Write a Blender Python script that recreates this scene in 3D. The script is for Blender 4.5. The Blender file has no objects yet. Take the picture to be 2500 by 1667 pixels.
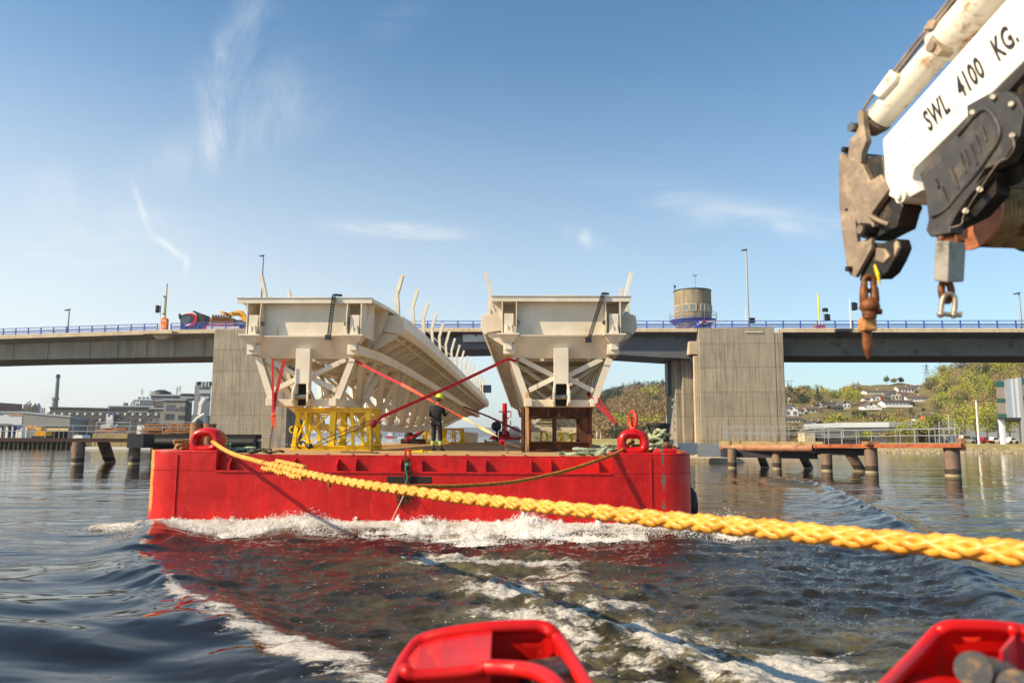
import bpy, math, random
import numpy as np
from mathutils import Vector, Matrix, Quaternion
random.seed(7)
rad = math.radians
S = bpy.context.scene
COL = S.collection

# ---------------------------------------------------------------- camera
CAM_H = 2.36; FPX = 1850.0
PITCH = math.atan((1065 - 833.5) / FPX); ROLL = rad(0.3)
CR = Matrix.Rotation(rad(90) + PITCH, 3, 'X') @ Matrix.Rotation(ROLL, 3, 'Z')
cd = bpy.data.cameras.new('camera'); cam = bpy.data.objects.new('camera', cd); COL.objects.link(cam)
cam.location = (0, 0, CAM_H); cam.rotation_euler = CR.to_euler()
cd.sensor_width = 36; cd.lens = 36 * FPX / 2500; cd.clip_start = 0.1; cd.clip_end = 20000
cd.dof.use_dof = True; cd.dof.focus_distance = 27; cd.dof.aperture_fstop = 1.7
S.camera = cam
def W(px, py, Y):
    "world point at depth Y seen at photograph position px, py"
    d = CR @ Vector(((px - 1250) / FPX, -(py - 833.5) / FPX, -1))
    return Vector((0, 0, CAM_H)) + d * (Y / d.y)
def G(px, py, z=0.0):
    "point on the level z"
    d = CR @ Vector(((px - 1250) / FPX, -(py - 833.5) / FPX, -1))
    return Vector((0, 0, CAM_H)) + d * ((z - CAM_H) / d.z)

# ---------------------------------------------------------------- light
SUN = Vector((-0.75, -0.285, 0.60)).normalized()
S.view_settings.view_transform = 'Standard'; S.view_settings.look = 'None'
S.view_settings.exposure = 0.58; S.view_settings.gamma = 1
w = bpy.data.worlds.new('World'); S.world = w; w.use_nodes = True
nt = w.node_tree; nt.nodes.clear()
sky = nt.nodes.new('ShaderNodeTexSky'); sky.sky_type = 'NISHITA'; sky.sun_disc = False
sky.sun_elevation = math.asin(SUN.z); sky.sun_rotation = math.atan2(SUN.x, SUN.y)
sky.air_density = 1.0; sky.dust_density = .6; sky.ozone_density = 1.3; sky.altitude = 0
bg = nt.nodes.new('ShaderNodeBackground'); bg.inputs[1].default_value = 0.10
out = nt.nodes.new('ShaderNodeOutputWorld')
def wn(t, **k):
    n = nt.nodes.new(t)
    for a, b in k.items(): setattr(n, a, b)
    return n
def wl(a, b): nt.links.new(a, b)
tc = wn('ShaderNodeTexCoord'); sep = wn('ShaderNodeSeparateXYZ'); wl(tc.outputs['Generated'], sep.inputs[0])
zc = wn('ShaderNodeMath', operation='ADD'); zc.inputs[1].default_value = 0.12; wl(sep.outputs[2], zc.inputs[0])
dv = wn('ShaderNodeCombineXYZ')
for i in (0, 1):
    m = wn('ShaderNodeMath', operation='DIVIDE'); wl(sep.outputs[i], m.inputs[0]); wl(zc.outputs[0], m.inputs[1]); wl(m.outputs[0], dv.inputs[i])
# high cirrus: each streak sits at its own bearing and height in the sky
def wm(op, a, b=0.0):
    n = wn('ShaderNodeMath', operation=op)
    for k, v in ((0, a), (1, b)):
        if isinstance(v, (int, float)): n.inputs[k].default_value = v
        else: wl(v, n.inputs[k])
    return n.outputs[0]
yy_ = wm('MAXIMUM', sep.outputs[1], .08); U_ = wm('DIVIDE', sep.outputs[0], yy_); V_ = wm('DIVIDE', sep.outputs[2], yy_)
def wnoise(scale, detail, rough, ang, st, dist=.5):
    cv = wn('ShaderNodeCombineXYZ'); wl(U_, cv.inputs[0]); wl(V_, cv.inputs[1]); m = wn('ShaderNodeMapping'); m.inputs['Rotation'].default_value = (0, 0, rad(ang)); m.inputs['Scale'].default_value = st; wl(cv.outputs[0], m.inputs[0])
    n = wn('ShaderNodeTexNoise'); n.inputs['Scale'].default_value = scale; n.inputs['Detail'].default_value = detail; n.inputs['Roughness'].default_value = rough; n.inputs['Distortion'].default_value = dist; wl(m.outputs[0], n.inputs[0]); return n.outputs[0]
def wramp(f, a, b):
    r = wn('ShaderNodeMapRange'); r.inputs[1].default_value = a; r.inputs[2].default_value = b; r.interpolation_type = 'SMOOTHSTEP'; wl(f, r.inputs[0]); return r.outputs[0]
wv = wramp(wnoise(5, 9, .68, 12, (1.9, .9, 1), .7), .34, .74); wh = wramp(wnoise(7, 8, .62, 5, (.6, 2.6, 1)), .36, .70); wob_ = wnoise(9, 3, .5, 0, (1, 1, 1), 0)
cl_ = None
for px, py, lx, ly, ang, st, nz in ((530, 250, 26, 110, -2, .62, wv), (560, 120, 50, 130, 22, .26, wv), (660, 230, 150, 150, 25, .24, wv), (500, 360, 170, 60, -18, .30, wv), (640, 30, 60, 50, 20, .22, wv), (342, 500, 8, 60, -22, .50, wob_), (350, 545, 110, 70, 10, .14, wh), (412, 602, 58, 8, 38, .50, wob_), (455, 648, 8, 26, -4, .42, wob_), (250, 600, 180, 70, -10, .22, wh), (960, 565, 150, 20, 4, .8, wh), (1432, 582, 46, 20, 25, .8, wv), (1760, 520, 260, 50, 10, .34, wh), (1980, 540, 150, 40, 0, .3, wh), (130, 480, 90, 60, 35, .28, wv), (980, 30, 90, 40, -40, .15, wh)):
    p = W(px, py, 1.0); u0, v0 = p.x, p.z-CAM_H; a_ = rad(ang); du = wm('SUBTRACT', U_, u0); dv_ = wm('SUBTRACT', V_, v0)
    e = wm('ADD', wm('MULTIPLY', du, math.cos(a_)), wm('MULTIPLY', dv_, -math.sin(a_))); f = wm('ADD', wm('MULTIPLY', du, math.sin(a_)), wm('MULTIPLY', dv_, math.cos(a_)))
    r2 = wm('ADD', wm('POWER', wm('ABSOLUTE', wm('DIVIDE', e, lx/FPX)), 2.0), wm('POWER', wm('ABSOLUTE', wm('DIVIDE', f, ly/FPX)), 2.0))
    g_ = wm('MULTIPLY', wm('MULTIPLY', wm('EXPONENT', wm('MULTIPLY', r2, -1.0)), st), nz); cl_ = g_ if cl_ is None else wm('ADD', cl_, g_)
# paler toward the horizon, most of all on the sun's side
side = wramp(wm('MULTIPLY', U_, -1.0), -.7, .9); lo_ = wramp(wm('MULTIPLY', sep.outputs[2], -1.0), -.52, .0)
hz_ = wm('MULTIPLY', lo_, wm('ADD', .34, wm('MULTIPLY', side, .56)))
mx = wm('MINIMUM', wm('ADD', wm('MULTIPLY', cl_, .9), hz_), .96)
tint = wn('ShaderNodeMix', data_type='RGBA', blend_type='MULTIPLY'); tint.inputs[0].default_value = 1; tint.inputs[7].default_value = (.70, 1.03, 1.13, 1); wl(sky.outputs[0], tint.inputs[6])
mix = wn('ShaderNodeMix', data_type='RGBA'); mix.inputs[7].default_value = (6.7, 6.85, 6.75, 1)
wl(mx, mix.inputs[0]); wl(tint.outputs[2], mix.inputs[6]); wl(mix.outputs[2], bg.inputs[0]); wl(bg.outputs[0], out.inputs[0])
sd = bpy.data.lights.new('sun', 'SUN'); so = bpy.data.objects.new('sun', sd); COL.objects.link(so)
sd.energy = 5.0; sd.angle = rad(0.5); sd.color = (1, 0.81, 0.57)
so.rotation_euler = SUN.to_track_quat('Z', 'Y').to_euler()

# ---------------------------------------------------------------- helpers
def tag(o, label=None, cat=None, group=None, kind=None):
    if label: o['label'] = label
    if cat: o['category'] = cat
    if group: o['group'] = group
    if kind: o['kind'] = kind
    return o
def empty(name, loc, label, cat, group=None, rz=0.0):
    o = bpy.data.objects.new(name, None); COL.objects.link(o); o.location = loc; o.rotation_euler = (0, 0, rz)
    o.empty_display_size = 0.3
    return tag(o, label, cat, group)
def kids(o): return [c for c in bpy.data.objects if c.parent == o]
def copy_tree(o, parent=None):
    c = o.copy(); COL.objects.link(c); c.parent = parent
    for ch in kids(o): copy_tree(ch, c)
    return c
def V(*a): return Vector(a)
class MB:
    "collects shapes and links them as one mesh"
    def __init__(s): s.v = []; s.f = []
    def add(s, vs, fs):
        b = len(s.v); s.v += [tuple(v) for v in vs]; s.f += [tuple(i + b for i in f) for f in fs]; return s
    def obox(s, c, a, b, d):
        c, a, b, d = Vector(c), Vector(a), Vector(b), Vector(d)
        vs = [c - a - b - d, c + a - b - d, c + a + b - d, c - a + b - d, c - a - b + d, c + a - b + d, c + a + b + d, c - a + b + d]
        if a.cross(b).dot(d) < 0: fs = [(0,1,2,3),(7,6,5,4),(4,5,1,0),(5,6,2,1),(6,7,3,2),(7,4,0,3)]
        else: fs = [(3,2,1,0),(4,5,6,7),(0,1,5,4),(1,2,6,5),(2,3,7,6),(3,0,4,7)]
        return s.add(vs, fs)
    def box(s, x0, x1, y0, y1, z0, z1):
        return s.obox(((x0+x1)/2, (y0+y1)/2, (z0+z1)/2), ((x1-x0)/2,0,0), (0,(y1-y0)/2,0), (0,0,(z1-z0)/2))
    def bar(s, p, q, wd, ht, up=(0,0,1)):
        p, q = Vector(p), Vector(q); d = q - p; L = d.length
        if L < 1e-6: return s
        d /= L; u = Vector(up)
        if abs(d.dot(u)) > 0.98: u = Vector((0, 1, 0)) if abs(d.y) < .9 else Vector((1, 0, 0))
        r = d.cross(u).normalized(); u = r.cross(d)
        return s.obox((p+q)/2, r*wd/2, d*L/2, u*ht/2)
    def ibeam(s, p, q, wd, ht, t=.03, up=(0,0,1)):
        p, q = Vector(p), Vector(q); d = (q-p).normalized(); u = Vector(up)
        if abs(d.dot(u)) > 0.98: u = Vector((0, 1, 0))
        r = d.cross(u).normalized(); u = r.cross(d)
        s.bar(p+u*(ht/2-t/2), q+u*(ht/2-t/2), wd, t, u); s.bar(p-u*(ht/2-t/2), q-u*(ht/2-t/2), wd, t, u)
        return s.bar(p, q, t*.8, ht-2*t-.002, u)
    def tube(s, pts, r, n=8, closed=False, caps=True, flat=1.0):
        pts = [Vector(p) for p in pts]; m = len(pts); rs = r if isinstance(r, (list, tuple)) else [r]*m
        prev = None; rings = []
        for i in range(m):
            if closed: t = pts[(i+1) % m] - pts[i-1]
            else: t = pts[min(i+1, m-1)] - pts[max(i-1, 0)]
            t = t.normalized() if t.length > 1e-9 else Vector((0, 0, 1))
            if prev is None:
                a = Vector((0, 0, 1)) if abs(t.z) < .9 else Vector((1, 0, 0)); u = (a - t*a.dot(t)).normalized()
            else: u = (prev - t*prev.dot(t)).normalized()
            prev = u; w_ = t.cross(u)
            rings.append([pts[i] + (u*math.cos(2*math.pi*k/n)*flat + w_*math.sin(2*math.pi*k/n))*rs[i] for k in range(n)])
        vs = [v for g in rings for v in g]; fs = []
        for i in range(m if closed else m-1):
            a, b = i*n, ((i+1) % m)*n
            for k in range(n): fs.append((a+k, a+(k+1) % n, b+(k+1) % n, b+k))
        if caps and not closed: fs.append(tuple(range(n))[::-1]); fs.append(tuple((m-1)*n+k for k in range(n)))
        return s.add(vs, fs)
    def cyl(s, p, q, r, n=16, r2=None): return s.tube([p, q], [r, r if r2 is None else r2], n)
    def lathe(s, o, prof, n=20, axis=(0,0,1)):
        o = Vector(o); q = Vector((0,0,1)).rotation_difference(Vector(axis)); vs = []; fs = []
        for r, z in prof:
            for k in range(n):
                a = 2*math.pi*k/n; vs.append(o + q @ Vector((r*math.cos(a), r*math.sin(a), z)))
        for i in range(len(prof)-1):
            for k in range(n): fs.append((i*n+k, i*n+(k+1) % n, (i+1)*n+(k+1) % n, (i+1)*n+k))
        fs.append(tuple(range(n))[::-1]); fs.append(tuple((len(prof)-1)*n+k for k in range(n)))
        return s.add(vs, fs)
    def prism(s, poly, vec):
        poly = [Vector(p) for p in poly]; vec = Vector(vec); n = len(poly)
        nrm = Vector((0,0,0))
        for i in range(n): nrm += poly[i].cross(poly[(i+1) % n])
        if nrm.dot(vec) > 0: poly = poly[::-1]
        vs = poly + [p + vec for p in poly]
        fs = [tuple(range(n)), tuple(range(2*n-1, n-1, -1))] + [((i+1) % n, i, i+n, (i+1) % n+n) for i in range(n)]
        return s.add(vs, fs)
    def sphere(s, c, r, n=10, m=7, sq=(1,1,1)):
        c = Vector(c); vs = [c + Vector((0,0,-r*sq[2]))]; fs = []
        for i in range(1, m):
            a = math.pi*i/m - math.pi/2
            for k in range(n):
                b = 2*math.pi*k/n; vs.append(c + Vector((r*sq[0]*math.cos(a)*math.cos(b), r*sq[1]*math.cos(a)*math.sin(b), r*sq[2]*math.sin(a))))
        vs.append(c + Vector((0,0,r*sq[2]))); T = len(vs)-1
        for k in range(n): fs.append((0, 1+(k+1) % n, 1+k)); fs.append((T, T-n+k, T-n+(k+1) % n))
        for i in range(m-2):
            for k in range(n): fs.append((1+i*n+k, 1+i*n+(k+1) % n, 1+(i+1)*n+(k+1) % n, 1+(i+1)*n+k))
        return s.add(vs, fs)
    def loft(s, rings, cap=True):
        n = len(rings[0]); vs = [p for g in rings for p in g]; fs = []
        for i in range(len(rings)-1):
            for k in range(n): fs.append((i*n+k, i*n+(k+1) % n, (i+1)*n+(k+1) % n, (i+1)*n+k))
        if cap: fs.append(tuple(range(n))[::-1]); fs.append(tuple((len(rings)-1)*n+k for k in range(n)))
        return s.add(vs, fs)
    def build(s, name, m, parent=None, smooth=0, bev=0, world=False):
        "vertices are in the parent's own space; world=True converts from world space"
        vs = s.v
        if parent is not None and world:
            M = Matrix.LocRotScale(parent.location, parent.rotation_euler, None)
            p = parent.parent
            while p is not None: M = Matrix.LocRotScale(p.location, p.rotation_euler, None) @ M; p = p.parent
            Mi = M.inverted(); vs = [tuple(Mi @ Vector(v)) for v in vs]
        me = bpy.data.meshes.new(name); me.from_pydata(vs, [], s.f); me.materials.append(m)
        if smooth:
            me.polygons.foreach_set('use_smooth', [True]*len(me.polygons)); me.set_sharp_from_angle(angle=rad(smooth))
        me.update()
        o = bpy.data.objects.new(name, me); COL.objects.link(o); o.parent = parent
        if bev:
            b = o.modifiers.new('bevel', 'BEVEL'); b.width = bev; b.segments = 2; b.limit_method = 'ANGLE'; b.angle_limit = rad(40)
        return o
def origin_to(o, loc):
    "moves a top-level mesh's origin without moving its shape"
    o.data.transform(Matrix.Translation(-Vector(loc))); o.location = loc; return o

# value noise on arrays
def _h(ix, iy, s):
    n = (ix.astype(np.int64)*374761393 + iy.astype(np.int64)*668265263 + s*974634777) & 0x7fffffff
    n = ((n ^ (n >> 13))*1274126177) & 0x7fffffff; n = n ^ (n >> 16)
    return (n & 0xffffff)/float(0xffffff)
def vn(x, y, s=0):
    ix = np.floor(x); iy = np.floor(y); fx = x-ix; fy = y-iy
    fx = fx*fx*fx*(fx*(fx*6-15)+10); fy = fy*fy*fy*(fy*(fy*6-15)+10)
    a = _h(ix, iy, s); b = _h(ix+1, iy, s); c = _h(ix, iy+1, s); d = _h(ix+1, iy+1, s)
    return (a*(1-fx)+b*fx)*(1-fy)+(c*(1-fx)+d*fx)*fy
def fbm(x, y, s=0, o=4, g=.5, l=2.03):
    t = 0; a = 1; n = 0
    for i in range(o): t = t + a*(vn(x, y, s+i*17)-.5)*2; n += a; a *= g; x = x*l+3.7; y = y*l-1.3
    return t/n
def sstep(a, b, x):
    t = np.clip((x-a)/(b-a), 0, 1); return t*t*(3-2*t)

# ---------------------------------------------------------------- materials
def hx(h):
    h = h.lstrip('#'); c = [int(h[i:i+2], 16)/255 for i in (0, 2, 4)]
    return tuple(((x+.055)/1.055)**2.4 if x > .04045 else x/12.92 for x in c)
class NT:
    def __init__(s, name):
        s.m = bpy.data.materials.new(name); s.m.use_nodes = True; s.t = s.m.node_tree; s.t.nodes.clear()
        s.o = s.n('ShaderNodeOutputMaterial'); s.b = s.n('ShaderNodeBsdfPrincipled'); s.l(s.b.outputs[0], s.o.inputs[0])
        s._c = None
    def n(s, t, **k):
        n = s.t.nodes.new(t)
        for a, b in k.items(): setattr(n, a, b)
        return n
    def l(s, a, b): s.t.links.new(a, b)
    def coord(s):
        if s._c is None: s._c = s.n('ShaderNodeTexCoord').outputs['Object']
        return s._c
    def noise(s, scale, detail=4, rough=.55, stretch=None, src=None, dist=0, loc=None):
        n = s.n('ShaderNodeTexNoise'); n.inputs['Scale'].default_value = scale; n.inputs['Detail'].default_value = detail
        n.inputs['Roughness'].default_value = rough; n.inputs['Distortion'].default_value = dist
        c = src or s.coord()
        if stretch or loc:
            m = s.n('ShaderNodeMapping'); m.inputs['Scale'].default_value = stretch or (1,1,1)
            if loc: m.inputs['Location'].default_value = loc
            s.l(c, m.inputs[0]); c = m.outputs[0]
        s.l(c, n.inputs[0]); return n.outputs[0]
    def ramp(s, f, p0, p1, c0=(0,0,0), c1=(1,1,1)):
        r = s.n('ShaderNodeValToRGB'); e = r.color_ramp.elements; e[0].position = p0; e[1].position = p1
        e[0].color = (*c0, 1); e[1].color = (*c1, 1); s.l(f, r.inputs[0]); return r.outputs[0]
    def mixc(s, f, a, b, mode='MIX'):
        n = s.n('ShaderNodeMix', data_type='RGBA', blend_type=mode)
        for k, v in ((0, f), (6, a), (7, b)):
            if isinstance(v, (int, float)): n.inputs[k].default_value = v
            elif isinstance(v, tuple): n.inputs[k].default_value = (*v[:3], 1)
            else: s.l(v, n.inputs[k])
        return n.outputs[2]
    def math(s, op, a, b=0.0, c=None):
        n = s.n('ShaderNodeMath', operation=op)
        for k, v in ((0, a), (1, b), (2, c)):
            if v is None: continue
            if isinstance(v, (int, float)): n.inputs[k].default_value = v
            else: s.l(v, n.inputs[k])
        return n.outputs[0]
    def set(s, **k):
        for a, v in k.items():
            i = s.b.inputs[a.replace('_', ' ')]
            if isinstance(v, (int, float)): i.default_value = v
            elif isinstance(v, tuple): i.default_value = (*v[:3], 1)
            else: s.l(v, i)
        return s
    def bump(s, h, strength=.3, dist=.02, prev=None):
        b = s.n('ShaderNodeBump'); b.inputs['Strength'].default_value = strength; b.inputs['Distance'].default_value = dist
        s.l(h, b.inputs['Height'])
        if prev is not None: s.l(prev, b.inputs['Normal'])
        s.l(b.outputs[0], s.b.inputs['Normal']); return b.outputs[0]
def paint(name, col, rough=.45, metal=0.0, var=.18, vs=1.5, dirt=None, da=.5, ds=3.0, bump=.12, bs=30, stretch=None, spec=.5):
    "paint, steel, plastic: uneven colour, patches of dirt or rust, small bumps"
    t = NT(name); n1 = t.noise(vs, 5, .6, stretch)
    c = t.mixc(t.ramp(n1, .3, .7), tuple(x*(1-var) for x in col), tuple(min(1, x*(1+var)) for x in col))
    if dirt:
        n2 = t.noise(ds, 8, .7, stretch, loc=(3, 5, 1)); c = t.mixc(t.ramp(n2, .62-da*.22, .72-da*.1), c, dirt)
    t.set(Base_Color=c, Metallic=metal, Roughness=t.math('MULTIPLY_ADD', t.noise(vs*4, 3), .25, rough-.12))
    t.b.inputs['Specular IOR Level'].default_value = spec
    if bump: t.bump(t.noise(bs, 4), bump, .01)
    return t.m
def concrete(name, col, dark, form=2.6, streak=.6, bump=.4, base=0.0, sc=1.0):
    t = NT(name)
    c = t.mixc(t.ramp(t.noise(.5*sc, 6, .65), .3, .7), tuple(x*.82 for x in col), tuple(x*1.15 for x in col))
    st = t.noise(2.2*sc, 7, .72, (1, 1, .05)); fine = t.noise(9*sc, 4, .6, (1, 1, .03), loc=(2, 3, 1))
    c = t.mixc(t.math('MULTIPLY', t.ramp(st, .5, .72), streak), c, dark)
    c = t.mixc(t.math('MULTIPLY', t.ramp(fine, .5, .7), streak*.6), c, dark)
    sp = t.n('ShaderNodeSeparateXYZ'); t.l(t.coord(), sp.inputs[0])
    h = t.noise(30*sc, 4)
    if form:
        fr = t.math('FRACT', t.math('DIVIDE', t.math('ADD', sp.outputs[2], 100 + base), form))
        ln = t.math('LESS_THAN', fr, .022); c = t.mixc(t.math('MULTIPLY', ln, .5), c, tuple(x*.5 for x in dark))
        # each pour has its own tone
        fl = t.math('FLOOR', t.math('DIVIDE', t.math('ADD', sp.outputs[2], 100 + base), form))
        cv = t.n('ShaderNodeCombineXYZ'); t.l(fl, cv.inputs[2]); wn_ = t.n('ShaderNodeTexWhiteNoise'); t.l(cv.outputs[0], wn_.inputs[0])
        c = t.mixc(t.math('MULTIPLY', wn_.outputs[0], .22), c, tuple(x*1.2 for x in dark))
    t.set(Base_Color=c, Roughness=.88); t.b.inputs['Specular IOR Level'].default_value = .25
    t.bump(h, bump, .02); return t.m
def glassm(name, col=(.03, .04, .05), rough=.08):
    t = NT(name); t.set(Base_Color=t.mixc(t.noise(.8, 3), col, tuple(x*2.2 for x in col)), Roughness=rough, Metallic=0.0)
    t.b.inputs['Specular IOR Level'].default_value = .9; return t.m
def flagm(name, col, rough=.8):
    return paint(name, col, rough, var=.08, bump=0)
M = {}
# ================================================================ THE SETTING
# ---------------------------------------------------------------- water: one sheet, finer near the boats
def polydist(X, Y, pts):
    "distance to a polyline, position along it 0..1 and the signed side"
    best = np.full(X.shape, 1e9); par = np.zeros(X.shape); sd_ = np.zeros(X.shape)
    L = [0]
    for a, b in zip(pts[:-1], pts[1:]): L.append(L[-1] + math.hypot(b[0]-a[0], b[1]-a[1]))
    for i, (a, b) in enumerate(zip(pts[:-1], pts[1:])):
        dx, dy = b[0]-a[0], b[1]-a[1]; l2 = dx*dx+dy*dy
        t = np.clip(((X-a[0])*dx+(Y-a[1])*dy)/l2, 0, 1)
        d = np.hypot(X-a[0]-t*dx, Y-a[1]-t*dy); m = d < best
        best = np.where(m, d, best); par = np.where(m, (L[i]+t*(L[i+1]-L[i]))/L[-1], par)
        sd_ = np.where(m, np.sign((X-a[0])*dy-(Y-a[1])*dx), sd_)
    return best, par, sd_
def gp(*pp): return [(G(a, b).x, G(a, b).y) for a, b in pp]
CREST_L = gp((372, 1292), (340, 1352), (430, 1450), (520, 1500), (640, 1560), (760, 1610), (900, 1665), (1100, 1800))
CREST_I = gp((372, 1288), (470, 1322), (600, 1345), (760, 1370), (900, 1398))
CREST_R = gp((1890, 1172), (2005, 1188), (2100, 1236), (2230, 1305), (2350, 1395), (2480, 1500), (2650, 1640))
WASH = gp((1180, 1345), (1220, 1400), (1290, 1450), (1430, 1530), (1600, 1640), (1750, 1760))
WASHB = gp((1900, 1667), (2060, 1590), (2170, 1520))
BARGE_FL, BARGE_FR = Vector((-9.80, 20.2, 0)), Vector((4.76, 19.75, 0))
def water_fields(X, Y):
    R = np.hypot(X, Y)
    far = np.exp(-R/60)
    z = fbm(X*.38+Y*.1, Y*.9, 3, 3)*.045*np.clip(12/(R+3), .05, 1)*1.2
    calmL = 1-.9*sstep(-1.0, -4.5, X)*sstep(19, 15, Y)
    z += fbm(X*.9, Y*2.3, 9, 3)*.016*np.clip(25/(R+5), .03, 1)*calmL
    # long smooth folds to the left of the tow
    lw = sstep(-1.2, -5.5, X)*np.exp(-((Y-8)/9)**2)
    ph = (X*.55+Y*1.25)*1.5 + fbm(X*.3, Y*.3, 5, 2)*3.2
    z += lw*(fbm(X*.30+Y*.25, Y*.45-X*.15, 19, 2)*.20+np.sin(ph)*.03 + np.sin(ph*1.9+fbm(X*.5, Y*.5, 8, 2)*3)*.018)
    dL, pL, sL = polydist(X, Y, CREST_L); dR, pR, sR = polydist(X, Y, CREST_R); dI, pI, sI = polydist(X, Y, CREST_I)
    wob = fbm(X*1.6, Y*1.6, 31, 3)
    z += .11*np.exp(-(dL/.62)**2)*(1+.7*wob)*(.45+.55*np.sin(pL*3.1)) - .05*np.exp(-((dL-1.3)/.9)**2)
    z += .08*np.exp(-(dI/.5)**2)*(1-pI)*(1+.6*wob)
    z += .22*np.exp(-(dR/.5)**2)*(1+.4*wob)*(1-.45*pR) - .07*np.exp(-((dR-1.5)/1.1)**2)
    # feathering ripples that run off the crests
    z += .012*np.sin(dL*5+wob*5)*np.exp(-dL/1.3)*sstep(0, .5, wob+.2) + .018*np.sin(dR*4.2+wob*4)*np.exp(-dR/2.2)
    inside = sstep(-.2, .8, dL*(-sL))*sstep(-.2, .8, dR*sR)*sstep(21, 17, Y)
    inside = np.where((X > -7.5) & (X < 9), inside, 0)
    chop = inside
    z += chop*(fbm(X*1.1, Y*2.4, 41, 5)*.095 + np.abs(fbm(X*2.4, Y*4.6, 43, 4))*.05)
    cl0 = fbm(X*.7, Y*.9, 58, 3)
    dW, pW, _ = polydist(X, Y, WASH); dB, pB, _ = polydist(X, Y, WASHB)
    ww = 2.0+.1*pW+.8*cl0
    wash = np.exp(-(dW/ww)**2)*sstep(0, .12, pW+.06*cl0)
    z += wash*(fbm(X*1.8, Y*2.4, 51, 5)*.17+.03)
    z += chop*wash*np.abs(fbm(X*6, Y*9, 53, 3))*.05
    cl = fbm(X*.9, Y*1.1, 57, 3); cl2 = fbm(X*2.4, Y*3.4, 59, 3)
    foam = wash*(.76+.02*pW+.44*cl+.50*cl2)+ .62*np.exp(-(dB/.5)**2)*(1+.5*cl2)*sstep(10.2, 7.8, Y)
    foam = np.maximum(foam, (1.0*np.exp(-((dL+.16*wob)/(.12+.42*pL))**2))*sstep(.38, .66, pL)*(.85+.35*cl+.25*cl2))
    foam = np.maximum(foam, .85*np.exp(-((dL+.1*wob)/.20)**2)*sstep(.05, .3, fbm(X*1.1, Y*1.1, 71, 2)))
    foam = np.maximum(foam, (.38+.22*cl+.16*cl2)*inside)
    # the heap of white water the barge pushes ahead
    fy = BARGE_FL.y+(X-BARGE_FL.x)/(BARGE_FR.x-BARGE_FL.x)*(BARGE_FR.y-BARGE_FL.y)
    along = sstep(BARGE_FL.x-.9, BARGE_FL.x+1.2, X)*sstep(BARGE_FR.x+2.3, BARGE_FR.x+.9, X)
    wd = 1.5+.9*np.exp(-((X+1.5)/4.5)**2)+.4*fbm(X*.9, Y*0, 61, 3)
    q = (fy-Y)/wd
    bow = along*np.exp(-np.clip(q-.1, 0, 9)**2*2.1)*(q > -.6)
    z += bow*.15+np.where(q > -.6, along*.05*np.exp(-(q-1.6)**2*2)*np.sin(X*2.1), 0)
    foam = np.maximum(foam, bow*1.15)
    murk = np.clip(wash*.95+.14*inside+bow*.6+.7*np.exp(-(dB/.6)**2), 0, 1)
    calm = 1-np.clip(inside*1.1, 0, 1)
    z = z*np.where(Y > 2.0, 1, .3)
    glass = np.clip(sstep(-.8, -3.2, X)*sstep(17, 12.5, Y)+sstep(4.2, 6, X)*sstep(16, 11, Y)*(1-inside)+.75*sstep(24, 42, Y), 0, 1)*(1-inside)
    return z, np.clip(foam, 0, 1.2), murk, inside, glass
NU, NV = 640, 1050
u = np.linspace(-1, 1, NU); u = .55*u+.45*u**3
t = np.linspace(0, 1, NV)
Yv = np.where(t < .03, -6+t/.03*8.6, 0)
tt = np.clip((t-.03)/.97, 0, 1)
# rows even in the distance's reciprocal down to 60 m, then spread out to the horizon
inv = 1/2.6+(1/75-1/2.6)*np.clip(tt/.93, 0, 1); Yb = 1/inv
k = np.clip((tt-.93)/.07, 0, 1); Yb = np.where(tt > .93, 75*(6000/75)**k, Yb)
Yv = np.where(t < .03, Yv, Yb)
UU, YY = np.meshgrid(u, Yv)
XX = UU*(7+1.02*np.maximum(YY, 0))
zz, foamf, murkf, insf, glsf = water_fields(XX.ravel(), YY.ravel())
zz = np.where(YY.ravel() > 200, zz*0, zz)
co = np.stack([XX.ravel(), YY.ravel(), zz], 1).astype(np.float32)
i0 = (np.arange(NV-1)[:, None]*NU+np.arange(NU-1)[None, :]).ravel()
quads = np.stack([i0, i0+1, i0+NU+1, i0+NU], 1).astype(np.int32)
def fastmesh(name, co, quads, m, attrs=None, smooth=True):
    me = bpy.data.meshes.new(name); k_ = quads.shape[1]
    me.vertices.add(len(co)); me.vertices.foreach_set('co', np.ascontiguousarray(co, np.float32).ravel())
    me.loops.add(quads.size); me.loops.foreach_set('vertex_index', np.ascontiguousarray(quads, np.int32).ravel())
    me.polygons.add(len(quads)); me.polygons.foreach_set('loop_start', np.arange(0, quads.size, k_, dtype=np.int32))
    if smooth: me.polygons.foreach_set('use_smooth', np.ones(len(quads), bool))
    for a, v in (attrs or {}).items():
        if v.ndim == 1:
            at = me.attributes.new(a, 'FLOAT', 'POINT'); at.data.foreach_set('value', v.astype(np.float32))
        else:
            at = me.attributes.new(a, 'FLOAT_COLOR', 'POINT'); at.data.foreach_set('color', np.concatenate([v, np.ones((len(v), 1))], 1).astype(np.float32).ravel())
    me.materials.append(m); me.update(calc_edges=True); me.validate()
    o = bpy.data.objects.new(name, me); COL.objects.link(o); return o
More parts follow.
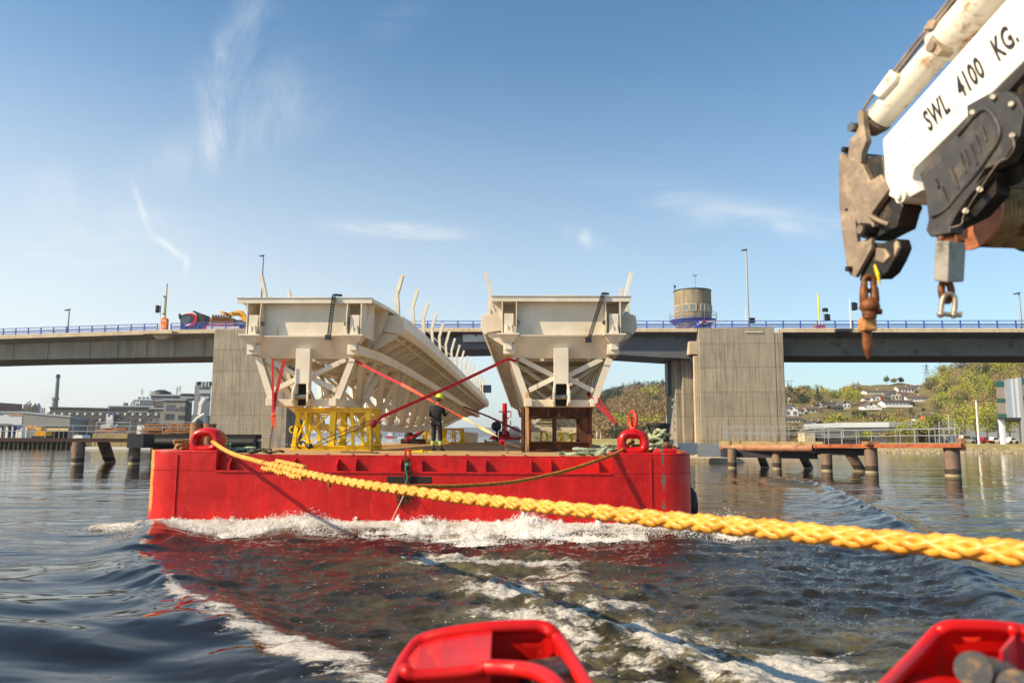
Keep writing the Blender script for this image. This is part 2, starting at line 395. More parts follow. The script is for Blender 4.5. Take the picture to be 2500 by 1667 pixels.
def water_mat():
    t = NT('water'); g = t.n('ShaderNodeNewGeometry').outputs['Position']
    fa = t.n('ShaderNodeAttribute', attribute_name='foam').outputs['Fac']
    mu = t.n('ShaderNodeAttribute', attribute_name='murk').outputs['Fac']
    ins = t.n('ShaderNodeAttribute', attribute_name='chop').outputs['Fac']
    n1 = t.noise(2.1, 10, .70, (1, 2.0, 1), g, .8); n2 = t.noise(8.0, 8, .72, (1, 1.7, 1), g, .5)
    n3 = t.noise(24.0, 5, .7, (1, 1.5, 1), g, .3)
    lace = t.math('ADD', t.math('ADD', t.math('MULTIPLY', n1, .46), t.math('MULTIPLY', n2, .34)), t.math('MULTIPLY', n3, .20))
    thr = t.math('SUBTRACT', .80, t.math('MULTIPLY', fa, .46))
    f = t.math('MULTIPLY', t.math('SUBTRACT', lace, thr), 9.0)
    f = t.math('MINIMUM', t.math('MAXIMUM', f, 0.0), 1.0)
    f = t.math('MULTIPLY', f, t.math('MULTIPLY_ADD', t.ramp(n3, .38, .58), .42, .56))
    # tiny air bubbles and glints scattered through the broken water
    vo = t.n('ShaderNodeTexVoronoi'); vo.inputs['Scale'].default_value = 17; t.l(g, vo.inputs[0])
    dots = t.math('MULTIPLY', t.math('LESS_THAN', vo.outputs[0], .17), t.math('MULTIPLY', t.math('GREATER_THAN', n1, .56), t.math('GREATER_THAN', fa, .25)))
    f = t.math('MAXIMUM', f, t.math('MULTIPLY', dots, .7))
    mk = t.math('MULTIPLY', mu, t.ramp(t.noise(1.2, 5, .6, (1, 1.8, 1), g), .35, .65))
    deep = t.mixc(mk, (.010, .008, .005), (.13, .11, .05))
    t.set(Base_Color=t.mixc(f, deep, (.62, .58, .51)), Roughness=t.math('MULTIPLY_ADD', f, .55, t.math('MULTIPLY_ADD', mk, .06, .03)))
    t.b.inputs['IOR'].default_value = 1.333
    # ripples: the slicks stay smooth, broken water gets crisp small waves
    r0 = t.noise(.30, 4, .6, (.30, 1.0, 1), g, .3)
    b0 = t.n('ShaderNodeBump'); b0.inputs['Distance'].default_value = .5; b0.inputs['Strength'].default_value = .42; t.l(r0, b0.inputs['Height'])
    r1 = t.noise(1.7, 5, .6, (1, 2.6, 1), g); r2 = t.noise(9, 5, .62, (1, 2.2, 1), g)
    b1 = t.n('ShaderNodeBump'); b1.inputs['Distance'].default_value = .05; b1.inputs['Strength'].default_value = .16; t.l(r1, b1.inputs['Height']); t.l(b0.outputs[0], b1.inputs['Normal'])
    gl = t.n('ShaderNodeAttribute', attribute_name='glass').outputs['Fac']; t.l(t.math('MULTIPLY_ADD', gl, -.13, .17), b1.inputs['Strength']); t.l(t.math('MULTIPLY_ADD', gl, -.30, .42), b0.inputs['Strength'])
    b2 = t.n('ShaderNodeBump'); b2.inputs['Distance'].default_value = .05
    t.l(t.math('MULTIPLY_ADD', ins, .45, t.math('MULTIPLY_ADD', f, .5, t.math('MULTIPLY_ADD', gl, -.020, .025))), b2.inputs['Strength']); t.l(r2, b2.inputs['Height']); t.l(b1.outputs[0], b2.inputs['Normal'])
    t.l(b2.outputs[0], t.b.inputs['Normal']); return t.m
M['water'] = water_mat()
wo = fastmesh('water', co, quads, M['water'], {'foam': foamf, 'murk': murkf, 'chop': insf, 'glass': glsf}); wo['kind'] = 'structure'

# the white water ahead of the barge: rough foam with spray on top, one countless mass
def foam_mat():
    t = NT('white_water'); n = t.noise(14, 8, .7); n2 = t.noise(2.5, 4, .6)
    c = t.mixc(t.ramp(n, .28, .5), (.50, .43, .32), (.86, .84, .79)); c = t.mixc(t.ramp(n2, .30, .48), (.34, .28, .19), c)
    t.set(Base_Color=c, Roughness=.6); t.b.inputs['Subsurface Weight'].default_value = .0
    t.bump(t.noise(40, 6, .75), .5, .02); return t.m
M['foam'] = foam_mat()
NX, NR = 1500, 170
xs = np.linspace(BARGE_FL.x-.95, BARGE_FR.x+2.6, NX); vv = np.linspace(0, 1, NR)
XF, VF = np.meshgrid(xs, vv)
wid = 1.35+1.35*np.exp(-((XF+1.0)/4.2)**2)+.7*fbm(XF*.8, XF*0+3, 61, 4)+.40*fbm(XF*3, XF*0+5, 62, 3)
base = BARGE_FL.y+(XF-BARGE_FL.x)/(BARGE_FR.x-BARGE_FL.x)*(BARGE_FR.y-BARGE_FL.y)
endf = sstep(BARGE_FL.x-.95, BARGE_FL.x+.9, XF)*sstep(BARGE_FR.x+2.6, BARGE_FR.x+.7, XF)
YF = base-.02-VF*wid*(.35+.65*endf)
prof = np.sin(np.pi*np.clip(VF, 0, 1)**.42)**1.15
jet = np.clip(fbm(XF*.55, XF*0+9, 66, 3), 0, 1)+np.exp(-((XF-(W(1290, 1250, 20).x))/.5)**2)*.9
HF = (.09+.24*jet)*prof*endf*(1+.35*fbm(XF*2.2, YF*2.2, 63, 4))
HF += prof**.5*endf*(np.abs(fbm(XF*3.2, YF*3.6, 64, 5, .55))*.13+np.abs(fbm(XF*12, YF*12, 65, 3, .6))*.035)
edge = np.clip(VF*14, 0, 1)
zf = -.06+HF+.05
# stringy fringe where the heap breaks against the plating
spk = np.clip(fbm(XF*7, XF*0+1, 68, 4, .7)-.05, 0, 1)*np.exp(-(VF/.10)**2)*.38*endf
zf = zf+spk
cf = np.stack([XF.ravel()+.05*fbm(XF.ravel()*9, YF.ravel()*9, 70, 3), YF.ravel(), zf.ravel()], 1)
j0 = (np.arange(NR-1)[:, None]*NX+np.arange(NX-1)[None, :]).ravel()
qf = np.stack([j0, j0+NX, j0+NX+1, j0+1], 1)
fo = fastmesh('bow_wave_foam', cf, qf, M['foam'])
tag(fo, 'white breaking water heaped along the foot of the red barge bow', 'foam', kind='stuff')
rng = np.random.default_rng(5)
def drops(name, P, R, m, lab, cat):
    "small four sided and eight sided drops"
    o8 = np.array([[1,0,0],[-1,0,0],[0,1,0],[0,-1,0],[0,0,1],[0,0,-1]], float)
    f8 = np.array([[0,2,4],[2,1,4],[1,3,4],[3,0,4],[2,0,5],[1,2,5],[3,1,5],[0,3,5]])
    c = (P[:, None, :]+o8[None]*R[:, None, None]*np.array([1, 1, 1.3])).reshape(-1, 3)
    f = (f8[None]+(np.arange(len(P))*6)[:, None, None]).reshape(-1, 3)
    o = fastmesh(name, c, f, m); return tag(o, lab, cat, kind='stuff')
def spray():
    P = []; R = []
    for i in range(20000):
        x = rng.uniform(BARGE_FL.x+.1, BARGE_FR.x+1.9); v = rng.beta(1.2, 2.0)
        e = float(sstep(BARGE_FL.x-.5, BARGE_FL.x+1.5, x)*sstep(BARGE_FR.x+2.2, BARGE_FR.x+.5, x))
        j = max(0, float(fbm(np.array([x*.55]), np.array([9.]), 66, 3)[0]))+.9*math.exp(-((x-W(1290, 1250, 20).x)/.45)**2)
        hgt = (.08+.46*j)*e*rng.beta(1.0, 3.0)*1.2+.12*e*math.sin(math.pi*v**.55)
        by = BARGE_FL.y+(x-BARGE_FL.x)/(BARGE_FR.x-BARGE_FL.x)*(BARGE_FR.y-BARGE_FL.y)
        P.append((x, by-.05-v*1.9, .05+hgt)); R.append(rng.uniform(.004, .013)*(1.3 if rng.random() < .1 else 1))
    return np.array(P), np.array(R)
P_, R_ = spray()
# froth: countless small blobs riding on the heap and breaking up its edge
NF = 80000; ci = rng.integers(0, NX, NF); ri = np.clip((rng.beta(1.1, 1.15, NF)*NR*1.0).astype(int), 0, NR-1); kk = ri*NX+ci
fp_ = cf[kk]+rng.normal(size=(NF, 3))*np.array([.02, .035, .018])+np.array([0, 0, .012]); out_ = rng.random(NF) < .16; fp_[out_, 1] -= rng.exponential(.16, out_.sum()); fp_[out_, 2] = np.minimum(fp_[out_, 2], .03+rng.random(out_.sum())*.03)
P_ = np.concatenate([P_, fp_]); R_ = np.concatenate([R_, rng.uniform(.005, .015, NF)])
drops('spray', P_, R_, M['foam'], 'fine white spray thrown up over the breaking bow wave of the barge', 'spray')
# ================================================================ THE BARGE AND ITS CARGO
YAW = rad(-1.8)
BO = Vector(((BARGE_FL.x+BARGE_FR.x)/2, (BARGE_FL.y+BARGE_FR.y)/2, 0))
BR = Matrix.Rotation(YAW, 3, 'Z'); BRi = BR.inverted()
def BL(p): return BRi @ (Vector(p)-BO)                      # world -> barge space
def BW(p): return BR @ Vector(p)+BO                         # barge space -> world
DECK = 1.84; HW = (BARGE_FR-BARGE_FL).length/2; LEN = 47
def BL0(px): return BRi @ (W(px, 1180, 19.9)-BO)
def barge_paint():
    t = NT('barge_red_paint'); sp = t.n('ShaderNodeSeparateXYZ'); t.l(t.coord(), sp.inputs[0]); x, y, z = sp.outputs
    c = t.mixc(t.ramp(t.noise(.9, 6, .65), .3, .7), hx('A80A0E'), hx('D41812'))
    # vertical wash marks, paler chalky areas, rust and scratches
    c = t.mixc(t.math('MULTIPLY', t.ramp(t.noise(1.6, 7, .72, (1, 1, .12)), .45, .68), .6), c, hx('8E0508'))
    c = t.mixc(t.math('MULTIPLY', t.ramp(t.noise(5, 8, .75, (1, 1, .6)), .54, .66), .5), c, hx('DE3626'))
    c = t.mixc(t.math('MULTIPLY', t.ramp(t.noise(22, 6, .7, (.5, 1, 1.6), dist=1.5), .63, .68), .7), c, hx('D98A78'))
    # orange over the port corner, ragged at its edges
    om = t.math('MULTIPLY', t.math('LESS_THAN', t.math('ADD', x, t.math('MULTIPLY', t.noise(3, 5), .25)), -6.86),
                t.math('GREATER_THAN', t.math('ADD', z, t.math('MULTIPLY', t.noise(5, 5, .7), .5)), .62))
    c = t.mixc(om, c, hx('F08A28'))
    # bare steel where the paint has been knocked off beside the starboard corner
    n = t.noise(7, 7, .7, (1, 1, .55)); band = t.math('SUBTRACT', 1.0, t.math('DIVIDE', t.math('ABSOLUTE', t.math('SUBTRACT', x, BL(W(1618, 1180, 19.9)).x)), .15))
    seg = t.noise(1.6, 2, .5, (.01, .01, 1), loc=(0, 0, .9))
    bm = t.math('GREATER_THAN', t.math('ADD', t.math('MULTIPLY', band, .55), t.math('ADD', t.math('MULTIPLY', n, .7), t.math('MULTIPLY', seg, 1.6))), 1.64)
    bm = t.math('MULTIPLY', bm, t.math('MULTIPLY', t.math('GREATER_THAN', band, 0.0), t.math('GREATER_THAN', z, .55)))
    c = t.mixc(bm, c, t.mixc(t.noise(25, 4), hx('3A2A22'), hx('8C7B6C')))
    # rust bleeding at the water edge and under the ledge
    rb = t.math('MULTIPLY', t.ramp(t.noise(4, 6, .7, (1, 1, .2)), 0.58, .7), .4); c = t.mixc(t.math('MULTIPLY', rb, t.math('GREATER_THAN', x, 6.55)), c, hx('6E2A14'))
    t.set(Base_Color=c, Roughness=t.math('MULTIPLY_ADD', t.noise(3, 4), .25, .28))
    t.b.inputs['Specular IOR Level'].default_value = .4
    # dented plating: soft buckles over the frames, weld beads, blistered paint
    vo = t.n('ShaderNodeTexVoronoi'); vo.inputs['Scale'].default_value = 2.4; t.l(t.coord(), vo.inputs[0])
    b = t.bump(t.noise(1.0, 2), .35, .12); b2 = t.bump(t.noise(3.2, 5, .6), .35, .03, b); t.bump(t.noise(26, 5, .7), .32, .008, b2)
    return t.m
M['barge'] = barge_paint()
M['red_plain'] = paint('glossy_red_paint', hx('C40C0E'), .3, vs=3, dirt=hx('7A1410'), da=.3, bump=.25, bs=18)
def deck_wood():
    t = NT('deck_planks'); sp = t.n('ShaderNodeSeparateXYZ'); t.l(t.coord(), sp.inputs[0]); x, y, z = sp.outputs
    row = t.math('FLOOR', t.math('DIVIDE', y, .2)); cv = t.n('ShaderNodeCombineXYZ'); t.l(row, cv.inputs[0])
    wn_ = t.n('ShaderNodeTexWhiteNoise'); t.l(cv.outputs[0], wn_.inputs[0])
    c = t.mixc(wn_.outputs[0], hx('A0784A'), hx('D8B27A'))
    c = t.mixc(t.ramp(t.noise(3, 6, .7, (.3, 3, 1)), .35, .7), c, hx('A9814E')); c = t.mixc(t.ramp(t.noise(1.1, 5, .65), .56, .70), c, hx('6E5030'))
    gap = t.math('LESS_THAN', t.math('FRACT', t.math('DIVIDE', y, .2)), .07); c = t.mixc(gap, c, (.03, .02, .01))
    t.set(Base_Color=c, Roughness=.8); t.bump(t.noise(30, 4, .6, (.2, 2, 1)), .3, .01); return t.m
M['deck'] = deck_wood()
M['black'] = paint('black_rubber', (.014, .013, .012), .6, vs=4, bump=.3)
M['dark_hole'] = paint('shade_and_eye_black', (.010, .007, .006), .8, bump=0)  # near black, painted in for shade inside openings; also the eyes
M['rusty'] = paint('rusted_chain_steel', hx('5A3A28'), .7, .3, var=.35, vs=9, dirt=hx('8A4A22'), ds=14, bump=.3)
M['dark_steel'] = paint('dark_oiled_steel', hx('2E2B28'), .5, .5, var=.3, vs=8, dirt=hx('5A4030'), ds=12)

barge = empty('barge', BO, 'long flat red steel deck barge with rounded corners carrying the two cream bridge sections', 'barge', rz=YAW)
def outline(x0, x1, y0, y1, r, n=9, back=True):
    pts = []
    for cx, cy, a0 in ((x1-r, y0+r, -90), (x1-.3, y1-.3, 0), (x0+.3, y1-.3, 90), (x0+r, y0+r, 180)):
        rr = r if cy < y1/2 else .3
        for i in range(n+1):
            a = rad(a0+90*i/n); pts.append((cx+rr*math.cos(a), cy+rr*math.sin(a)))
    return pts
LEDGE = 1.42; TOP = 1.95; R0 = BL(W(527, 1120, 20.1)).x; R1 = BL(W(1492, 1120, 19.9)).x; RD = .24
ol = outline(-HW, HW, 0, LEN, .85, 12)
m = MB(); rings = [[(a*(1-.0), b, z) for a, b in ol] for z in (-1.2, -.3, .0, LEDGE)]
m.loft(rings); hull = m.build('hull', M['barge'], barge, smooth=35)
def upper(x0, x1, xr0, xr1, back, top, nm):
    "corner blocks of the bulwark, following the rounded outline"
    pts = [(a, b) for a, b in ol if xr0 < a < xr1 and b < back]
    pts.sort(key=lambda q: (q[0], q[1]) if x0 > 0 else (q[0], -q[1]))
    return pts
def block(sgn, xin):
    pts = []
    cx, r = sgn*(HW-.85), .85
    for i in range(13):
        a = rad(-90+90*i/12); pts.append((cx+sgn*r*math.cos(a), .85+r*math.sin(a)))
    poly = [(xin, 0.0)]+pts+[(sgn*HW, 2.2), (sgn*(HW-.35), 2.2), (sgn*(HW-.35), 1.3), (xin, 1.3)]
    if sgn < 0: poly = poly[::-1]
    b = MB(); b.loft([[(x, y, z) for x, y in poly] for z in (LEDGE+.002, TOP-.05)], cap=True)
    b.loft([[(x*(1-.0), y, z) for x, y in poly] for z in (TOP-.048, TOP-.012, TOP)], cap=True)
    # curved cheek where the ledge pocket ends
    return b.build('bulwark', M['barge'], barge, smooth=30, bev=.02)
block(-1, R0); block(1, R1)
m = MB(); m.box(R0+.004, R1-.004, RD, 1.29, LEDGE+.003, DECK-.02); m.build('pocket_wall', M['barge'], barge, bev=.01)
m = MB(); m.box(R0, R1, -.03, .03, LEDGE-.03, LEDGE+.02); xw = BL(W(433, 1150, 20.2)).x; m.bar((xw, -.012, -.6), (xw, -.012, TOP-.1), .03, .03, (0, 1, 0)); xw = BL(W(1588, 1150, 19.9)).x; m.bar((xw, -.012, -.6), (xw, -.012, TOP-.1), .03, .03, (0, 1, 0))
m.box(-6.3, 6.3, -.025, .02, .02, .05)
m.build('weld_bead', M['barge'], barge, bev=.008)
m = MB(); m.box(-HW+.02, HW-.02, 1.305, LEN-.05, LEDGE+.01, DECK-.02); m.build('deck_edge', M['barge'], barge)
m = MB(); m.box(R0+.01, R1-.01, RD+.07, 1.3, DECK-.017, DECK); m.box(-HW+.12, HW-.12, 1.3, LEN-.15, DECK-.017, DECK); m.build('wood_deck', M['deck'], barge)
m = MB(); m.bar((R0, RD+.035, DECK-.005), (R1, RD+.035, DECK-.005), .075, .03)
m.build('deck_rim', M['barge'], barge, bev=.01)
def rib(px):
    x = BL(W(px, 1125, 20.0)).x; b = MB()
    b.prism([(x-.018, RD, DECK-.09), (x-.018, RD-.045, DECK-.09), (x-.018, .015, DECK-.22), (x-.018, .0, LEDGE+.02), (x-.018, RD, LEDGE+.02)], (.036, 0, 0))
    b.box(x-.035, x+.035, -.012, .012, LEDGE+.02, DECK-.21)
    b.build('stiffener', M['barge'], barge, bev=.005)
for px in (554, 667, 713, 820, 866, 977, 1029, 1137, 1185, 1296, 1344, 1459): rib(px)
# bolts along the ledge
for i in range(14):
    x = R0+.5+i*.77+.1*math.sin(i*3); m = MB(); m.lathe((x, RD+.12, DECK), [(.07, 0), (.06, .02), (.02, .04)], 8); m.build('deck_bolt', M['rusty'], barge, smooth=40)
xs0, xs1 = BL(W(944, 1170, 20)).x, BL(W(1056, 1170, 20)).x
m = MB(); m.box(xs0, xs1, -.006, .03, LEDGE-.29, LEDGE-.10); m.build('tow_slot_shade', M['dark_hole'], barge, bev=.03)  # black panel on the plating, painted in for the slot's shaded depth
# fairleads: thick rounded rings
def fairlead(px, wd, hh, depth, name='fairlead'):
    c = BL(W(px, 1080, 20.1)); x = c.x; z0 = TOP-.03; yc = .42
    n = 28; ring = []; b = MB(); hw = wd/2; path = []
    for i in range(n):
        a = 2*math.pi*i/n; sx, sz = math.cos(a), math.sin(a)
        e = 3.2 if sz < 0 else 2.3
        px_ = math.copysign(abs(sx)**(2/e), sx)*(hw-.125); pz = math.copysign(abs(sz)**(2/e), sz)*(hh/2-.11)
        path.append(Vector((px_, 0, pz)))
    rings = []
    for i in range(n):
        tg = (path[(i+1) % n]-path[i-1]).normalized(); nr = Vector((tg.z, 0, -tg.x))
        sec = []
        for k in range(16):
            a = 2*math.pi*k/16; ca, sa = math.cos(a), math.sin(a)
            o = .125*ca*(1.0 if ca > 0 else .9); yy = math.copysign(abs(sa)**.6, sa)*depth/2
            sec.append(path[i]+nr*o+Vector((x, yc+yy, z0+hh/2-.04)))
        rings.append(sec)
    vs = [p for g in rings for p in g]; fs = []
    for i in range(n):
        a, b2 = i*16, ((i+1) % n)*16
        for k in range(16): fs.append((a+k, b2+k, b2+(k+1) % 16, a+(k+1) % 16))
    b.add(vs, fs); b.box(x-hw+.03, x+hw-.03, yc-depth/2+.06, yc+depth/2-.06, z0-.05, z0+.16)
    o = b.build(name, M['red_plain'], barge, smooth=60); return o, Vector((x, yc, z0+hh/2))
fl, FLc = fairlead(490, .86, .66, .62); fr, FRc = fairlead(1547, .84, .68, .40)
# rolled bulwark top with a torn rusty end at the starboard corner
a = BL(W(1597, 1106, 20)); b_ = BL(W(1652, 1106, 20.1))
m = MB(); m.tube([(a.x, .35, TOP+.01), (a.x+.1, .33, TOP+.03), (b_.x-.05, .38, TOP+.03), (b_.x, .42, TOP+.02)], [.07, .085, .085, .08], 12); m.build('rolled_rim', M['barge'], barge, smooth=50)
m = MB(); m.prism([(b_.x, .18, TOP-.02), (b_.x+.22, .3, TOP+.0), (b_.x+.30, .7, TOP+.02), (b_.x+.28, 1.1, TOP+.04), (b_.x+.0, 1.1, TOP+.10), (b_.x-.05, .5, TOP+.12)], (0, 0, .018)); m.build('torn_plate', paint('orange_rust', hx('A8532A'), .8, var=.4, vs=6, dirt=hx('3A2016'), ds=5), barge)

# ---------------------------------------------------------------- bridge sections
def cream():
    t = NT('cream_bridge_paint')
    c = t.mixc(t.ramp(t.noise(.8, 5, .6), .3, .7), hx('CCC0A8'), hx('E4DAC8'))
    c = t.mixc(t.math('MULTIPLY', t.ramp(t.noise(2.6, 8, .72), .58, .72), .5), c, hx('9A8568'))
    c = t.mixc(t.math('MULTIPLY', t.ramp(t.noise(9, 6, .7, (1, 1, .3)), .62, .72), .5), c, hx('7E6A50'))
    t.set(Base_Color=c, Roughness=.42); t.bump(t.noise(14, 4), .12, .01); return t.m
M['cream'] = cream()
M['pin'] = paint('worn_pin_steel', hx('8C8A84'), .3, .8, var=.3, vs=10, dirt=hx('3A3530'), ds=14)
M['cable'] = paint('black_cable_chain', (.012, .012, .013), .45, vs=8, bump=.2)
TL = 48.5
def zt(y): return 7.12-.62*(y/TL)-.30*(y/TL)**2          # top of deck along the section
def zbot(y):
    pts = [(0, 3.36), (1.6, 3.36), (4.2, 2.58), (12, 2.50), (27, 2.93), (34, 3.5), (TL, 4.4)]
    for (a, b), (c, d) in zip(pts[:-1], pts[1:]):
        if y <= c: s = (y-a)/(c-a); return b+(d-b)*s
    return 4.4
def bridge_section(label, bend=0.0):
    r = empty('bridge_section', (0, 0, 0), label, 'bridge section', 'cream steel bridge sections on the barge')
    mt = M['cream']; NS = 26
    ys = [TL*i/NS for i in range(NS+1)]
    # deck plate
    m = MB(); m.loft([[(-2.36, y, zt(y)-.03), (-2.36, y, zt(y)-.16), (2.36, y, zt(y)-.16), (2.36, y, zt(y)-.03), (0, y, zt(y)+.02)][::-1] for y in ys])
    m.build('deck_plate', mt, r)
    m = MB()
    pass
    for i in range(30):
        y = .9+i*1.6; z = zt(y)-.162
        m = MB(); m.box(-2.0, 2.0, y-.02, y+.02, z-.28, z); m.build('floor_beam', mt, r)
    for s in (-1, 1):
        # edge beam (walkway fascia) starting behind the end
        sec = [(2.04, -.29), (2.76, -.29), (2.82, -.37), (2.86, -.80), (2.72, -1.02), (2.62, -1.04), (2.62, -.98), (2.10, -.90)]
        m = MB(); yy = [2.0]+[y for y in ys if y > 2.2]; rr = [[(s*a, y, zt(y)+b) for a, b in sec] for y in yy]
        if s < 0: rr = [g[::-1] for g in rr]
        m.loft([g[::-1] for g in rr]); m.build('edge_beam', mt, r, bev=.012)
        for i in range(24):
            y = 1.8+i*2.0
            if y > TL-.3: break
            z = zt(y); m = MB(); m.prism([(s*1.56, y, z-.16), (s*2.3, y, z-.16), (s*2.3, y, z-.29), (s*2.1, y, z-.95), (s*1.56, y, z-1.66)], (0, .03, 0)); m.build('cantilever_rib', mt, r)
        m = MB()
        m.loft([[(s*1.55, y, zt(y)-1.66), (s*1.95, y, zt(y)-1.66), (s*1.95, y, zt(y)-2.0), (s*1.55, y, zt(y)-2.0)][::-s] for y in ys]); m.build('top_chord', mt, r, bev=.01)
        yb = [0, .8, 1.6, 2.4, 3.3, 4.2]+[4.2+(TL-4.2)*i/20 for i in range(1, 21)]
        m = MB(); m.loft([[(s*.98, y, zbot(y)+.26), (s*1.22, y, zbot(y)+.26), (s*1.22, y, zbot(y)), (s*.98, y, zbot(y))][::-s] for y in yb]); m.build('bottom_chord', mt, r, bev=.01)
        # ribs under the walkway
        m = MB()
        for i in range(38):
            y = 2.1+i*1.25
            if y > TL-.3: break
            z = zt(y); m.prism([(s*1.7, y, z-.91), (s*2.60, y, z-.985), (s*2.60, y, z-1.10), (s*1.7, y, z-1.64)], (0, .05, 0))
        m.bar((s*2.5, 2.1, zt(2.1)-1.12), (s*2.5, TL-.2, zt(TL)-1.12), .05, .05)
        m.build('walkway_rib', mt, r)
        # web members
        P = 2.75; k = 0; y = 1.0
        while y+P < TL and k < 23:
            y1 = y+P/2; y2 = y+P
            for (ya, yb_, w_) in ((y, y1, .20), (y2, y1, .15)):
                b = MB(); b.ibeam((s*1.75, ya, zt(ya)-1.98), (s*1.10, yb_, zbot(yb_)+.2), w_, w_, .03, (0, 1, 0)); b.build('diagonal', mt, r)
            if k % 2 == 0:
                b = MB(); b.ibeam((s*1.75, y1, zt(y1)-1.98), (s*1.10, y1, zbot(y1)+.2), .13, .13, .02, (0, 1, 0)); b.build('strut', mt, r)
            y = y2; k += 1
        # rail posts: bent channel sections leaning out at the top
        for i in range(17):
            y = 2.2+i*2.8
            if y > TL-.3: break
            z = zt(y)-.29; x = s*2.52
            b = MB(); L = (0, y, 0)
            A = Vector((x, y, z)); B = Vector((x-s*.07, y, z+.84)); C_ = Vector((x+s*.13, y, z+1.60))
            for p, q in ((A, B), (B, C_)):
                b.bar(p+V(0, 0, 0), q, .13, .014, (s, 0, .2)); b.bar(p+V(0, -.06, 0)+V(s*.06, 0, 0), q+V(0, -.06, 0)+V(s*.06, 0, 0), .014, .12, (s, 0, .2)); b.bar(p+V(0, .06, 0)+V(s*.06, 0, 0), q+V(0, .06, 0)+V(s*.06, 0, 0), .014, .12, (s, 0, .2))
            b.prism([A+V(-.012*0, .05, 0), A+V(0, .062, 0)+V(s*.16, 0, 0)*0+V(0, 0, .3), A+V(-s*.16, .05, 0)], (0, .012, 0))
            b.bar(B+V(-s*.0, 0, -.25), B+V(-s*.22, 0, -.02), .02, .03)
            b.build('rail_post', mt, r)
        if s < 0: pass
    # cross frames inside
    for i in range(12):
        y = 2.6+i*3.9; m = MB()
        if y > TL-1: break
        m.bar((-1.7, y, zt(y)-1.95), (1.05, y, zbot(y)+.2), .12, .12); m.bar((1.7, y, zt(y)-1.95), (-1.05, y, zbot(y)+.2), .12, .12)
        m.bar((-1.1, y, zbot(y)+.12), (1.1, y, zbot(y)+.12), .14, .14); m.bar((-1.7, y, zt(y)-1.85), (1.7, y, zt(y)-1.85), .16, .22)
        m.build('cross_frame', mt, r)
    # ---- the hinged end, facing the tow
    z = zt(0)
    m = MB(); m.box(-2.37, 2.37, -.025, .0, z-.21, z-.03); m.box(-2.40, 2.40, -.06, .04, z-.03, z-.012)
    m.build('end_fascia', mt, r, bev=.006)
    m = MB(); m.box(-1.49, 1.49, .30, .33, z-1.36, z-.165); m.box(-1.05, -1.03, .16, .30, z-1.36, z-.95); m.build('end_plate', mt, r)
    m = MB(); m.loft([[(-1.95, .02, z-1.34), (1.95, .02, z-1.34), (1.95, .05, z-1.36), (-1.95, .05, z-1.36)], [(-1.64, .42, z-2.10), (1.64, .42, z-2.10), (1.64, .46, z-2.10), (-1.64, .46, z-2.10)]])
    m.box(-1.97, 1.97, .0, .34, z-1.385, z-1.362)
    m.build('skirt_plate', mt, r)
    for s in (-1, 1):
        m = MB(); m.box(min(s*1.98, s*2.02), max(s*1.98, s*2.02), -.02, 1.2, z-1.36, z-.17)
        m.prism([(s*2.035, .5, z-.17), (s*2.34, .5, z-.17), (s*2.035, .5, z-.80)], (0, .03, 0)); m.build('end_web', mt, r)
        m = MB()   # curved lug with its pin
        pts = [(s*1.50, -.01+.32*0, 0)]
        for k in range(10):
            pass
        prof = [(.30, z-.17), (-.02, z-.17), (-.02, z-.30), (-.10, z-.70), (-.10, z-1.05), (.02, z-1.28), (.30, z-1.35)]
        m.prism([(s*1.50, a, b) for a, b in prof], (s*.03, 0, 0)); m.build('lug', mt, r, bev=.004)
        m = MB(); m.cyl((s*1.44, .06, z-.92), (s*1.56, .06, z-.92), .085, 16); m.cyl((s*1.40, .06, z-.92), (s*1.44, .06, z-.92), .05, 8); m.build('pin', M['pin'], r, smooth=40)
        m = MB(); x0, x1 = (s*1.62, s*1.94) if s > 0 else (s*1.94, s*1.62)
        m.box(x0, x1, .0, .30, z-1.33, z-.62); m.prism([(x0+.02, .0, z-1.33), (x0+.12, -.0, z-1.0), (x0+.2, -.0, z-1.33)], (0, -.10, 0)); m.prism([(x0+.16, .0, z-1.33), (x0+.26, -.0, z-.98), (x0+.32, -.0, z-1.33)], (0, -.10, 0))
        m.build('bearing_block', mt, r, bev=.006)
        m = MB(); m.box(s*1.78-.37, s*1.78+.37, -.34, .02, z-1.39, z-1.33)
        m.loft([[(s*1.78-.34, -.30, z-1.392), (s*1.78+.34, -.30, z-1.392), (s*1.78+.34, .3, z-1.392), (s*1.78-.34, .3, z-1.392)][::-1], [(s*1.78-.16, -.16, z-1.62), (s*1.78+.16, -.16, z-1.62), (s*1.78+.16, .3, z-1.62), (s*1.78-.16, .3, z-1.62)][::-1]])
        m.box(s*1.78-.12, s*1.78+.12, -.14, .1, z-1.86, z-1.622)
        m.build('bracket', mt, r, bev=.006)
        m = MB(); m.ibeam((s*1.66, .44, z-2.10), (s*1.10, .44, zbot(0)+.1), .22, .22, .03, (0, 1, 0)); m.build('end_leg', mt, r)
        m = MB(); m.bar((s*1.4, .44, z-2.12), (s*.26, .40, z-2.70), .12, .16); m.build('end_brace', mt, r)
        m = MB(); m.bar((s*1.10, .44, zbot(0)+.55), (s*.24, .40, z-2.78), .12, .16); m.build('end_brace', mt, r)
    m = MB(); m.box(-1.25, 1.25, .34, .56, zbot(0), zbot(0)+.24); m.build('end_beam', mt, r, bev=.01)
    m = MB(); m.box(-.25, .25, .06, .36, z-3.0, z-1.78)
    for s in (-1, 1): m.prism([(s*.25, .36, z-3.0), (s*.25, -.02, z-3.0), (s*.30, -.12, z-3.3), (s*.30, -.12, z-3.62), (s*.25, .02, z-3.76), (s*.25, .36, z-3.76)], (-s*.07, 0, 0))
    m.build('hinge_post', mt, r, bev=.01)
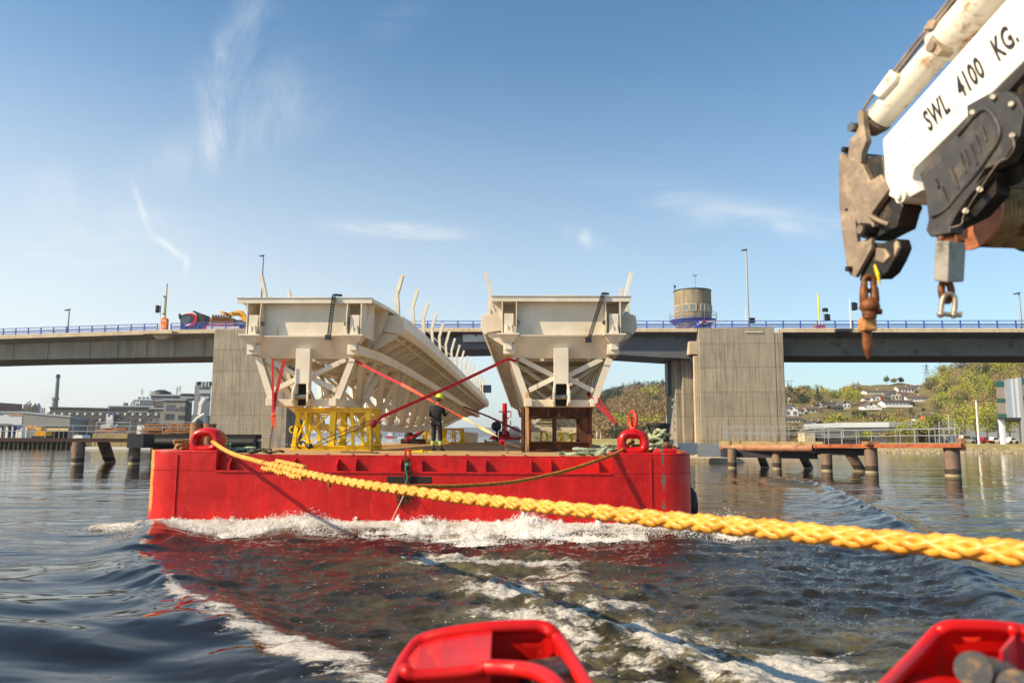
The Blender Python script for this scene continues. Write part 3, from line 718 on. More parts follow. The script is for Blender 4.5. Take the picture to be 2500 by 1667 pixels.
    m = MB(); m.box(-.18, .18, .3, .34, z-3.74, z-3.0); m.build('hinge_shade_sheet', M['dark_hole'], r)  # dark sheet gives the fork's opening its shade by colour
    m = MB(); m.cyl((-.33, .05, z-3.45), (.33, .05, z-3.45), .085, 18); m.build('pin', M['pin'], r, smooth=40)
    if bend:
        for c in kids(r):
            n = len(c.data.vertices); a = np.zeros(n*3, np.float32); c.data.vertices.foreach_get('co', a); a = a.reshape(-1, 3)
            a[:, 0] += bend*(1-np.exp(-np.maximum(a[:, 1]-.4, 0)/1.6)); c.data.vertices.foreach_set('co', a.ravel()); c.data.update()
    return r
M0 = bridge_section('cream steel bridge section on the brown stand, walkway edge visible on both its sides')
TRX = BL(W(1370, 800, 25.4)); TLX = BL(W(741, 800, 26.0))
RT = BW((TRX.x, TRX.y, 0)); LT = BW((TLX.x, TLX.y, 0)); 
LTo = bridge_section('cream steel bridge section on yellow trestles, its long side and bent posts in view', .45)
M0.location = RT; M0.rotation_euler = (0, 0, rad(-1.2)); LTo.location = LT; LTo.rotation_euler = (0, 0, rad(-2.0))
def cable_chain(root, p, q):
    b = MB(); n = 26
    for i in range(n):
        a = p.lerp(q, i/n); c = p.lerp(q, (i+.55)/n); b.bar(a, c, .13, .06, (0, 1, 0))
    b.bar(p+V(-.05, .03, 0), q+V(-.05, .03, 0), .015, .05, (0, 1, 0)); b.bar(p+V(.05, .03, 0), q+V(.05, .03, 0), .015, .05, (0, 1, 0))
    b.bar(p+V(0, .02, .02), p+V(.18, .3, .05), .12, .07)
    b.box(q.x-.12, q.x+.08, q.y-.05, q.y+.06, q.z-.12, q.z+.05)
    b.build('cable_chain', M['cable'], root)
    b = MB(); b.bar(q+V(-.02, .05, -.1), q+V(.0+.18*0, .38, -.68), .04, .03); b.bar(q+V(.05, .05, -.1), q+V(.07, .38, -.68), .03, .03); b.build('cable', M['cream'], root)
zz_ = zt(0)
cable_chain(M0, V(1.42, -.12, zz_+.04), V(.93, -.12, zz_-1.5)); cable_chain(LTo, V(1.05, -.12, zz_+.05), V(.93, -.12, zz_-1.38))

# ---------------------------------------------------------------- stands
M['yellow'] = paint('yellow_stand_paint', hx('F0C800'), .4, vs=3, dirt=hx('8A6A20'), da=.2, bump=.1)
M['brown'] = paint('brown_rusted_beam', hx('4A2614'), .75, .1, var=.35, vs=2.5, dirt=hx('7A4420'), ds=4, stretch=(1, 1, .4), bump=.35)
def trestle(label):
    r = empty('trestle', (0, 0, 0), label, 'trestle', 'yellow steel trestles under the bridge section')
    mt = M['yellow']; H = 1.50; T = MB()
    for y in (0, 1.5):
        b = MB(); b.ibeam((-1.36, y, H-.09), (1.36, y, H-.09), .2, .16, .03); b.build('top_beam', mt, r)
        b = MB(); b.ibeam((-1.44, y, .09), (1.44, y, .09), .2, .16, .03); b.build('base_beam', mt, r)
        for x0, x1, w_ in ((-1.36, -1.22, .13), (-.86, -.98, .10), (-.02, .02, .20), (.74, .66, .10), (1.32, 1.24, .16)):
            b = MB(); b.ibeam((x0, y, .17), (x1, y, H-.17), w_, w_, .025, (0, 1, 0)); b.build('leg', mt, r)
        for x0, x1 in ((-1.24, -.1), (.1, 1.22)):
            b = MB(); b.bar((x0, y-.03, .2), (x1, y-.03, H-.2), .05, .05); b.bar((x1, y+.03, .2), (x0, y+.03, H-.2), .05, .05); b.build('cross_brace', mt, r)
        b = MB()
        for x in (-1.3, -.02, 1.28): b.prism([(x-.17, y-.012, .17), (x+.17, y-.012, .17), (x+.06, y-.012, .36), (x-.06, y-.012, .36)], (0, .024, 0))
        b.build('gusset', mt, r)
    for x in (-1.34, 1.30):
        b = MB(); b.ibeam((x, .1, H-.09), (x, 1.4, H-.09), .14, .14, .02); b.ibeam((x*1.03, .1, .09), (x*1.03, 1.4, .09), .14, .14, .02)
        b.bar((x, 0, .2), (x, 1.5, H-.2), .05, .05); b.bar((x, 1.5, .2), (x, 0, H-.2), .05, .05); b.build('side_frame', mt, r)
        s = 1 if x > 0 else -1
        b = MB(); b.tube([(x+s*(.09+.10*math.sin(a*math.pi/6)), 0, .72+.11*math.cos(a*math.pi/6)) for a in range(0, 7)], .022, 6); b.build('lifting_lug', mt, r, smooth=50)
    return r
T1 = trestle('tall near yellow steel trestle with crossed braces, standing left of the person')
p = BW((BL(W(812, 1060, 26.8)).x, BL(W(812, 1060, 26.8)).y, DECK)); T1.location = p; T1.rotation_euler = (0, 0, YAW)
T2 = copy_tree(T1); T2['label'] = 'low far yellow trestle standing on the deck just behind the person'
p = W(1080, 1066, 52); T2.location = (p.x, p.y, DECK); T2.scale = (1, 1, .70)
T3 = copy_tree(T1); T3['label'] = 'yellow trestle far back, seen through the openings of the brown stand'
p = W(1370, 1066, 50); T3.location = (p.x, p.y, DECK); T3.scale = (1, 1, .70)
r = empty('steel_stand', (0, 0, 0), 'boxy stand of brown rusted steel beams with two openings under the right bridge section', 'stand')
mt = M['brown']
for y in (0, 1.6):
    b = MB(); b.ibeam((-1.10, y, 1.33), (1.08, y, 1.33), .26, .34, .03); b.build('top_beam', mt, r)
    b = MB(); b.ibeam((-1.10, y, .18), (1.08, y, .18), .26, .34, .03); b.build('base_beam', mt, r)
    for x, w_ in ((-.98, .22), (-.06, .10), (.82, .12), (.98, .22)):
        b = MB(); b.ibeam((x, y, .352), (x, y, 1.158), w_, w_, .025, (0, 1, 0)); b.build('column', mt, r)
    b = MB()
    for x in (-.28, .08): b.box(x-.05, x+.05, y-.14, y-.125, 1.18, 1.48)
    b.build('web_stiffener', mt, r)
for x in (-1.16, 1.14):
    b = MB(); b.box(x-.05, x+.05, -.16, 1.76, .02, 1.50); b.build('side_plate', mt, r)
p = W(1359, 1080, 26.0); r.location = (p.x, p.y, DECK); r.rotation_euler = (0, 0, YAW)
M['wood'] = paint('pale_timber', hx('C49A64'), .8, vs=4, var=.25, stretch=(4, 4, .3), dirt=hx('6E4E2C'), ds=6)
b = MB(); a = W(1287, 958, 25.6); b.obox((a.x, a.y, (a.z+DECK)/2), (.06, 0, 0), (0, .05, 0), (0, 0, (a.z-DECK)/2)); o = b.build('timber_post', M['wood'], None, bev=.006)
tag(origin_to(o, (a.x, a.y, DECK)), 'upright pale square timber leaning on the left side of the brown stand', 'post')

# ---------------------------------------------------------------- lashings
M['strap'] = paint('red_webbing', hx('B4101C'), .75, vs=8, var=.25, bump=.3, bs=60)
M['strap_dark'] = paint('dark_red_webbing', hx('7A0E16'), .8, vs=8, var=.25)
M['strap_or'] = paint('orange_webbing', hx('F0553A'), .75, vs=8, var=.2)
M['strap_pale'] = paint('pale_yellow_webbing', hx('D8BE78'), .8, vs=10, var=.2)
def ribbon(pts, w_, th=.012, up=(0, 1, 0), sag=0.0, n=10, twist=0.0, b=None):
    b = b or MB(); P = []
    for i in range(n+1):
        s = i/n*(len(pts)-1); k = min(int(s), len(pts)-2); q = Vector(pts[k]).lerp(Vector(pts[k+1]), s-k); q.z -= sag*math.sin(math.pi*i/n); P.append(q)
    vs = []; 
    for i, q in enumerate(P):
        t = (P[min(i+1, n)]-P[max(i-1, 0)]).normalized(); r_ = t.cross(Vector(up)).normalized(); nn = r_.cross(t)
        a = twist*i/n; w1 = r_*math.cos(a)+nn*math.sin(a); t1 = nn*math.cos(a)-r_*math.sin(a)
        vs.append([q-w1*w_/2-t1*th/2, q+w1*w_/2-t1*th/2, q+w1*w_/2+t1*th/2, q-w1*w_/2+t1*th/2])
    return b.loft(vs)
def chain(b, pts, link=.09, wr=.011, wid=.03):
    "interlocked oval links along a path"
    L = 0; seg = [(Vector(a), Vector(c)) for a, c in zip(pts[:-1], pts[1:])]; k = 0
    for a, c in seg:
        d = c-a; n = max(1, int(d.length/(link*.78))); t = d.normalized()
        u = t.cross(Vector((0, 1, .3))).normalized(); w_ = t.cross(u)
        for i in range(n):
            o = a+d*((i+.5)/n); s = u if k % 2 else w_; k += 1
            ring = [o+t*(math.cos(x)*(link/2-wr))*1.0+s*(math.sin(x)*wid) for x in [2*math.pi*j/8 for j in range(8)]]
            b.tube(ring, wr, 4, closed=True)
    return b
def Z1(x, y): return 550+x/3.267, 640+y/3.267
def Z2(x, y): return 1100+x/3.267, 640+y/3.267
def w1(x, y, Y): return W(*Z1(x, y), Y)
def w2(x, y, Y): return W(*Z2(x, y), Y)
def thing_mesh(b, name, mat, label, cat, group=None, **k):
    o = b.build(name, mat, None, **k); n = len(b.v); c = Vector((sum(v[0] for v in b.v)/n, sum(v[1] for v in b.v)/n, min(v[2] for v in b.v)))
    return tag(origin_to(o, c), label, cat, group)
def lash(name, label, parts, group='lashing straps holding the bridge sections'):
    "parts: (part name, builder, material)"
    allv = [v for _, b, _ in parts for v in b.v]; c = Vector((sum(v[0] for v in allv)/len(allv), sum(v[1] for v in allv)/len(allv), min(v[2] for v in allv)))
    r = empty(name, c, label, 'strap', group)
    for pn, b, mt_ in parts: b.build(pn, mt_, r, world=True)
    return r
# pair hanging below the left section
b = MB(); ribbon([w1(378, 768, 25.9), w1(382, 1190, 25.7)], .075, b=b); b2 = MB(); ribbon([w1(472, 768, 25.9), w1(400, 1080, 25.8), w1(386, 1195, 25.7)], .11, b=b2)
b3 = MB(); p0 = w1(385, 1195, 25.7); b3.sphere(p0+V(0, 0, -.10), .09, 8, 6, (1, 1, .7)); b3.bar(p0+V(-.03, 0, .0), p0+V(-.02, 0, -.5), .05, .03); b3.bar(p0+V(.03, 0, -.1), p0+V(.10, 0, -.56), .05, .03); b3.bar(p0+V(-.12, 0, -.22), p0+V(.10, 0, -.24), .06, .05)
b4 = MB(); chain(b4, [w1(380, 1300, 25.7), w1(365, 1390, 25.7), V(w1(362, 1460, 25.7).x, 25.6, DECK+.02)], .08)
lash('lashing_strap', 'pair of red straps hanging in a narrow V left of the tall yellow trestle', [('webbing', b, M['strap']), ('webbing', b2, M['strap']), ('ratchet', b3, M['strap_or']), ('chain', b4, M['rusty'])])
# strap from the left section down to the deck middle: red, orange, pale
A = w1(1025, 780, 26.3); B = w1(1400, 970, 25.2); C_ = w1(1895, 1240, 23.5); D = w1(2180, 1395, 22.6)
b = MB(); ribbon([A, B], .085, b=b, sag=.02); b2 = MB(); ribbon([B, C_], .10, b=b2, twist=2.2, n=16); b3 = MB(); ribbon([C_, D], .09, b=b3, twist=5, n=14)
b4 = MB(); e = w1(2205, 1432, 22.5); b4.cyl(e+V(-.0, -.05, 0), e+V(0, .05, 0), .085, 14); b4.bar(e+V(-.02, 0, -.02), e+V(.14, 0, -.06), .1, .05)
b5 = MB(); g = G(1239, 1108, DECK); chain(b5, [e+V(.1, 0, -.05), V(g.x, g.y, DECK+.02)], .075); g2 = G(1290, 1100, DECK); chain(b5, [e+V(.1, 0, -.02), g2+V(0, 0, .05), g2+V(.25, -.05, .03)], .075)
lash('lashing_strap', 'long strap crossing before the person, red then orange then pale', [('webbing', b, M['strap']), ('webbing', b2, M['strap_or']), ('webbing', b3, M['strap_pale']), ('ratchet', b4, M['strap']), ('chain', b5, paint('galvanised_chain', hx('9A948A'), .5, .6, bump=0))])
# strap from the right section down to the left
A = w2(525, 790, 25.5); A2 = w2(458, 772, 25.4); B = w2(0, 990, 24.6); C_ = w1(1240, 1235, 23.2); D = w1(1180, 1285, 23.0)
b = MB(); ribbon([A, A2], .09, b=b, n=3); ribbon([A2, B, C_], .10, b=b, n=14, twist=.5)
b2 = MB(); b2.sphere(D, .13, 9, 6, (.9, .7, 1)); b2.bar(D, C_, .09, .06); b2.bar(D+V(.02, 0, .05), D+V(.22, 0, .02), .06, .08)
b3 = MB(); g = G(908, 1107, DECK); chain(b3, [D+V(-.02, 0, -.1), V(g.x, g.y, DECK+.02)], .085); h = w1(700, 1465, 22.6); chain(b3, [D+V(-.05, 0, .1), h+V(.3, 0, .20), h], .09); chain(b3, [D+V(-.05, 0, 0), h+V(.4, 0, .12), h+V(0, 0, -.05)], .09); chain(b3, [G(832, 1105, DECK)+V(0, 0, .02), G(908, 1106, DECK)+V(0, 0, .02), G(925, 1107, DECK)+V(0, 0, .02)], .08)
b4 = MB(); g = G(733, 1098, DECK); b4.tube([h+V(-.02,0,0), h+V(-.10, 0, -.02), h+V(-.22, 0, .03)], [.05, .09, .04], 8); b4.tube([h+V(-.22, 0, .03)+V(-.13+.13*math.cos(a), 0, .10*math.sin(a)) for a in [i*.6 for i in range(9)]], .025, 6); b6 = MB(); b6.tube([V(g.x-.18, g.y, DECK+.03), V(g.x, g.y, DECK+.06), V(g.x+.18, g.y, DECK+.03)], .045, 7)
lash('lashing_strap', 'red strap from the right section down to chains at the tall yellow trestle', [('webbing', b, M['strap']), ('ratchet', b2, M['strap_dark']), ('chain', b3, M['rusty']), ('hook', b4, M['black']), ('deck_eye', b6, M['black'])])
# pair at the right
b = MB(); T = w2(1322, 1288, 23.5); ribbon([w2(1092, 1040, 25.9), w2(1140, 1110, 25.6), T], .13, b=b, n=8); b2 = MB(); ribbon([w2(1148, 1042, 26.2), T], .10, b=b2)
b3 = MB(); b3.sphere(T+V(.0, 0, -.02), .05, 7, 5); b3.tube([T, w2(1372, 1352, 22.6), G(1530, 1104, DECK)+V(0, 1.0, 0)], .012, 5)
lash('lashing_strap', 'pair of dark red straps slanting down toward the right ring', [('webbing', b, M['strap_dark']), ('webbing', b2, M['strap_dark']), ('wire', b3, M['dark_steel'])])
b = MB(); ribbon([w1(1898, 1150, 50), w1(2100, 1230, 42), w2(560, 1352, 30)], .10, b=b); 
lash('lashing_strap', 'thin brownish red strap from the far end of the left section toward the brown stand', [('webbing', b, M['strap_dark'])])
b = MB(); ribbon([w1(1440, 1420, 50), w1(1560, 1352, 50)], .18, b=b); b2 = MB(); b2.sphere(w1(1450, 1415, 50), .16, 7, 5); chain(b2, [w1(1445, 1415, 50), w1(1400, 1440, 50)], .14, .02, .05)
lash('lashing_strap', 'short far red strap rising to the low far trestle left of the person', [('webbing', b, M['strap']), ('ratchet', b2, M['strap_dark'])])
# ---------------------------------------------------------------- person on the deck
def skinobj(name, verts, edges, radii, mat, parent, sub=2, root=0):
    me = bpy.data.meshes.new(name); me.from_pydata([tuple(v) for v in verts], edges, []); me.materials.append(mat)
    o = bpy.data.objects.new(name, me); COL.objects.link(o); o.parent = parent
    sk = o.modifiers.new('skin', 'SKIN'); me.skin_vertices.new() if not me.skin_vertices else None
    for i, rr in enumerate(radii):
        s = me.skin_vertices[0].data[i]; s.radius = rr if isinstance(rr, tuple) else (rr, rr); s.use_root = (i == root)
    sb = o.modifiers.new('smooth', 'SUBSURF'); sb.levels = sub; sb.render_levels = sub
    sk.use_smooth_shade = True
    return o
def person():
    p = G(1065, 1101, DECK); s = 1.06
    r = empty('person', p, 'person standing in black work clothes with a bright yellow helmet, head bowed to the right', 'person', rz=rad(-8))
    navy = paint('black_work_cloth', (.010, .010, .014), .85, var=.3, vs=6, bump=.4, bs=14); skin = paint('skin', hx('B4785A'), .55, bump=0)
    hv = paint('helmet_yellow_green', hx('C8E000'), .3, vs=6, bump=0); band = paint('reflective_band', hx('9CC22C'), .5, bump=0); gr = paint('grey_reflex', hx('9A9C90'), .4, bump=0)
    # joints: figure seen from behind and its left, facing right and away
    H = lambda *a: Vector(a)*s
    hipL, hipR = H(-.09, .02, .93), H(.09, .0, .93)
    J = dict(pel=H(0, 0, .97), ch=H(.00, .01, 1.30), nk=H(.015, .02, 1.50), hd=H(.055, .04, 1.62), hd2=H(.075, .05, 1.72),
             sL=H(-.185, .0, 1.42), eL=H(-.25, .07, 1.16), wL=H(-.03, .30, 1.12), sR=H(.19, .03, 1.42), eR=H(.24, .12, 1.16), wR=H(.25, .34, 1.20),
             kL=H(-.10, .04, .50), aL=H(-.11, .0, .10), fL=H(-.06, .17, .05), kR=H(.11, .06, .50), aR=H(.14, .04, .10), fR=H(.26, .14, .05))
    vs = [J['pel'], J['ch'], J['nk'], J['hd'], J['hd2'], J['sL'], J['eL'], J['wL'], J['sR'], J['eR'], J['wR'], hipL, J['kL'], J['aL'], J['fL'], hipR, J['kR'], J['aR'], J['fR']]
    ed = [(0, 1), (1, 2), (2, 3), (3, 4), (1, 5), (5, 6), (6, 7), (1, 8), (8, 9), (9, 10), (0, 11), (11, 12), (12, 13), (13, 14), (0, 15), (15, 16), (16, 17), (17, 18)]
    ra = [(.13, .10), (.14, .10), .055, (.075, .085), (.07, .085), .06, .045, .03, .06, .045, .03, .085, .055, .04, .035, .085, .055, .04, .035]
    # hands: palm with five separate fingers each, continuing the wrists
    for side, wi in ((-1, 7), (1, 10)):
        wv = vs[wi]; d = (wv-vs[wi-1]).normalized(); lat = d.cross(V(0, 0, 1)).normalized(); pi = len(vs)
        vs.append(wv+d*.07); ed.append((wi, pi)); ra.append((.036, .018))
        for k in range(4):
            o = lat*(-.03+.02*k); L = (.072, .08, .077, .062)[k]; q = len(vs)
            vs += [wv+d*.10+o, wv+d*(.10+L*.5)+o+V(0, 0, -.012), wv+d*(.10+L*.72)+o+V(0, 0, -.038)]; ed += [(pi, q), (q, q+1), (q+1, q+2)]; ra += [.010, .0095, .008]
        q = len(vs); vs += [wv+d*.045+lat*side*-.04, wv+d*.085+lat*side*-.055+V(0, 0, .01)]; ed += [(wi, q), (q, q+1)]; ra += [.012, .009]
    skinobj('body', vs, ed, ra, skin, r)
    skinobj('jacket', [J['pel']+V(0, 0, -.04), J['pel']+V(0, 0, .12), J['ch'], H(.01, .015, 1.43), H(.012, .018, 1.50), J['sL'], J['eL'], J['wL'].lerp(J['eL'], .12), J['sR'], J['eR'], J['wR'].lerp(J['eR'], .12)],
            [(0, 1), (1, 2), (2, 3), (3, 4), (2, 5), (5, 6), (6, 7), (2, 8), (8, 9), (9, 10)], [(.17, .13), (.165, .125), (.19, .135), (.12, .10), (.075, .07), .085, .066, .05, .085, .066, .05], navy, r, root=2)
    skinobj('trousers', [H(0, 0, .93), hipL, J['kL'], J['aL']+V(0, 0, .04), hipR, J['kR'], J['aR']+V(0, 0, .04)], [(0, 1), (1, 2), (2, 3), (0, 4), (4, 5), (5, 6)], [(.16, .12), .105, .082, .075, .105, .082, .075], navy, r)
    for a, f in ((J['aL'], J['fL']), (J['aR'], J['fR'])):
        skinobj('boot', [a+V(0, 0, .08), a+V(0, 0, -.04), a.lerp(f, .5)+V(0, 0, -.03), f], [(0, 1), (1, 2), (2, 3)], [.062, .062, (.055, .045), .045], M['black'], r)
        b = MB(); b.lathe(a+V(-.0, 0, .10), [(.082, 0), (.086, .03), (.085, .11), (.083, .14)], 14); b.build('hi_vis_band', band, r, smooth=40)
        b = MB(); b.lathe(a+V(-.0, 0, .135), [(.088, 0), (.089, .02), (.088, .05)], 14); b.build('reflective_stripe', gr, r, smooth=40)
    hd = J['hd2']; fwd = V(.55, .45, -.45).normalized(); side = V(-.45, .55, 0).normalized(); c = hd+V(-.01, 0, .03)
    b = MB(); b.lathe(c, [(.140, -.03), (.142, 0), (.136, .05), (.115, .095), (.075, .125), (.02, .138)], 18, axis=V(.28, .2, 1)); b.lathe(c, [(.155, -.028), (.155, -.018), (.14, -.01)], 18, axis=V(.28, .2, 1))
    b.bar(c+V(.05, .03, .13), c+V(-.10, -.08, .08), .03, .03); he = b.build('helmet', hv, r, smooth=50)
    b = MB(); b.bar(c+V(-.10, -.10, -.02), c+V(.14, -.07, -.03), .012, .035); b.sphere(c+V(.03, -.13, -.06), .036, 8, 6); b.build('helmet_strap', M['black'], r)
    b = MB(); b.sphere(hd+V(-.035, -.02, -.06), .095, 12, 8, (1, 1, .8)); b.build('hair', paint('dark_hair', (.03, .02, .012), .8), r, smooth=60)
    f0 = hd+fwd*.085+V(0, 0, -.06); b = MB(); b.prism([f0+V(-.005, -.012, .03), f0+V(.03, .02, -.005), f0+V(-.01, .012, -.008)], side*.012); b.build('nose', skin, r)
    for q in (-1, 1):
        b = MB(); b.sphere(hd+fwd*.075+side*q*.032+V(0, 0, -.03), .011, 8, 6); b.build('eye', M['dark_hole'], r)
        b = MB(); b.sphere(hd+side*q*.088+V(0, 0, -.05), .026, 8, 6, (.6, .5, 1)); b.build('ear', skin, r)
    b = MB(); b.bar(f0+side*.02+V(0, 0, -.035), f0-side*.02+V(0, 0, -.035), .006, .008); b.build('mouth', M['strap_dark'], r)
    b = MB(); b.box(-.16, .17, -.16, -.145, 1.04, 1.06); b.bar((.05, -.15, 1.48), (.05, -.15, 1.1), .012, .006); b.build('jacket_seam', M['black'], r)
    ph = MB(); q = (J['wR']+J['wL'])/2+V(.16, .14, .04); 
    q = J['wR']+(J['wR']-J['eR']).normalized()*.11+V(0, 0, .03); ph.obox(q, V(.035, 0, 0), V(0, .07, .02), V(0, -.002, .006))
    for ob in r.children: pass
    o = ph.build('radio', M['black'], None, world=False, bev=.003); o.matrix_world = Matrix.Identity(4)
    Mx = Matrix.LocRotScale(p, r.rotation_euler, None); o.data.transform(Mx); tag(origin_to(o, Mx @ q), 'small black handheld device held in front of the person', 'radio')
person()
# strap lying on the left rope etc.
M['rope_green'] = paint('faded_green_rope', hx('8FA088'), .9, var=.35, vs=12, dirt=hx('C8C09A'), ds=9, bump=.6, bs=60)
M['rope_dark'] = paint('dark_olive_rope', hx('4A4A30'), .9, var=.4, vs=12, dirt=hx('2A2818'), ds=9, bump=.6, bs=60)
M['rope_tan'] = paint('old_tan_rope', hx('9C8452'), .9, var=.35, vs=12, dirt=hx('5A5030'), ds=9, bump=.6, bs=60)
def laid(b, P, r, pitch=None, n=6, strands=3, step=.035):
    "a laid rope: strands twisted round the path"
    pitch = pitch or r*7; Q = [Vector(P[0])]
    for a, c in zip(P[:-1], P[1:]):
        a, c = Vector(a), Vector(c); k = max(1, int((c-a).length/step)); Q += [a.lerp(c, (i+1)/k) for i in range(k)]
    for s in range(strands):
        L = 0; pts = []; u = None
        for i, q in enumerate(Q):
            t = (Q[min(i+1, len(Q)-1)]-Q[max(i-1, 0)])
            t = t.normalized() if t.length > 1e-8 else V(1, 0, 0)
            if i: L += (q-Q[i-1]).length
            if u is None: u = t.orthogonal().normalized()
            u = (u-t*u.dot(t)).normalized(); w_ = t.cross(u); a = 2*math.pi*(L/pitch+s/strands)
            pts.append(q+(u*math.cos(a)+w_*math.sin(a))*r*.5)
        b.tube(pts, r*.56, n)
    return b
def smoothpath(P, k=6):
    P = [Vector(p) for p in P]; out = []
    for i in range(len(P)-1):
        p0, p1, p2, p3 = P[max(i-1, 0)], P[i], P[i+1], P[min(i+2, len(P)-1)]
        for j in range(k):
            t = j/k; out.append(.5*((2*p1)+(p2-p0)*t+(2*p0-5*p1+4*p2-p3)*t*t+(3*p1-p0-3*p2+p3)*t**3))
    return out+[P[-1]]
def heap(c, rx, ry, hgt, turns, seed, r, b=None, ang=0):
    rn = random.Random(seed); P = []; b = b or MB()
    for i in range(turns*7):
        a = i*2*math.pi/7+rn.uniform(-.3, .3); f = rn.uniform(.45, 1.0); z = r+hgt*(i/(turns*7))*rn.uniform(.5, 1.1)
        x, y = rx*f*math.cos(a), ry*f*math.sin(a); P.append(Vector(c)+V(x*math.cos(ang)-y*math.sin(ang), x*math.sin(ang)+y*math.cos(ang), z))
    return laid(b, smoothpath(P, 5), r, step=.05, n=5)
def ropething(b, mat, lab): return thing_mesh(b, 'rope', mat, lab, 'rope', 'mooring ropes lying on the barge deck', smooth=60)
Zf = DECK+.02
# left: long flaked rope behind the pocket, right: big pale heap by the ring
b = MB(); g = G(560, 1098, Zf); g = W(600, 1098, 21.3)
def onbarge(px, y, z=Zf): a = BL(W(px, 1100, BO.y+y)); return BW((a.x, y, z))
P = [onbarge(x, .75+.25*math.sin(i*2.1), Zf+.05+.03*math.cos(i*1.7)) for i, x in enumerate(range(545, 690, 12))]; laid(b, smoothpath(P), .035, n=5); laid(b, smoothpath([p+V(.15, .18*math.sin(i), .04) for i, p in enumerate(P[1:9])]), .035, n=5)
ropething(b, M['rope_dark'], 'dark olive rope stretched along the deck edge just right of the left ring')
b = heap(onbarge(590, 1.0, Zf), .50, .25, .14, 5, 11, .032); ropething(b, M['rope_green'], 'small faded green rope heap between the left ring and the yellow trestle')
b = heap(onbarge(540, .95, Zf), .20, .2, .38, 4, 12, .03); ropething(b, paint('teal_rope', hx('6FA088'), .9, var=.3, vs=9, bump=.5, bs=60), 'frayed teal rope bundle standing up beside the left ring')
b = heap(onbarge(437, .8, TOP-.05), .26, .3, .30, 4, 13, .045); ropething(b, M['rope_tan'], 'thick old tan rope piled on the left corner behind the ring')
P = [onbarge(x, 1.0+.22*math.sin(i*1.3), Zf+.04+.02*math.sin(i*2.3)) for i, x in enumerate(range(1362, 1500, 12))]; b = MB(); laid(b, smoothpath(P), .045, n=5)
heap(onbarge(1450, 1.15, Zf), .62, .3, .16, 6, 14, .042, b); heap(onbarge(1495, 1.1, Zf), .4, .3, .28, 5, 15, .042, b)
ropething(b, M['rope_green'], 'large pale green rope heap on the deck left of the right ring')
b = heap(onbarge(1608, 1.3, TOP), .36, .35, .62, 7, 16, .05); heap(onbarge(1585, 1.2, TOP), .3, .3, .2, 4, 17, .045, b); ropething(b, paint('pale_green_hawser', hx('A9B08A'), .9, var=.3, vs=9, dirt=hx('4A5238'), ds=7, bump=.6, bs=50), 'tall coil of pale green hawser wound round the black bollard on the right corner')
b = heap(onbarge(1548, .9, TOP), .22, .25, .22, 4, 18, .04); ropething(b, M['rope_tan'], 'tangled tan rope seen through the right ring')
c = onbarge(1606, 1.5, TOP-.1); b = MB(); b.lathe(c, [(.30, 0), (.30, .80), (.33, .82), (.33, .88), (.28, .90)], 22); thing_mesh(b, 'bollard', M['black'], 'short black drum shaped bollard rising behind the hawser coil on the right corner', 'bollard', smooth=40)
b = MB(); b.lathe(onbarge(1640, 1.2, TOP-.02), [(.16, 0), (.15, .10), (.05, .2)], 12); b.lathe(onbarge(1626, 1.0, TOP-.02), [(.05, 0), (.12, .2), (.02, .32)], 10)
b.bar(onbarge(1592, .8, TOP+.06), onbarge(1650, 1.6, TOP+.12), .2, .03); thing_mesh(b, 'scrap_steel', M['rusty'], 'rusty steel fittings lying at the torn right corner of the barge', 'scrap')
def tyre_like(): pass
# life ring on its post
c = W(1545, 1026, 21.2); r = empty('life_ring', c-V(0, 0, .45), 'red life ring with white rope, set edge on above the right ring', 'life ring')
b = MB(); ax = V(.95, .35, 0).normalized(); u_ = V(-.35, .95, 0).normalized()
b.tube([c+(u_*.25*math.cos(a)*.8+V(0, 0, .25*math.sin(a))) for a in [2*math.pi*i/22 for i in range(22)]], .048, 10, closed=True); b.build('ring', paint('life_ring_red', hx('C8341C'), .5, var=.2, vs=6, dirt=hx('7A2010')), r, smooth=60, world=True)
b = MB(); b.tube([c+(u_*.20*math.cos(a)*.8+V(0, 0, .21*math.sin(a)))+V(.0, -.05+.02*math.sin(a*5), 0) for a in [2*math.pi*i/22 for i in range(22)]], .012, 5, closed=True); b.tube([c+V(.02, -.08, .3), c+V(0, -.1, .0), c+V(.05, -.08, -.28)], .012, 5); b.build('rope', M['rope_tan'], r, world=True)
b = MB(); b.bar(c+V(0, .1, -.62), c+V(0, .1, .1), .07, .05); b.build('holder', M['red_plain'], r, world=True)
# fender hanging on the starboard side, seen past the corner
c = BW((HW+.17, 1.6, .55)); r = empty('fender', c+V(0, 0, -.4), 'black rubber fender hanging by a line at the right side of the red hull', 'fender')
b = MB(); b.lathe(c+V(0, 0, -.42), [(.06, 0), (.17, .10), (.19, .4), (.15, .7), (.04, .85)], 14); b.build('body', M['black'], r, smooth=50, world=True)
b = MB(); b.tube([c+V(0, 0, .4), c+V(-.1, 0, 1.25)], .012, 5); b.build('line', M['dark_steel'], r, world=True)
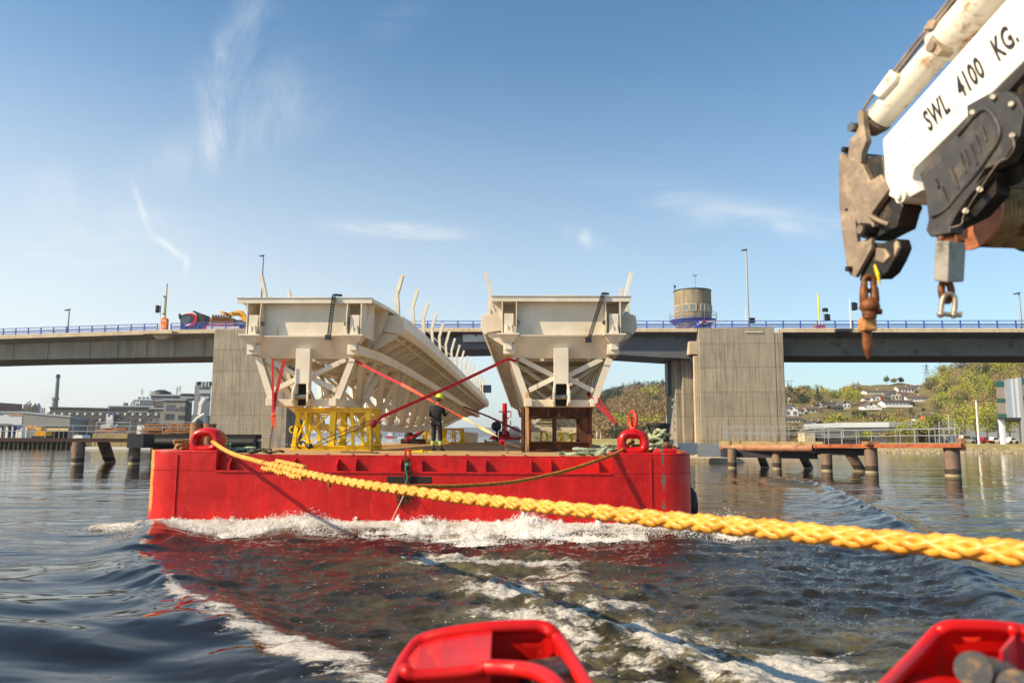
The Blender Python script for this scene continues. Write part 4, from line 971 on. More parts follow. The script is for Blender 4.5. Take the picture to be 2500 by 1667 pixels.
# bundle of chains hanging in the slot
cx = BL(W(985, 1200, 20)).x
r = empty('hanging_chain', BW((cx, -.06, .9)), 'bundle of rusty chain hanging over the dark slot in the red hull', 'chain')
b = MB()
for k, (dx, z0, z1) in enumerate(((-.16, 1.12, .55), (-.10, 1.15, .50), (-.03, 1.1, .62), (.04, 1.9, .62), (.10, 1.8, .60), (.16, 1.2, .68))):
    chain(b, [BW((cx+dx, -.07, z0)), BW((cx+dx+.02*math.sin(k*3), -.06-.02*(k % 2), (z0+z1)/2)), BW((cx+dx+.05, -.06, z1)), BW((cx+dx+.09, -.06, z0-.1))], .085, .012, .028)
b.build('links', M['rusty'], r, world=True)
b = MB(); laid(b, smoothpath([BW((cx+.10, -.08, 1.66)), BW((cx+.06, -.10, 1.55)), BW((cx+.11, -.10, 1.3)), BW((cx+.07, -.1, 1.1))]), .018, n=4); b.sphere(BW((cx+.09, -.10, 1.62)), .05, 7, 5); b.build('lashing', paint('teal_line', hx('2E9C86'), .8, bump=0), r, world=True)
b = MB(); b.tube([BW((cx+.10+.07*math.cos(a), -.04, 1.85+.16*math.sin(a))) for a in [2*math.pi*i/12 for i in range(12)]], .03, 6, closed=True); b.build('shackle', M['red_plain'], r, world=True, smooth=50)
b = MB(); q0 = BW((cx+.16, -.12, .62)); b.tube([BW((cx+.1, -.06, 1.1)), BW((cx+.04, -.3, .8)), BW((cx-.22, -.9, .08))], .011, 5); thing_mesh(b, 'thin_line', M['cream'], 'thin pale line slanting from the slot down into the white water', 'line')
# loose things on deck
b = MB(); p = G(1018, 1105, DECK); b.bar(p+V(-.35, 0, .04), p+V(.1, 0, .05), .10, .06); b.bar(p+V(.12, 0, .05), p+V(.45, 0, .04), .08, .04); b.box(p.x-.28, p.x-.2, p.y-.06, p.y+.06, p.z+.0, p.z+.11); b.box(p.x+.1, p.x+.18, p.y-.06, p.y+.06, p.z, p.z+.10)
thing_mesh(b, 'ratchet_bar', M['yellow'], 'yellow load binder lying flat on the deck planks below the person', 'load binder')
def timber_stack(px, Y, n, lab):
    b = MB(); p = W(px, 1070, Y)
    for k in range(n):
        for q in range(3): b.box(p.x-.6+.02*k, p.x+.6, p.y+q*.3, p.y+q*.3+.2, DECK+.005+k*.16, DECK+.07+k*.16)
        b.box(p.x-.6, p.x-.45, p.y, p.y+.8, DECK+.072+k*.16, DECK+.158+k*.16); b.box(p.x+.45, p.x+.6, p.y, p.y+.8, DECK+.072+k*.16, DECK+.158+k*.16)
    return thing_mesh(b, 'pallet', M['wood'], lab, 'pallet')
timber_stack(1206, 46, 2, 'low pallet stack on the deck between the far trestle and the pale strap')
for px, Y, w_, h_, mt_, lab in ((1008, 50, .8, .55, 'dark_steel', 'dark machinery lump on the deck left of the low far trestle'),):
    b = MB(); p = W(px, 1070, Y); b.box(p.x-w_, p.x+w_, p.y, p.y+.6, DECK+.003, DECK+h_*.6); b.lathe((p.x-.3, p.y+.3, DECK+h_*.6), [(.3, 0), (.3, .3), (.1, .5)], 10); b.bar((p.x, p.y, DECK+.3), (p.x+.9, p.y, DECK+1.0), .12, .12); thing_mesh(b, 'winch', M[mt_], lab, 'winch')
b = MB(); p = W(1133, 1066, 58); q = W(1164, 1066, 58); b.prism([(p.x, p.y, DECK), (q.x, p.y, DECK), (q.x+.05, p.y, DECK+.75), (p.x-.05, p.y, DECK+.85)], (0, 1.2, 0)); thing_mesh(b, 'deck_box', M['cream'], 'cream steel box far back on the deck left of the small red tug', 'box', bev=.02)

# ---------------------------------------------------------------- tow ropes
def tow_mat():
    t = NT('yellow_tow_rope'); n = t.noise(4, 5)
    c = t.mixc(t.ramp(n, .3, .7), hx('DE8A1E'), hx('F2AC44')); c = t.mixc(t.math('MULTIPLY', t.ramp(t.noise(26, 5, .7), .60, .70), .55), c, hx('8A5A20'))
    t.set(Base_Color=c, Roughness=.42); t.b.inputs['Specular IOR Level'].default_value = .6
    t.bump(t.noise(55, 3, .6, (1, .3, .3)), .35, .006); return t.m
M['tow'] = tow_mat(); M['tow_old'] = paint('worn_amber_rope', hx('A8681A'), .8, var=.4, vs=14, dirt=hx('4E3A1C'), ds=12, bump=.6, bs=50)
def planY(px, A, B):
    a = (px-1250)/FPX; # crossing of the view line x=aY with segment A-B in plan
    t_ = (A[0]-a*A[1])/((A[0]-a*A[1])-(B[0]-a*B[1])); return A[1]+(B[1]-A[1])*t_
A_ = (FLc.x, FLc.y); A_ = tuple(BW(FLc).xy); B_ = (2.72, 4.0)
pp = [(492, 1082), (560, 1104), (629, 1126), (701, 1144), (774, 1162), (860, 1178), (918, 1187), (1016, 1200), (1091, 1211), (1283, 1232), (1380, 1242), (1474, 1251), (1600, 1266), (1665, 1272), (1850, 1289), (1983, 1302), (2174, 1321), (2365, 1339), (2480, 1350), (2800, 1385)]
TP = [W(x, y, planY(x, A_, B_)) for x, y in pp]+[V(4.3, 1.4, 1.62), V(6.6, -2.0, 1.5)]
TP = smoothpath([BW(FLc+V(.05, .5, -.05)), BW(FLc+V(.02, .1, -.03))]+TP[1:], 14)
def braid(b, P, R, pitch, n=7):
    Q = [P[0]]; step = pitch/22
    for a, c in zip(P[:-1], P[1:]):
        k = max(1, round((c-a).length/step)); Q += [a.lerp(c, (i+1)/k) for i in range(k)]
    L = [0]
    for a, c in zip(Q[:-1], Q[1:]): L.append(L[-1]+(c-a).length)
    fr = []; u = V(0, 0, 1)
    for i, q in enumerate(Q):
        t = (Q[min(i+1, len(Q)-1)]-Q[max(i-1, 0)]).normalized(); u = (u-t*u.dot(t)).normalized(); fr.append((t, u, t.cross(u)))
    for d in (1, -1):
        for s in range(4):
            pts = []
            for i, q in enumerate(Q):
                ph = 2*math.pi*(L[i]/pitch+s/4)*d+(math.pi/4 if d < 0 else 0)
                # strands weave over and under one another
                rr = R*(.57+.13*math.cos(4*2*math.pi*L[i]/pitch+(0 if d > 0 else math.pi)+s*math.pi)); _, uu, ww = fr[i]
                pts.append(q+(uu*math.cos(ph)+ww*math.sin(ph))*rr)
            b.tube(pts, R*.46, n, flat=.9)
    return b
r = empty('tow_rope', BW(FLc), 'thick bright yellow braided tow rope running across the picture from the left ring', 'tow rope')
i1 = next(i for i, p in enumerate(TP) if p.y < 15.5)
b = MB(); braid(b, TP[i1-2:], .068, .60); b.build('braided_line', M['tow'], r, smooth=70, world=True)
b = MB(); braid(b, TP[:i1+3], .052, .40, 6); b.build('eye_splice', M['tow'], r, smooth=70, world=True)
b = MB(); q = TP[i1-6:i1+14]; braid(b, [p+V(0, -.05, -.09-.02*math.sin(i)) for i, p in enumerate(q)], .05, .4, 6)
braid(b, [p+V(.1, -.04, .085) for i, p in enumerate(q[4:18])], .045, .4, 6); b.build('splice_tail', M['tow'], r, smooth=70, world=True)
for k in (i1-6, i1+1, i1+9, i1+24):
    b = MB()
    for j in range(3): p = TP[k]+(TP[k+1]-TP[k])*j*.3; b.tube([p+V(0, .085*math.cos(a), .10*math.sin(a)-.02) for a in [2*math.pi*z/10 for z in range(10)]], .012, 5, closed=True)
    b.tube([TP[k]+V(0, -.08, -.08), TP[k]+V(.04, -.1, -.2)], .010, 5); b.build('whipping', M['tow_old'], r, world=True)
A2 = tuple(BW(FRc).xy); J = TP[i1+8]; B2 = (J.x, J.y)
pp = [(1542, 1092), (1510, 1104), (1478, 1117), (1399, 1144), (1319, 1164), (1239, 1178), (1127, 1186), (1048, 1187), (1000, 1187), (900, 1182)]
RP = [BW(FRc+V(.08, .6, -.02)), BW(FRc+V(-.02, .15, -.05))]+[W(x, y, planY(x, A2, B2)) for x, y in pp[1:]]+[J+V(0, .06, 0)]
b = MB(); laid(b, smoothpath(RP, 16), .046, pitch=.26, n=6, step=.025)
o = thing_mesh(b, 'bridle_rope', M['tow_old'], 'thinner worn amber rope sagging from the right ring to join the yellow tow rope', 'tow rope', smooth=60)
b = MB()
# ================================================================ THE TUG WE STAND ON
def tugpaint():
    t = NT('tug_red_paint'); c = t.mixc(t.ramp(t.noise(2, 5), .3, .7), hx('B41010'), hx('D01A14')); c = t.mixc(t.math('MULTIPLY', t.ramp(t.noise(5, 7, .72), .5, .7), .35), c, hx('9A1210'))
    ch = t.ramp(t.noise(9, 8, .78, dist=.8), .655, .665); c = t.mixc(ch, c, t.mixc(t.noise(30, 4), hx('4A2018'), hx('A08478'))); sc = t.ramp(t.noise(16, 4, .6, (.3, 2.2, 1.4)), .68, .70); c = t.mixc(t.math('MULTIPLY', sc, .5), c, hx('F09080'))
    t.set(Base_Color=c, Roughness=t.math('MULTIPLY_ADD', t.noise(6, 5), .35, .18)); t.b.inputs['Specular IOR Level'].default_value = .3; b1 = t.bump(t.noise(3, 3), .25, .02); t.bump(t.noise(40, 5, .7), .2, .004, b1); return t.m
M['tug_red'] = tugpaint()
M['steel_worn'] = paint('worn_grey_steel', hx('3A3A3C'), .45, .5, var=.3, vs=9, dirt=hx('8A6A4A'), ds=16, bump=.06, bs=25)
tug = empty('tugboat', (1.6, 2.2, .0), 'red tug stern in the foreground, its two bulwark ends cut off by the lower edge', 'tugboat')
def D1(zx, zy): return 900+zx/3.92, 1420+zy/3.92
def D2(zx, zy): return 2100+zx/5.88, 1420+zy/5.88
def d1(x, y, Y): return W(*D1(x, y), Y)
def d2(x, y, Y): return W(*D2(x, y), Y)
# left bulwark end: a hooded box with rounded top rail. Outer wall, leaning face, open pocket to the right
Y0 = 3.5
outer = [d1(150, 1150, Y0-.55), d1(235, 900, Y0-.35), d1(300, 760, Y0-.2), d1(400, 600, Y0-.06), d1(500, 500, Y0), d1(700, 440, Y0), d1(950, 400, Y0), d1(1200, 372, Y0), d1(1500, 358, Y0), d1(1640, 362, Y0), d1(1740, 400, Y0-.02), d1(1830, 500, Y0-.06), d1(1980, 740, Y0-.3), d1(2180, 1060, Y0-.6)]
b = MB(); b.tube(smoothpath(outer, 5), .030, 12); b.build('cap_rail', M['tug_red'], tug, smooth=60, world=True)
dn = V(0, .10, -.95)
P = smoothpath(outer, 5); b = MB(); b.loft([[p+V(0, .008, 0), p+V(0, -.008, 0), p+dn+V(0, -.008, 0), p+dn+V(0, .008, 0)] for p in P]); b.build('bulwark_plate', M['tug_red'], tug, world=True)
inner = [d1(365, 775, Y0-.62), d1(440, 808, Y0-.62), d1(700, 800, Y0-.62), d1(1000, 770, Y0-.62), d1(1110, 730, Y0-.62), d1(1160, 705, Y0-.62)]
# sloping hood plate between the rail and the inner lip
top = [d1(375, 640, Y0-.1), d1(500, 505, Y0), d1(700, 445, Y0), d1(950, 405, Y0), d1(1180, 380, Y0), d1(1185, 378, Y0)]
b = MB(); vs = [p for p in top]+[p for p in inner]; n = 6; b.add(vs+[v+V(0, 0, -.02) for v in vs], [(i, i+n, i+n+1, i+1) for i in range(n-1)]+[(i+2*n, i+2*n+1, i+3*n+1, i+3*n) for i in range(n-1)]+[(0, 2*n, 3*n, n), (n-1, 2*n-1, 4*n-1, 3*n-1)]+[(n+i, 3*n+i, 3*n+i+1, n+i+1) for i in range(n-1)])
b.build('hood_plate', M['tug_red'], tug, world=True)
b = MB(); b.tube(smoothpath([d1(345, 760, Y0-.60)]+inner[:-1], 4), .024, 10); b.build('hood_lip', M['tug_red'], tug, smooth=60, world=True)
b = MB(); a, c = top[-1], inner[-1]; b.prism([a, c, c+V(0, .0, -.8), a+V(0, 0, -.85)], V(-.012, 0, 0)); b.build('pocket_side', M['tug_red'], tug, world=True)
b = MB(); a, c = inner[1]+V(0, .02, -.02), inner[-1]+V(0, .02, -.02); b.prism([a, c, c+V(0, .02, -.75), a+V(-.05, .02, -.75)], V(0, .015, 0)); b.build('inner_plate', M['tug_red'], tug, world=True)
rail = [d1(1140, 735, Y0-.62), d1(1200, 735, Y0-.63), d1(1400, 745, Y0-.66), d1(1550, 765, Y0-.72), d1(1680, 810, Y0-.8), d1(1780, 880, Y0-.88), d1(1850, 970, Y0-.95), d1(1930, 1120, Y0-1.0)]
b = MB(); b.tube(smoothpath(rail, 6), .028, 14); b.build('hand_rail', M['tug_red'], tug, smooth=60, world=True)
b = MB(); a = d1(1650, 760, Y0-.25); b.obox(a+V(.02, 0, -.12), V(.10, .02, .01), V(-.02, .10, 0), V(.02, 0, .14)); b.obox(a+V(.03, -.25, -.25), V(.10, .02, .0), V(-.02, .06, 0), V(.03, 0, .10)); b.build('rubber_block', M['steel_worn'], tug, world=True, bev=.012)
b = MB(); a = d1(1565, 520, Y0-.02); b.bar(a+V(-.04, -.03, 0), a+V(.04, -.03, 0), .01, .014); b.build('drain_slot', M['tug_red'], tug, world=True)
# right bulwark end with round steel rollers
Yr = 3.1
outer = [d2(180, 1560, Yr-.55), d2(340, 1400, Yr-.45), d2(620, 1110, Yr-.25), d2(860, 860, Yr-.1), d2(1060, 640, Yr), d2(1180, 560, Yr), d2(1300, 525, Yr), d2(1500, 522, Yr), d2(1850, 530, Yr), d2(2180, 565, Yr), d2(2352, 600, Yr-.02), d2(2700, 690, Yr-.05)]
b = MB(); b.tube(smoothpath(outer, 5), .026, 12); b.sphere(d2(2180, 570, Yr-.01), .03, 10, 8); b.build('cap_rail', M['tug_red'], tug, smooth=60, world=True)
P = smoothpath(outer, 5); dn = V(0, .10, -.9); b = MB(); b.loft([[p+V(0, .008, 0), p+V(0, -.008, 0), p+dn+V(0, -.008, 0), p+dn+V(0, .008, 0)] for p in P]); b.build('bulwark_plate', M['tug_red'], tug, world=True)
a = d2(2175, 620, Yr-.01); b = MB(); b.prism([a, d2(2165, 680, Yr-.18), d2(1985, 860, Yr-.42), d2(1975, 1000, Yr-.44), d2(1985, 1700, Yr-.44), d2(2300, 1700, Yr)], V(.012, 0, 0)); b.build('bracket_plate', M['tug_red'], tug, world=True)
b = MB(); b.prism([d2(2175, 620, Yr-.02), d2(2700, 760, Yr-.04), d2(2700, 1800, Yr-.2), d2(2100, 1800, Yr-.2)], V(0, .012, 0)); b.build('bulwark_plate', M['tug_red'], tug, world=True)
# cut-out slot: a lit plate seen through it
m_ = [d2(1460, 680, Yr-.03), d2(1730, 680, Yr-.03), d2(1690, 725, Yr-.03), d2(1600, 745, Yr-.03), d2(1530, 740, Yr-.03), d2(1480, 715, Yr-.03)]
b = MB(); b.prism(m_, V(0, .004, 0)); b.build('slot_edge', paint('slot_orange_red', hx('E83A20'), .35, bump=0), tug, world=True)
def roller(c, d, L, r_):
    b = MB(); q = Vector(c)+d*L
    b.tube([c, Vector(c)+d*.012], [r_*.97, r_], 28); b.tube([Vector(c)+d*.0121, Vector(c)+d*.05, Vector(c)+d*.052], [r_, r_, r_*.84], 28); b.tube([Vector(c)+d*.05, q], r_*.83, 24); return b
d = V(.62, .34, -.30).normalized()
d = (d2(2200, 1160, Yr-.20)-d2(1620, 1080, Yr-.62)).normalized()
roller(d2(1610, 1120, Yr-.62), d, .42, .056).build('roller', M['steel_worn'], tug, smooth=50, world=True)
roller(d2(2230, 1390, Yr-.72), d, .4, .056).build('roller', M['steel_worn'], tug, smooth=50, world=True)
b = MB(); a = d2(1500, 1380, Yr-.5); b.obox(a+V(.45, .1, -.12), V(.5, .1, -.06), V(-.05, .3, 0), V(0, 0, .02)); b.build('deck_plate', M['tug_red'], tug, world=True)
# aft deck and hull that carry the bulwark
ol2 = [(-.35, 3.15), (.0, 3.62), (1.0, 3.66), (2.6, 3.5), (4.6, 3.2), (4.9, 1.0), (4.9, -6), (-2.6, -6), (-2.2, -.5), (-.8, 2.2)]
b = MB(); b.prism([(x+.0, y-.12, .62) for x, y in ol2], (0, 0, .03)); b.build('aft_deck', paint('dark_green_deck', hx('2E3A34'), .7, vs=3), tug, world=True)
b = MB(); b.prism([(x, y-.10, -.6) for x, y in ol2], (0, 0, 1.215)); b.build('hull', M['tug_red'], tug, world=True)

tug.location.z -= .03
# ================================================================ THE DECK CRANE ABOVE
M['crane_white'] = paint('crane_white_paint', hx('EFE8DA'), .35, var=.06, vs=3, dirt=hx('A87A48'), da=.0, ds=7, bump=.08)
M['crane_tube'] = paint('crane_cream_paint', hx('E6DCC6'), .35, var=.1, vs=4, dirt=hx('A06A34'), da=.35, ds=9, bump=.1)
M['crane_grime'] = paint('grimy_crane_steel', hx('80705E'), .6, .2, var=.35, vs=7, dirt=hx('B09A7C'), da=.6, ds=5, bump=.3)
M['crane_dark'] = paint('dark_greasy_steel', hx('2A2622'), .45, .3, var=.35, vs=7, dirt=hx('6A5238'), da=.3, ds=6, bump=.3)
M['winch_grey'] = paint('winch_cover_grey', hx('3A3836'), .55, var=.25, vs=5, dirt=hx('5E564A'), da=.5, ds=6, bump=.2)
M['hook_rust'] = paint('rusty_orange_hook', hx('80491E'), .6, .2, var=.4, vs=10, dirt=hx('3A2210'), da=.8, ds=12, bump=.4)
M['lettering'] = paint('black_letters', (.012, .012, .016), .6, var=.05, bump=0)
crane = empty('deck_crane', W(2700, 200, 3.6), 'white hydraulic deck crane arm reaching in from the upper right with SWL lettering', 'crane')
def c1(x, y): return 2000+x/3.484, y/3.484
def c2(x, y): return 2000+x/3.136, 400+y/3.136
def YC(px, py): return 4.9-(px-2150)/350*1.05      # the arm comes toward us to the right
def K1(x, y, dY=0.0): q = c1(x, y); return W(q[0], q[1], YC(*q)+dY)
def K2(x, y, dY=0.0): q = c2(x, y); return W(q[0], q[1], YC(*q)+dY)
adir = (W(2500, 75, YC(2500, 0))-W(2175, 390, YC(2175, 0))).normalized()
nrm = Vector((0, 1, 0)); nrm = (nrm-adir*nrm.dot(adir)).normalized()
TH = nrm*.30
_A, _B, _C = W(2175, 390, YC(2175, 0)), W(2500, 75, YC(2500, 0)), W(2420, 300, YC(2420, 0))
nrm = (_B-_A).cross(_C-_A).normalized()
if nrm.y < 0: nrm = -nrm
TH = nrm*.30
def fp(q):
    d = W(q[0], q[1], 1.0)-Vector((0, 0, CAM_H)); o = Vector((0, 0, CAM_H)); return o+d*((_A-o).dot(nrm)/d.dot(nrm))
ext = lambda a, c, k: a+(c-a)*k
tl, tl2, bl0, bl1, bl2, bl3 = fp((2153.6, 341)), fp((2189, 301)), fp((2161, 448)), fp((2168, 478)), fp((2198, 494)), fp((2252, 464))
tr = ext(tl2, fp((2456, 0)), 2.2); br = ext(fp((2215, 425)), fp((2500, 147)), 2.1); bl4 = fp((2230, 414))
b = MB(); b.prism([tl, tl2, tr, br, bl4, fp((2225, 440)), bl3, bl2, bl1, bl0], TH); b.build('main_boom', M['crane_white'], crane, world=True, bev=.012)
b = MB(); b.cyl(fp((2207, 480))-nrm*.03, fp((2207, 480))+TH+nrm*.02, .045, 18); b.lathe(fp((2207, 481))-nrm*.055, [(.022, 0), (.022, .03)], 8, axis=nrm); b.build('pin', M['crane_tube'], crane, world=True, smooth=40)
b = MB()
for q in ((2209, 351), (2231, 403), (2203, 423), (2330, 262), (2205, 440)): b.cyl(fp(q)-nrm*.003, fp(q)+nrm*.01, .006, 8)
b.build('bolt_hole', M['hook_rust'], crane, world=True)
# lettering, letter by letter laid on the boom's near face
def letters(txt, p, xdir, ydir, size, parent, mat, name='lettering', shear=0.0, xs=1.0, off=.003, ext_=.001, bold=0.0):
    cu = bpy.data.curves.new(name, 'FONT'); cu.body = txt; cu.size = size; cu.shear = shear; cu.extrude = ext_; cu.resolution_u = 3; cu.space_character = 1.1; cu.offset = bold
    to = bpy.data.objects.new(name, cu); COL.objects.link(to); bpy.context.view_layer.update()
    me = bpy.data.meshes.new_from_object(to.evaluated_get(bpy.context.evaluated_depsgraph_get())); bpy.data.objects.remove(to)
    X = Vector(xdir).normalized(); Yd = Vector(ydir); Yd = (Yd-X*Yd.dot(X)).normalized(); Z = X.cross(Yd)
    if Z.y > 0: Z = -Z
    Mx = Matrix(((X.x*xs, Yd.x, Z.x, 0), (X.y*xs, Yd.y, Z.y, 0), (X.z*xs, Yd.z, Z.z, 0), (0, 0, 0, 1)))
    me.transform(Mx); me.transform(Matrix.Translation(Vector(p)+Z*off)); me.materials.clear(); me.materials.append(mat)
    o = bpy.data.objects.new(name, me); COL.objects.link(o)
    if parent is not None:
        o.parent = parent; me.transform(Matrix.LocRotScale(parent.location, parent.rotation_euler, None).inverted())
    return o
ldir = (fp((2484, 92))-fp((2262, 322)))
pl = fp((2262, 322)); updir = (nrm.cross(ldir)).normalized()
if updir.z < 0: updir = -updir
nl = ldir.normalized().cross(updir); 
p_ = fp((2270, 322)); u1 = (fp((2500, 88))-p_).normalized()
letters('SWL   4100   KG.', p_, u1, updir, .205, crane, M['lettering'], shear=.15, xs=.425, off=.006, bold=.004)
# upper ram: two telescoping tubes
RQ = lambda px, py: W(px, py, YC(px, py)+.16)
t0, t1 = RQ(2146, 289), RQ(2302, 112); t2 = ext(t1, RQ(2402, 0), 3.0)
up = (tl2-t0); o_ = V(0, 0, 0)
b = MB(); b.tube([t0+o_, t1+o_], .094, 28); b.build('ram_tube', M['crane_tube'], crane, world=True, smooth=50)
b = MB(); b.tube([t1+o_, t2+o_], .118, 30); b.tube([t1+o_-adir*.012, t1+o_+adir*.03], .124, 30); b.build('ram_sleeve', M['crane_tube'], crane, world=True, smooth=50)
b = MB(); b.tube([t0+o_-adir*.10, t0+o_-adir*.02, t0+o_+adir*.0], [.075, .10, .10], 24); b.build('ram_collar', M['crane_grime'], crane, world=True, smooth=50)
e0 = K1(285, 1085); b = MB(); b.cyl(e0-nrm*.02, e0+nrm*.20, .032, 16); b.bar(t0+o_-adir*.1, e0+nrm*.15, .1, .09); b.build('ram_eye', M['pin'], crane, world=True, smooth=40)
# hydraulic pipe with clamps and valve block
hp = [K1(360, 960, .02), K1(430, 850, .02), K1(470, 800, .02), K1(640, 600, .02), K1(800, 390, .02), K1(930, 230, .02), K1(1110, 0, .02), K1(1300, -240, .02)]
b = MB(); b.tube(hp, .010, 7); b.tube([p+V(.03, .03, -.01) for p in hp[3:]], .013, 7); b.build('hydraulic_pipe', M['crane_grime'], crane, world=True, smooth=50)
def cbox(corners, t=.05, dY=0.0, mk=K1): return [mk(x, y, dY) for x, y in corners]
b = MB(); b.prism(cbox([(450, 800), (600, 590), (660, 640), (640, 690), (510, 830)]), nrm*.10); b.build('valve_block', M['crane_tube'], crane, world=True, bev=.008)
b = MB(); b.prism(cbox([(915, 370), (960, 300), (1040, 430), (1000, 480), (930, 440)], dY=-.0), nrm*.10); b.cyl(K1(940, 210), K1(940, 210)+nrm*.1, .03, 10); b.cyl(K1(960, 400)-nrm*.02, K1(960, 400)+nrm*.1, .035, 12); b.prism(cbox([(880, 250), (930, 170), (990, 170), (960, 250)]), nrm*.06); b.build('pipe_clamp', M['crane_grime'], crane, world=True, bev=.004)
# link plates
b = MB(); b.prism(cbox([(320, 960), (350, 938), (372, 950), (380, 1080), (398, 1200), (360, 1300), (350, 1420), (372, 1568), (400, 1700), (290, 1750), (250, 1568), (228, 1400), (262, 1180), (300, 1150), (330, 1080)]), nrm*.05); b.build('link_plate', M['crane_grime'], crane, world=True, bev=.006)
b = MB(); b.prism(cbox([(165, 1310), (228, 1300), (245, 1420), (250, 1568)])+cbox([(262, 300), (290, 600), (398, 565), (398, 650), (275, 870), (232, 850), (205, 760), (170, 500), (150, 300), (148, 60)], mk=K2), nrm*.035); b.build('side_plate', M['crane_grime'], crane, world=True, bev=.005)
for q_, o0, o1, r_ in ((K1(222, 1275), .02, .08, .02), (K2(240, 805), .03, .05, .02), (K2(212, 350), .01, .05, .008), (K2(365, 505), .05, .1, .045)): b = MB(); b.cyl(q_-nrm*o0, q_+nrm*o1, r_, 14); b.build('link_pin', M['crane_dark'], crane, world=True, smooth=40)
# jib head: dark box arm behind the plates
b = MB(); b.prism([K1(360, 1300, .06), K1(440, 1330, .06), K1(540, 1322, .06), K1(575, 1560, .06)]+cbox([(530, 180), (645, 320), (620, 380), (590, 490), (500, 535), (400, 590), (300, 560), (262, 300)], mk=K2, dY=.06), nrm*.16); b.build('jib_head', M['crane_dark'], crane, world=True, bev=.01)
b = MB(); b.prism(cbox([(240, 0), (330, 0), (390, 130), (470, 80), (530, 200), (400, 380), (420, 480), (330, 520), (270, 420)], mk=K2, dY=.0), nrm*.05); b.build('jib_cheek', M['crane_grime'], crane, world=True, bev=.006)
b = MB(); b.tube([K2(390, 400, -.02), K2(450, 435, -.03), K2(530, 465, -.02)], .016, 8); b.cyl(K2(365, 505)-nrm*.06, K2(365, 505)-nrm*.045, .03, 12); b.build('hose_end', M['crane_grime'], crane, world=True, smooth=50)
b = MB(); b.prism(cbox([(395, 600), (480, 605), (590, 570), (612, 640), (570, 740), (520, 830), (460, 880), (395, 880), (300, 900), (330, 780)], mk=K2, dY=.05), nrm*.11); b.build('hook_holder', M['crane_dark'], crane, world=True, bev=.012)
b = MB(); b.prism(cbox([(430, 640), (500, 650), (535, 710), (490, 765), (420, 740)], mk=K2, dY=.03), nrm*.03); b.prism(cbox([(565, 600), (600, 590), (605, 640), (570, 715)], mk=K2, dY=.03), nrm*.03); b.build('worn_patch', M['crane_grime'], crane, world=True, bev=.01)
b = MB(); b.tube([K2(425, 775, .0), K2(450, 850, -.02), K2(463, 925, .0)], [.008, .012, .006], 6); b.build('tag', M['yellow'], crane, world=True)
# winch under the boom
wc = [(1250, 900), (1430, 800), (1600, 780), (1690, 830), (1742, 950), (1700, 1160), (1560, 1380), (1400, 1440), (1330, 1568)]
lo = [(1250, 90), (1340, 60), (1100, 320), (1010, 480), (880, 560), (820, 520), (835, 440), (800, 160), (850, 90), (830, 20)]
b = MB(); b.prism([K1(*q, -.08) for q in wc]+[K2(*q, -.08) for q in [(1300, 60), (1080, 330), (1000, 480), (1000, 530), (850, 560), (815, 510), (835, 430), (815, 250), (790, 150)]]+[K1(*q, -.08) for q in [(850, 1480), (960, 1360), (1180, 1130), (1260, 1000)]], nrm*.10); b.build('winch_cover', M['winch_grey'], crane, world=True, bev=.012)
b = MB(); b.tube(smoothpath([K1(*q, -.09) for q in [(1180, 1150), (1350, 960), (1440, 940), (1530, 1080), (1520, 1200), (1430, 1340), (1330, 1480), (1200, 1640), (1080, 1780), (960, 1840)]], 5), .014, 8)
for x, y, l_ in ((1120, 1440, 150), (1200, 1310, 160), (1240, 1280, 120), (1290, 1230, 170), (1330, 1150, 150), (1390, 1080, 120)): b.bar(K1(x, y, -.095), K1(x+l_*.36, y+l_, -.095), .012, .02, nrm)
for x, y, l_ in ((940, 180, 140), (1010, 30, 160), (890, 120, 60)): b.bar(K2(x, y, -.095), K2(x+l_*.4, y+l_, -.095), .012, .02, nrm)
b.build('cover_ribs', M['winch_grey'], crane, world=True, smooth=50)
b = MB()
for q in ((1475, 825), (1630, 885), (1300, 955), (1640, 1150)): b.cyl(K1(*q, -.12), K1(*q, -.02), .014, 8)
for q in ((1228, 195), (1120, 360)): b.cyl(K2(*q, -.11), K2(*q, -.02), .016, 8)
b.build('cover_bolt', M['crane_tube'], crane, world=True)
wx = (nrm*.8+adir*.15+V(.35, 0, 0)).normalized(); wcn = K2(1330, 260, .02)
wx = V(1, .32, .06).normalized(); wcn = W(2362, 518, 4.72)+wx*.2
b = MB(); b.tube([wcn-wx*.21, wcn-wx*.185], .245, 36); b.build('drum_flange', paint('orange_primer_flange', hx('B87048'), .5, var=.2, vs=5, dirt=hx('6A3A20')), crane, world=True, smooth=40)
b = MB(); pts = []; 
prof = []
for i in range(60): prof.append((.200+.022*abs(math.sin(i*math.pi/4)), i*.55/60))
b.lathe(wcn-wx*.18, prof, 36, axis=wx); b.build('wire_drum', paint('greased_wire', hx('9A8258'), .5, .3, var=.3, vs=12, dirt=hx('3A2E20'), ds=9), crane, world=True, smooth=30)
b = MB(); b.tube([wcn+wx*.37, wcn+wx*.40], .245, 36); b.build('drum_flange', M['crane_dark'], crane, world=True, smooth=40); b = MB(); b.prism([K1(1500, 800, .12), K1(1742, 540, .12), K1(2100, 300, .12), K1(2100, 1600, .12), K1(1500, 1600, .12), K1(1380, 1400, .12)], nrm*.1); b.build('winch_frame', M['crane_dark'], crane, world=True, smooth=30); b = MB(); b.prism([K2(1000, 500, .0), K2(1180, 180, .0), K2(1360, 100, .0), K2(1350, 230, .0), K2(1200, 400, .0)], nrm*.10); b.build('winch_guard', M['crane_dark'], crane, world=True, smooth=30)
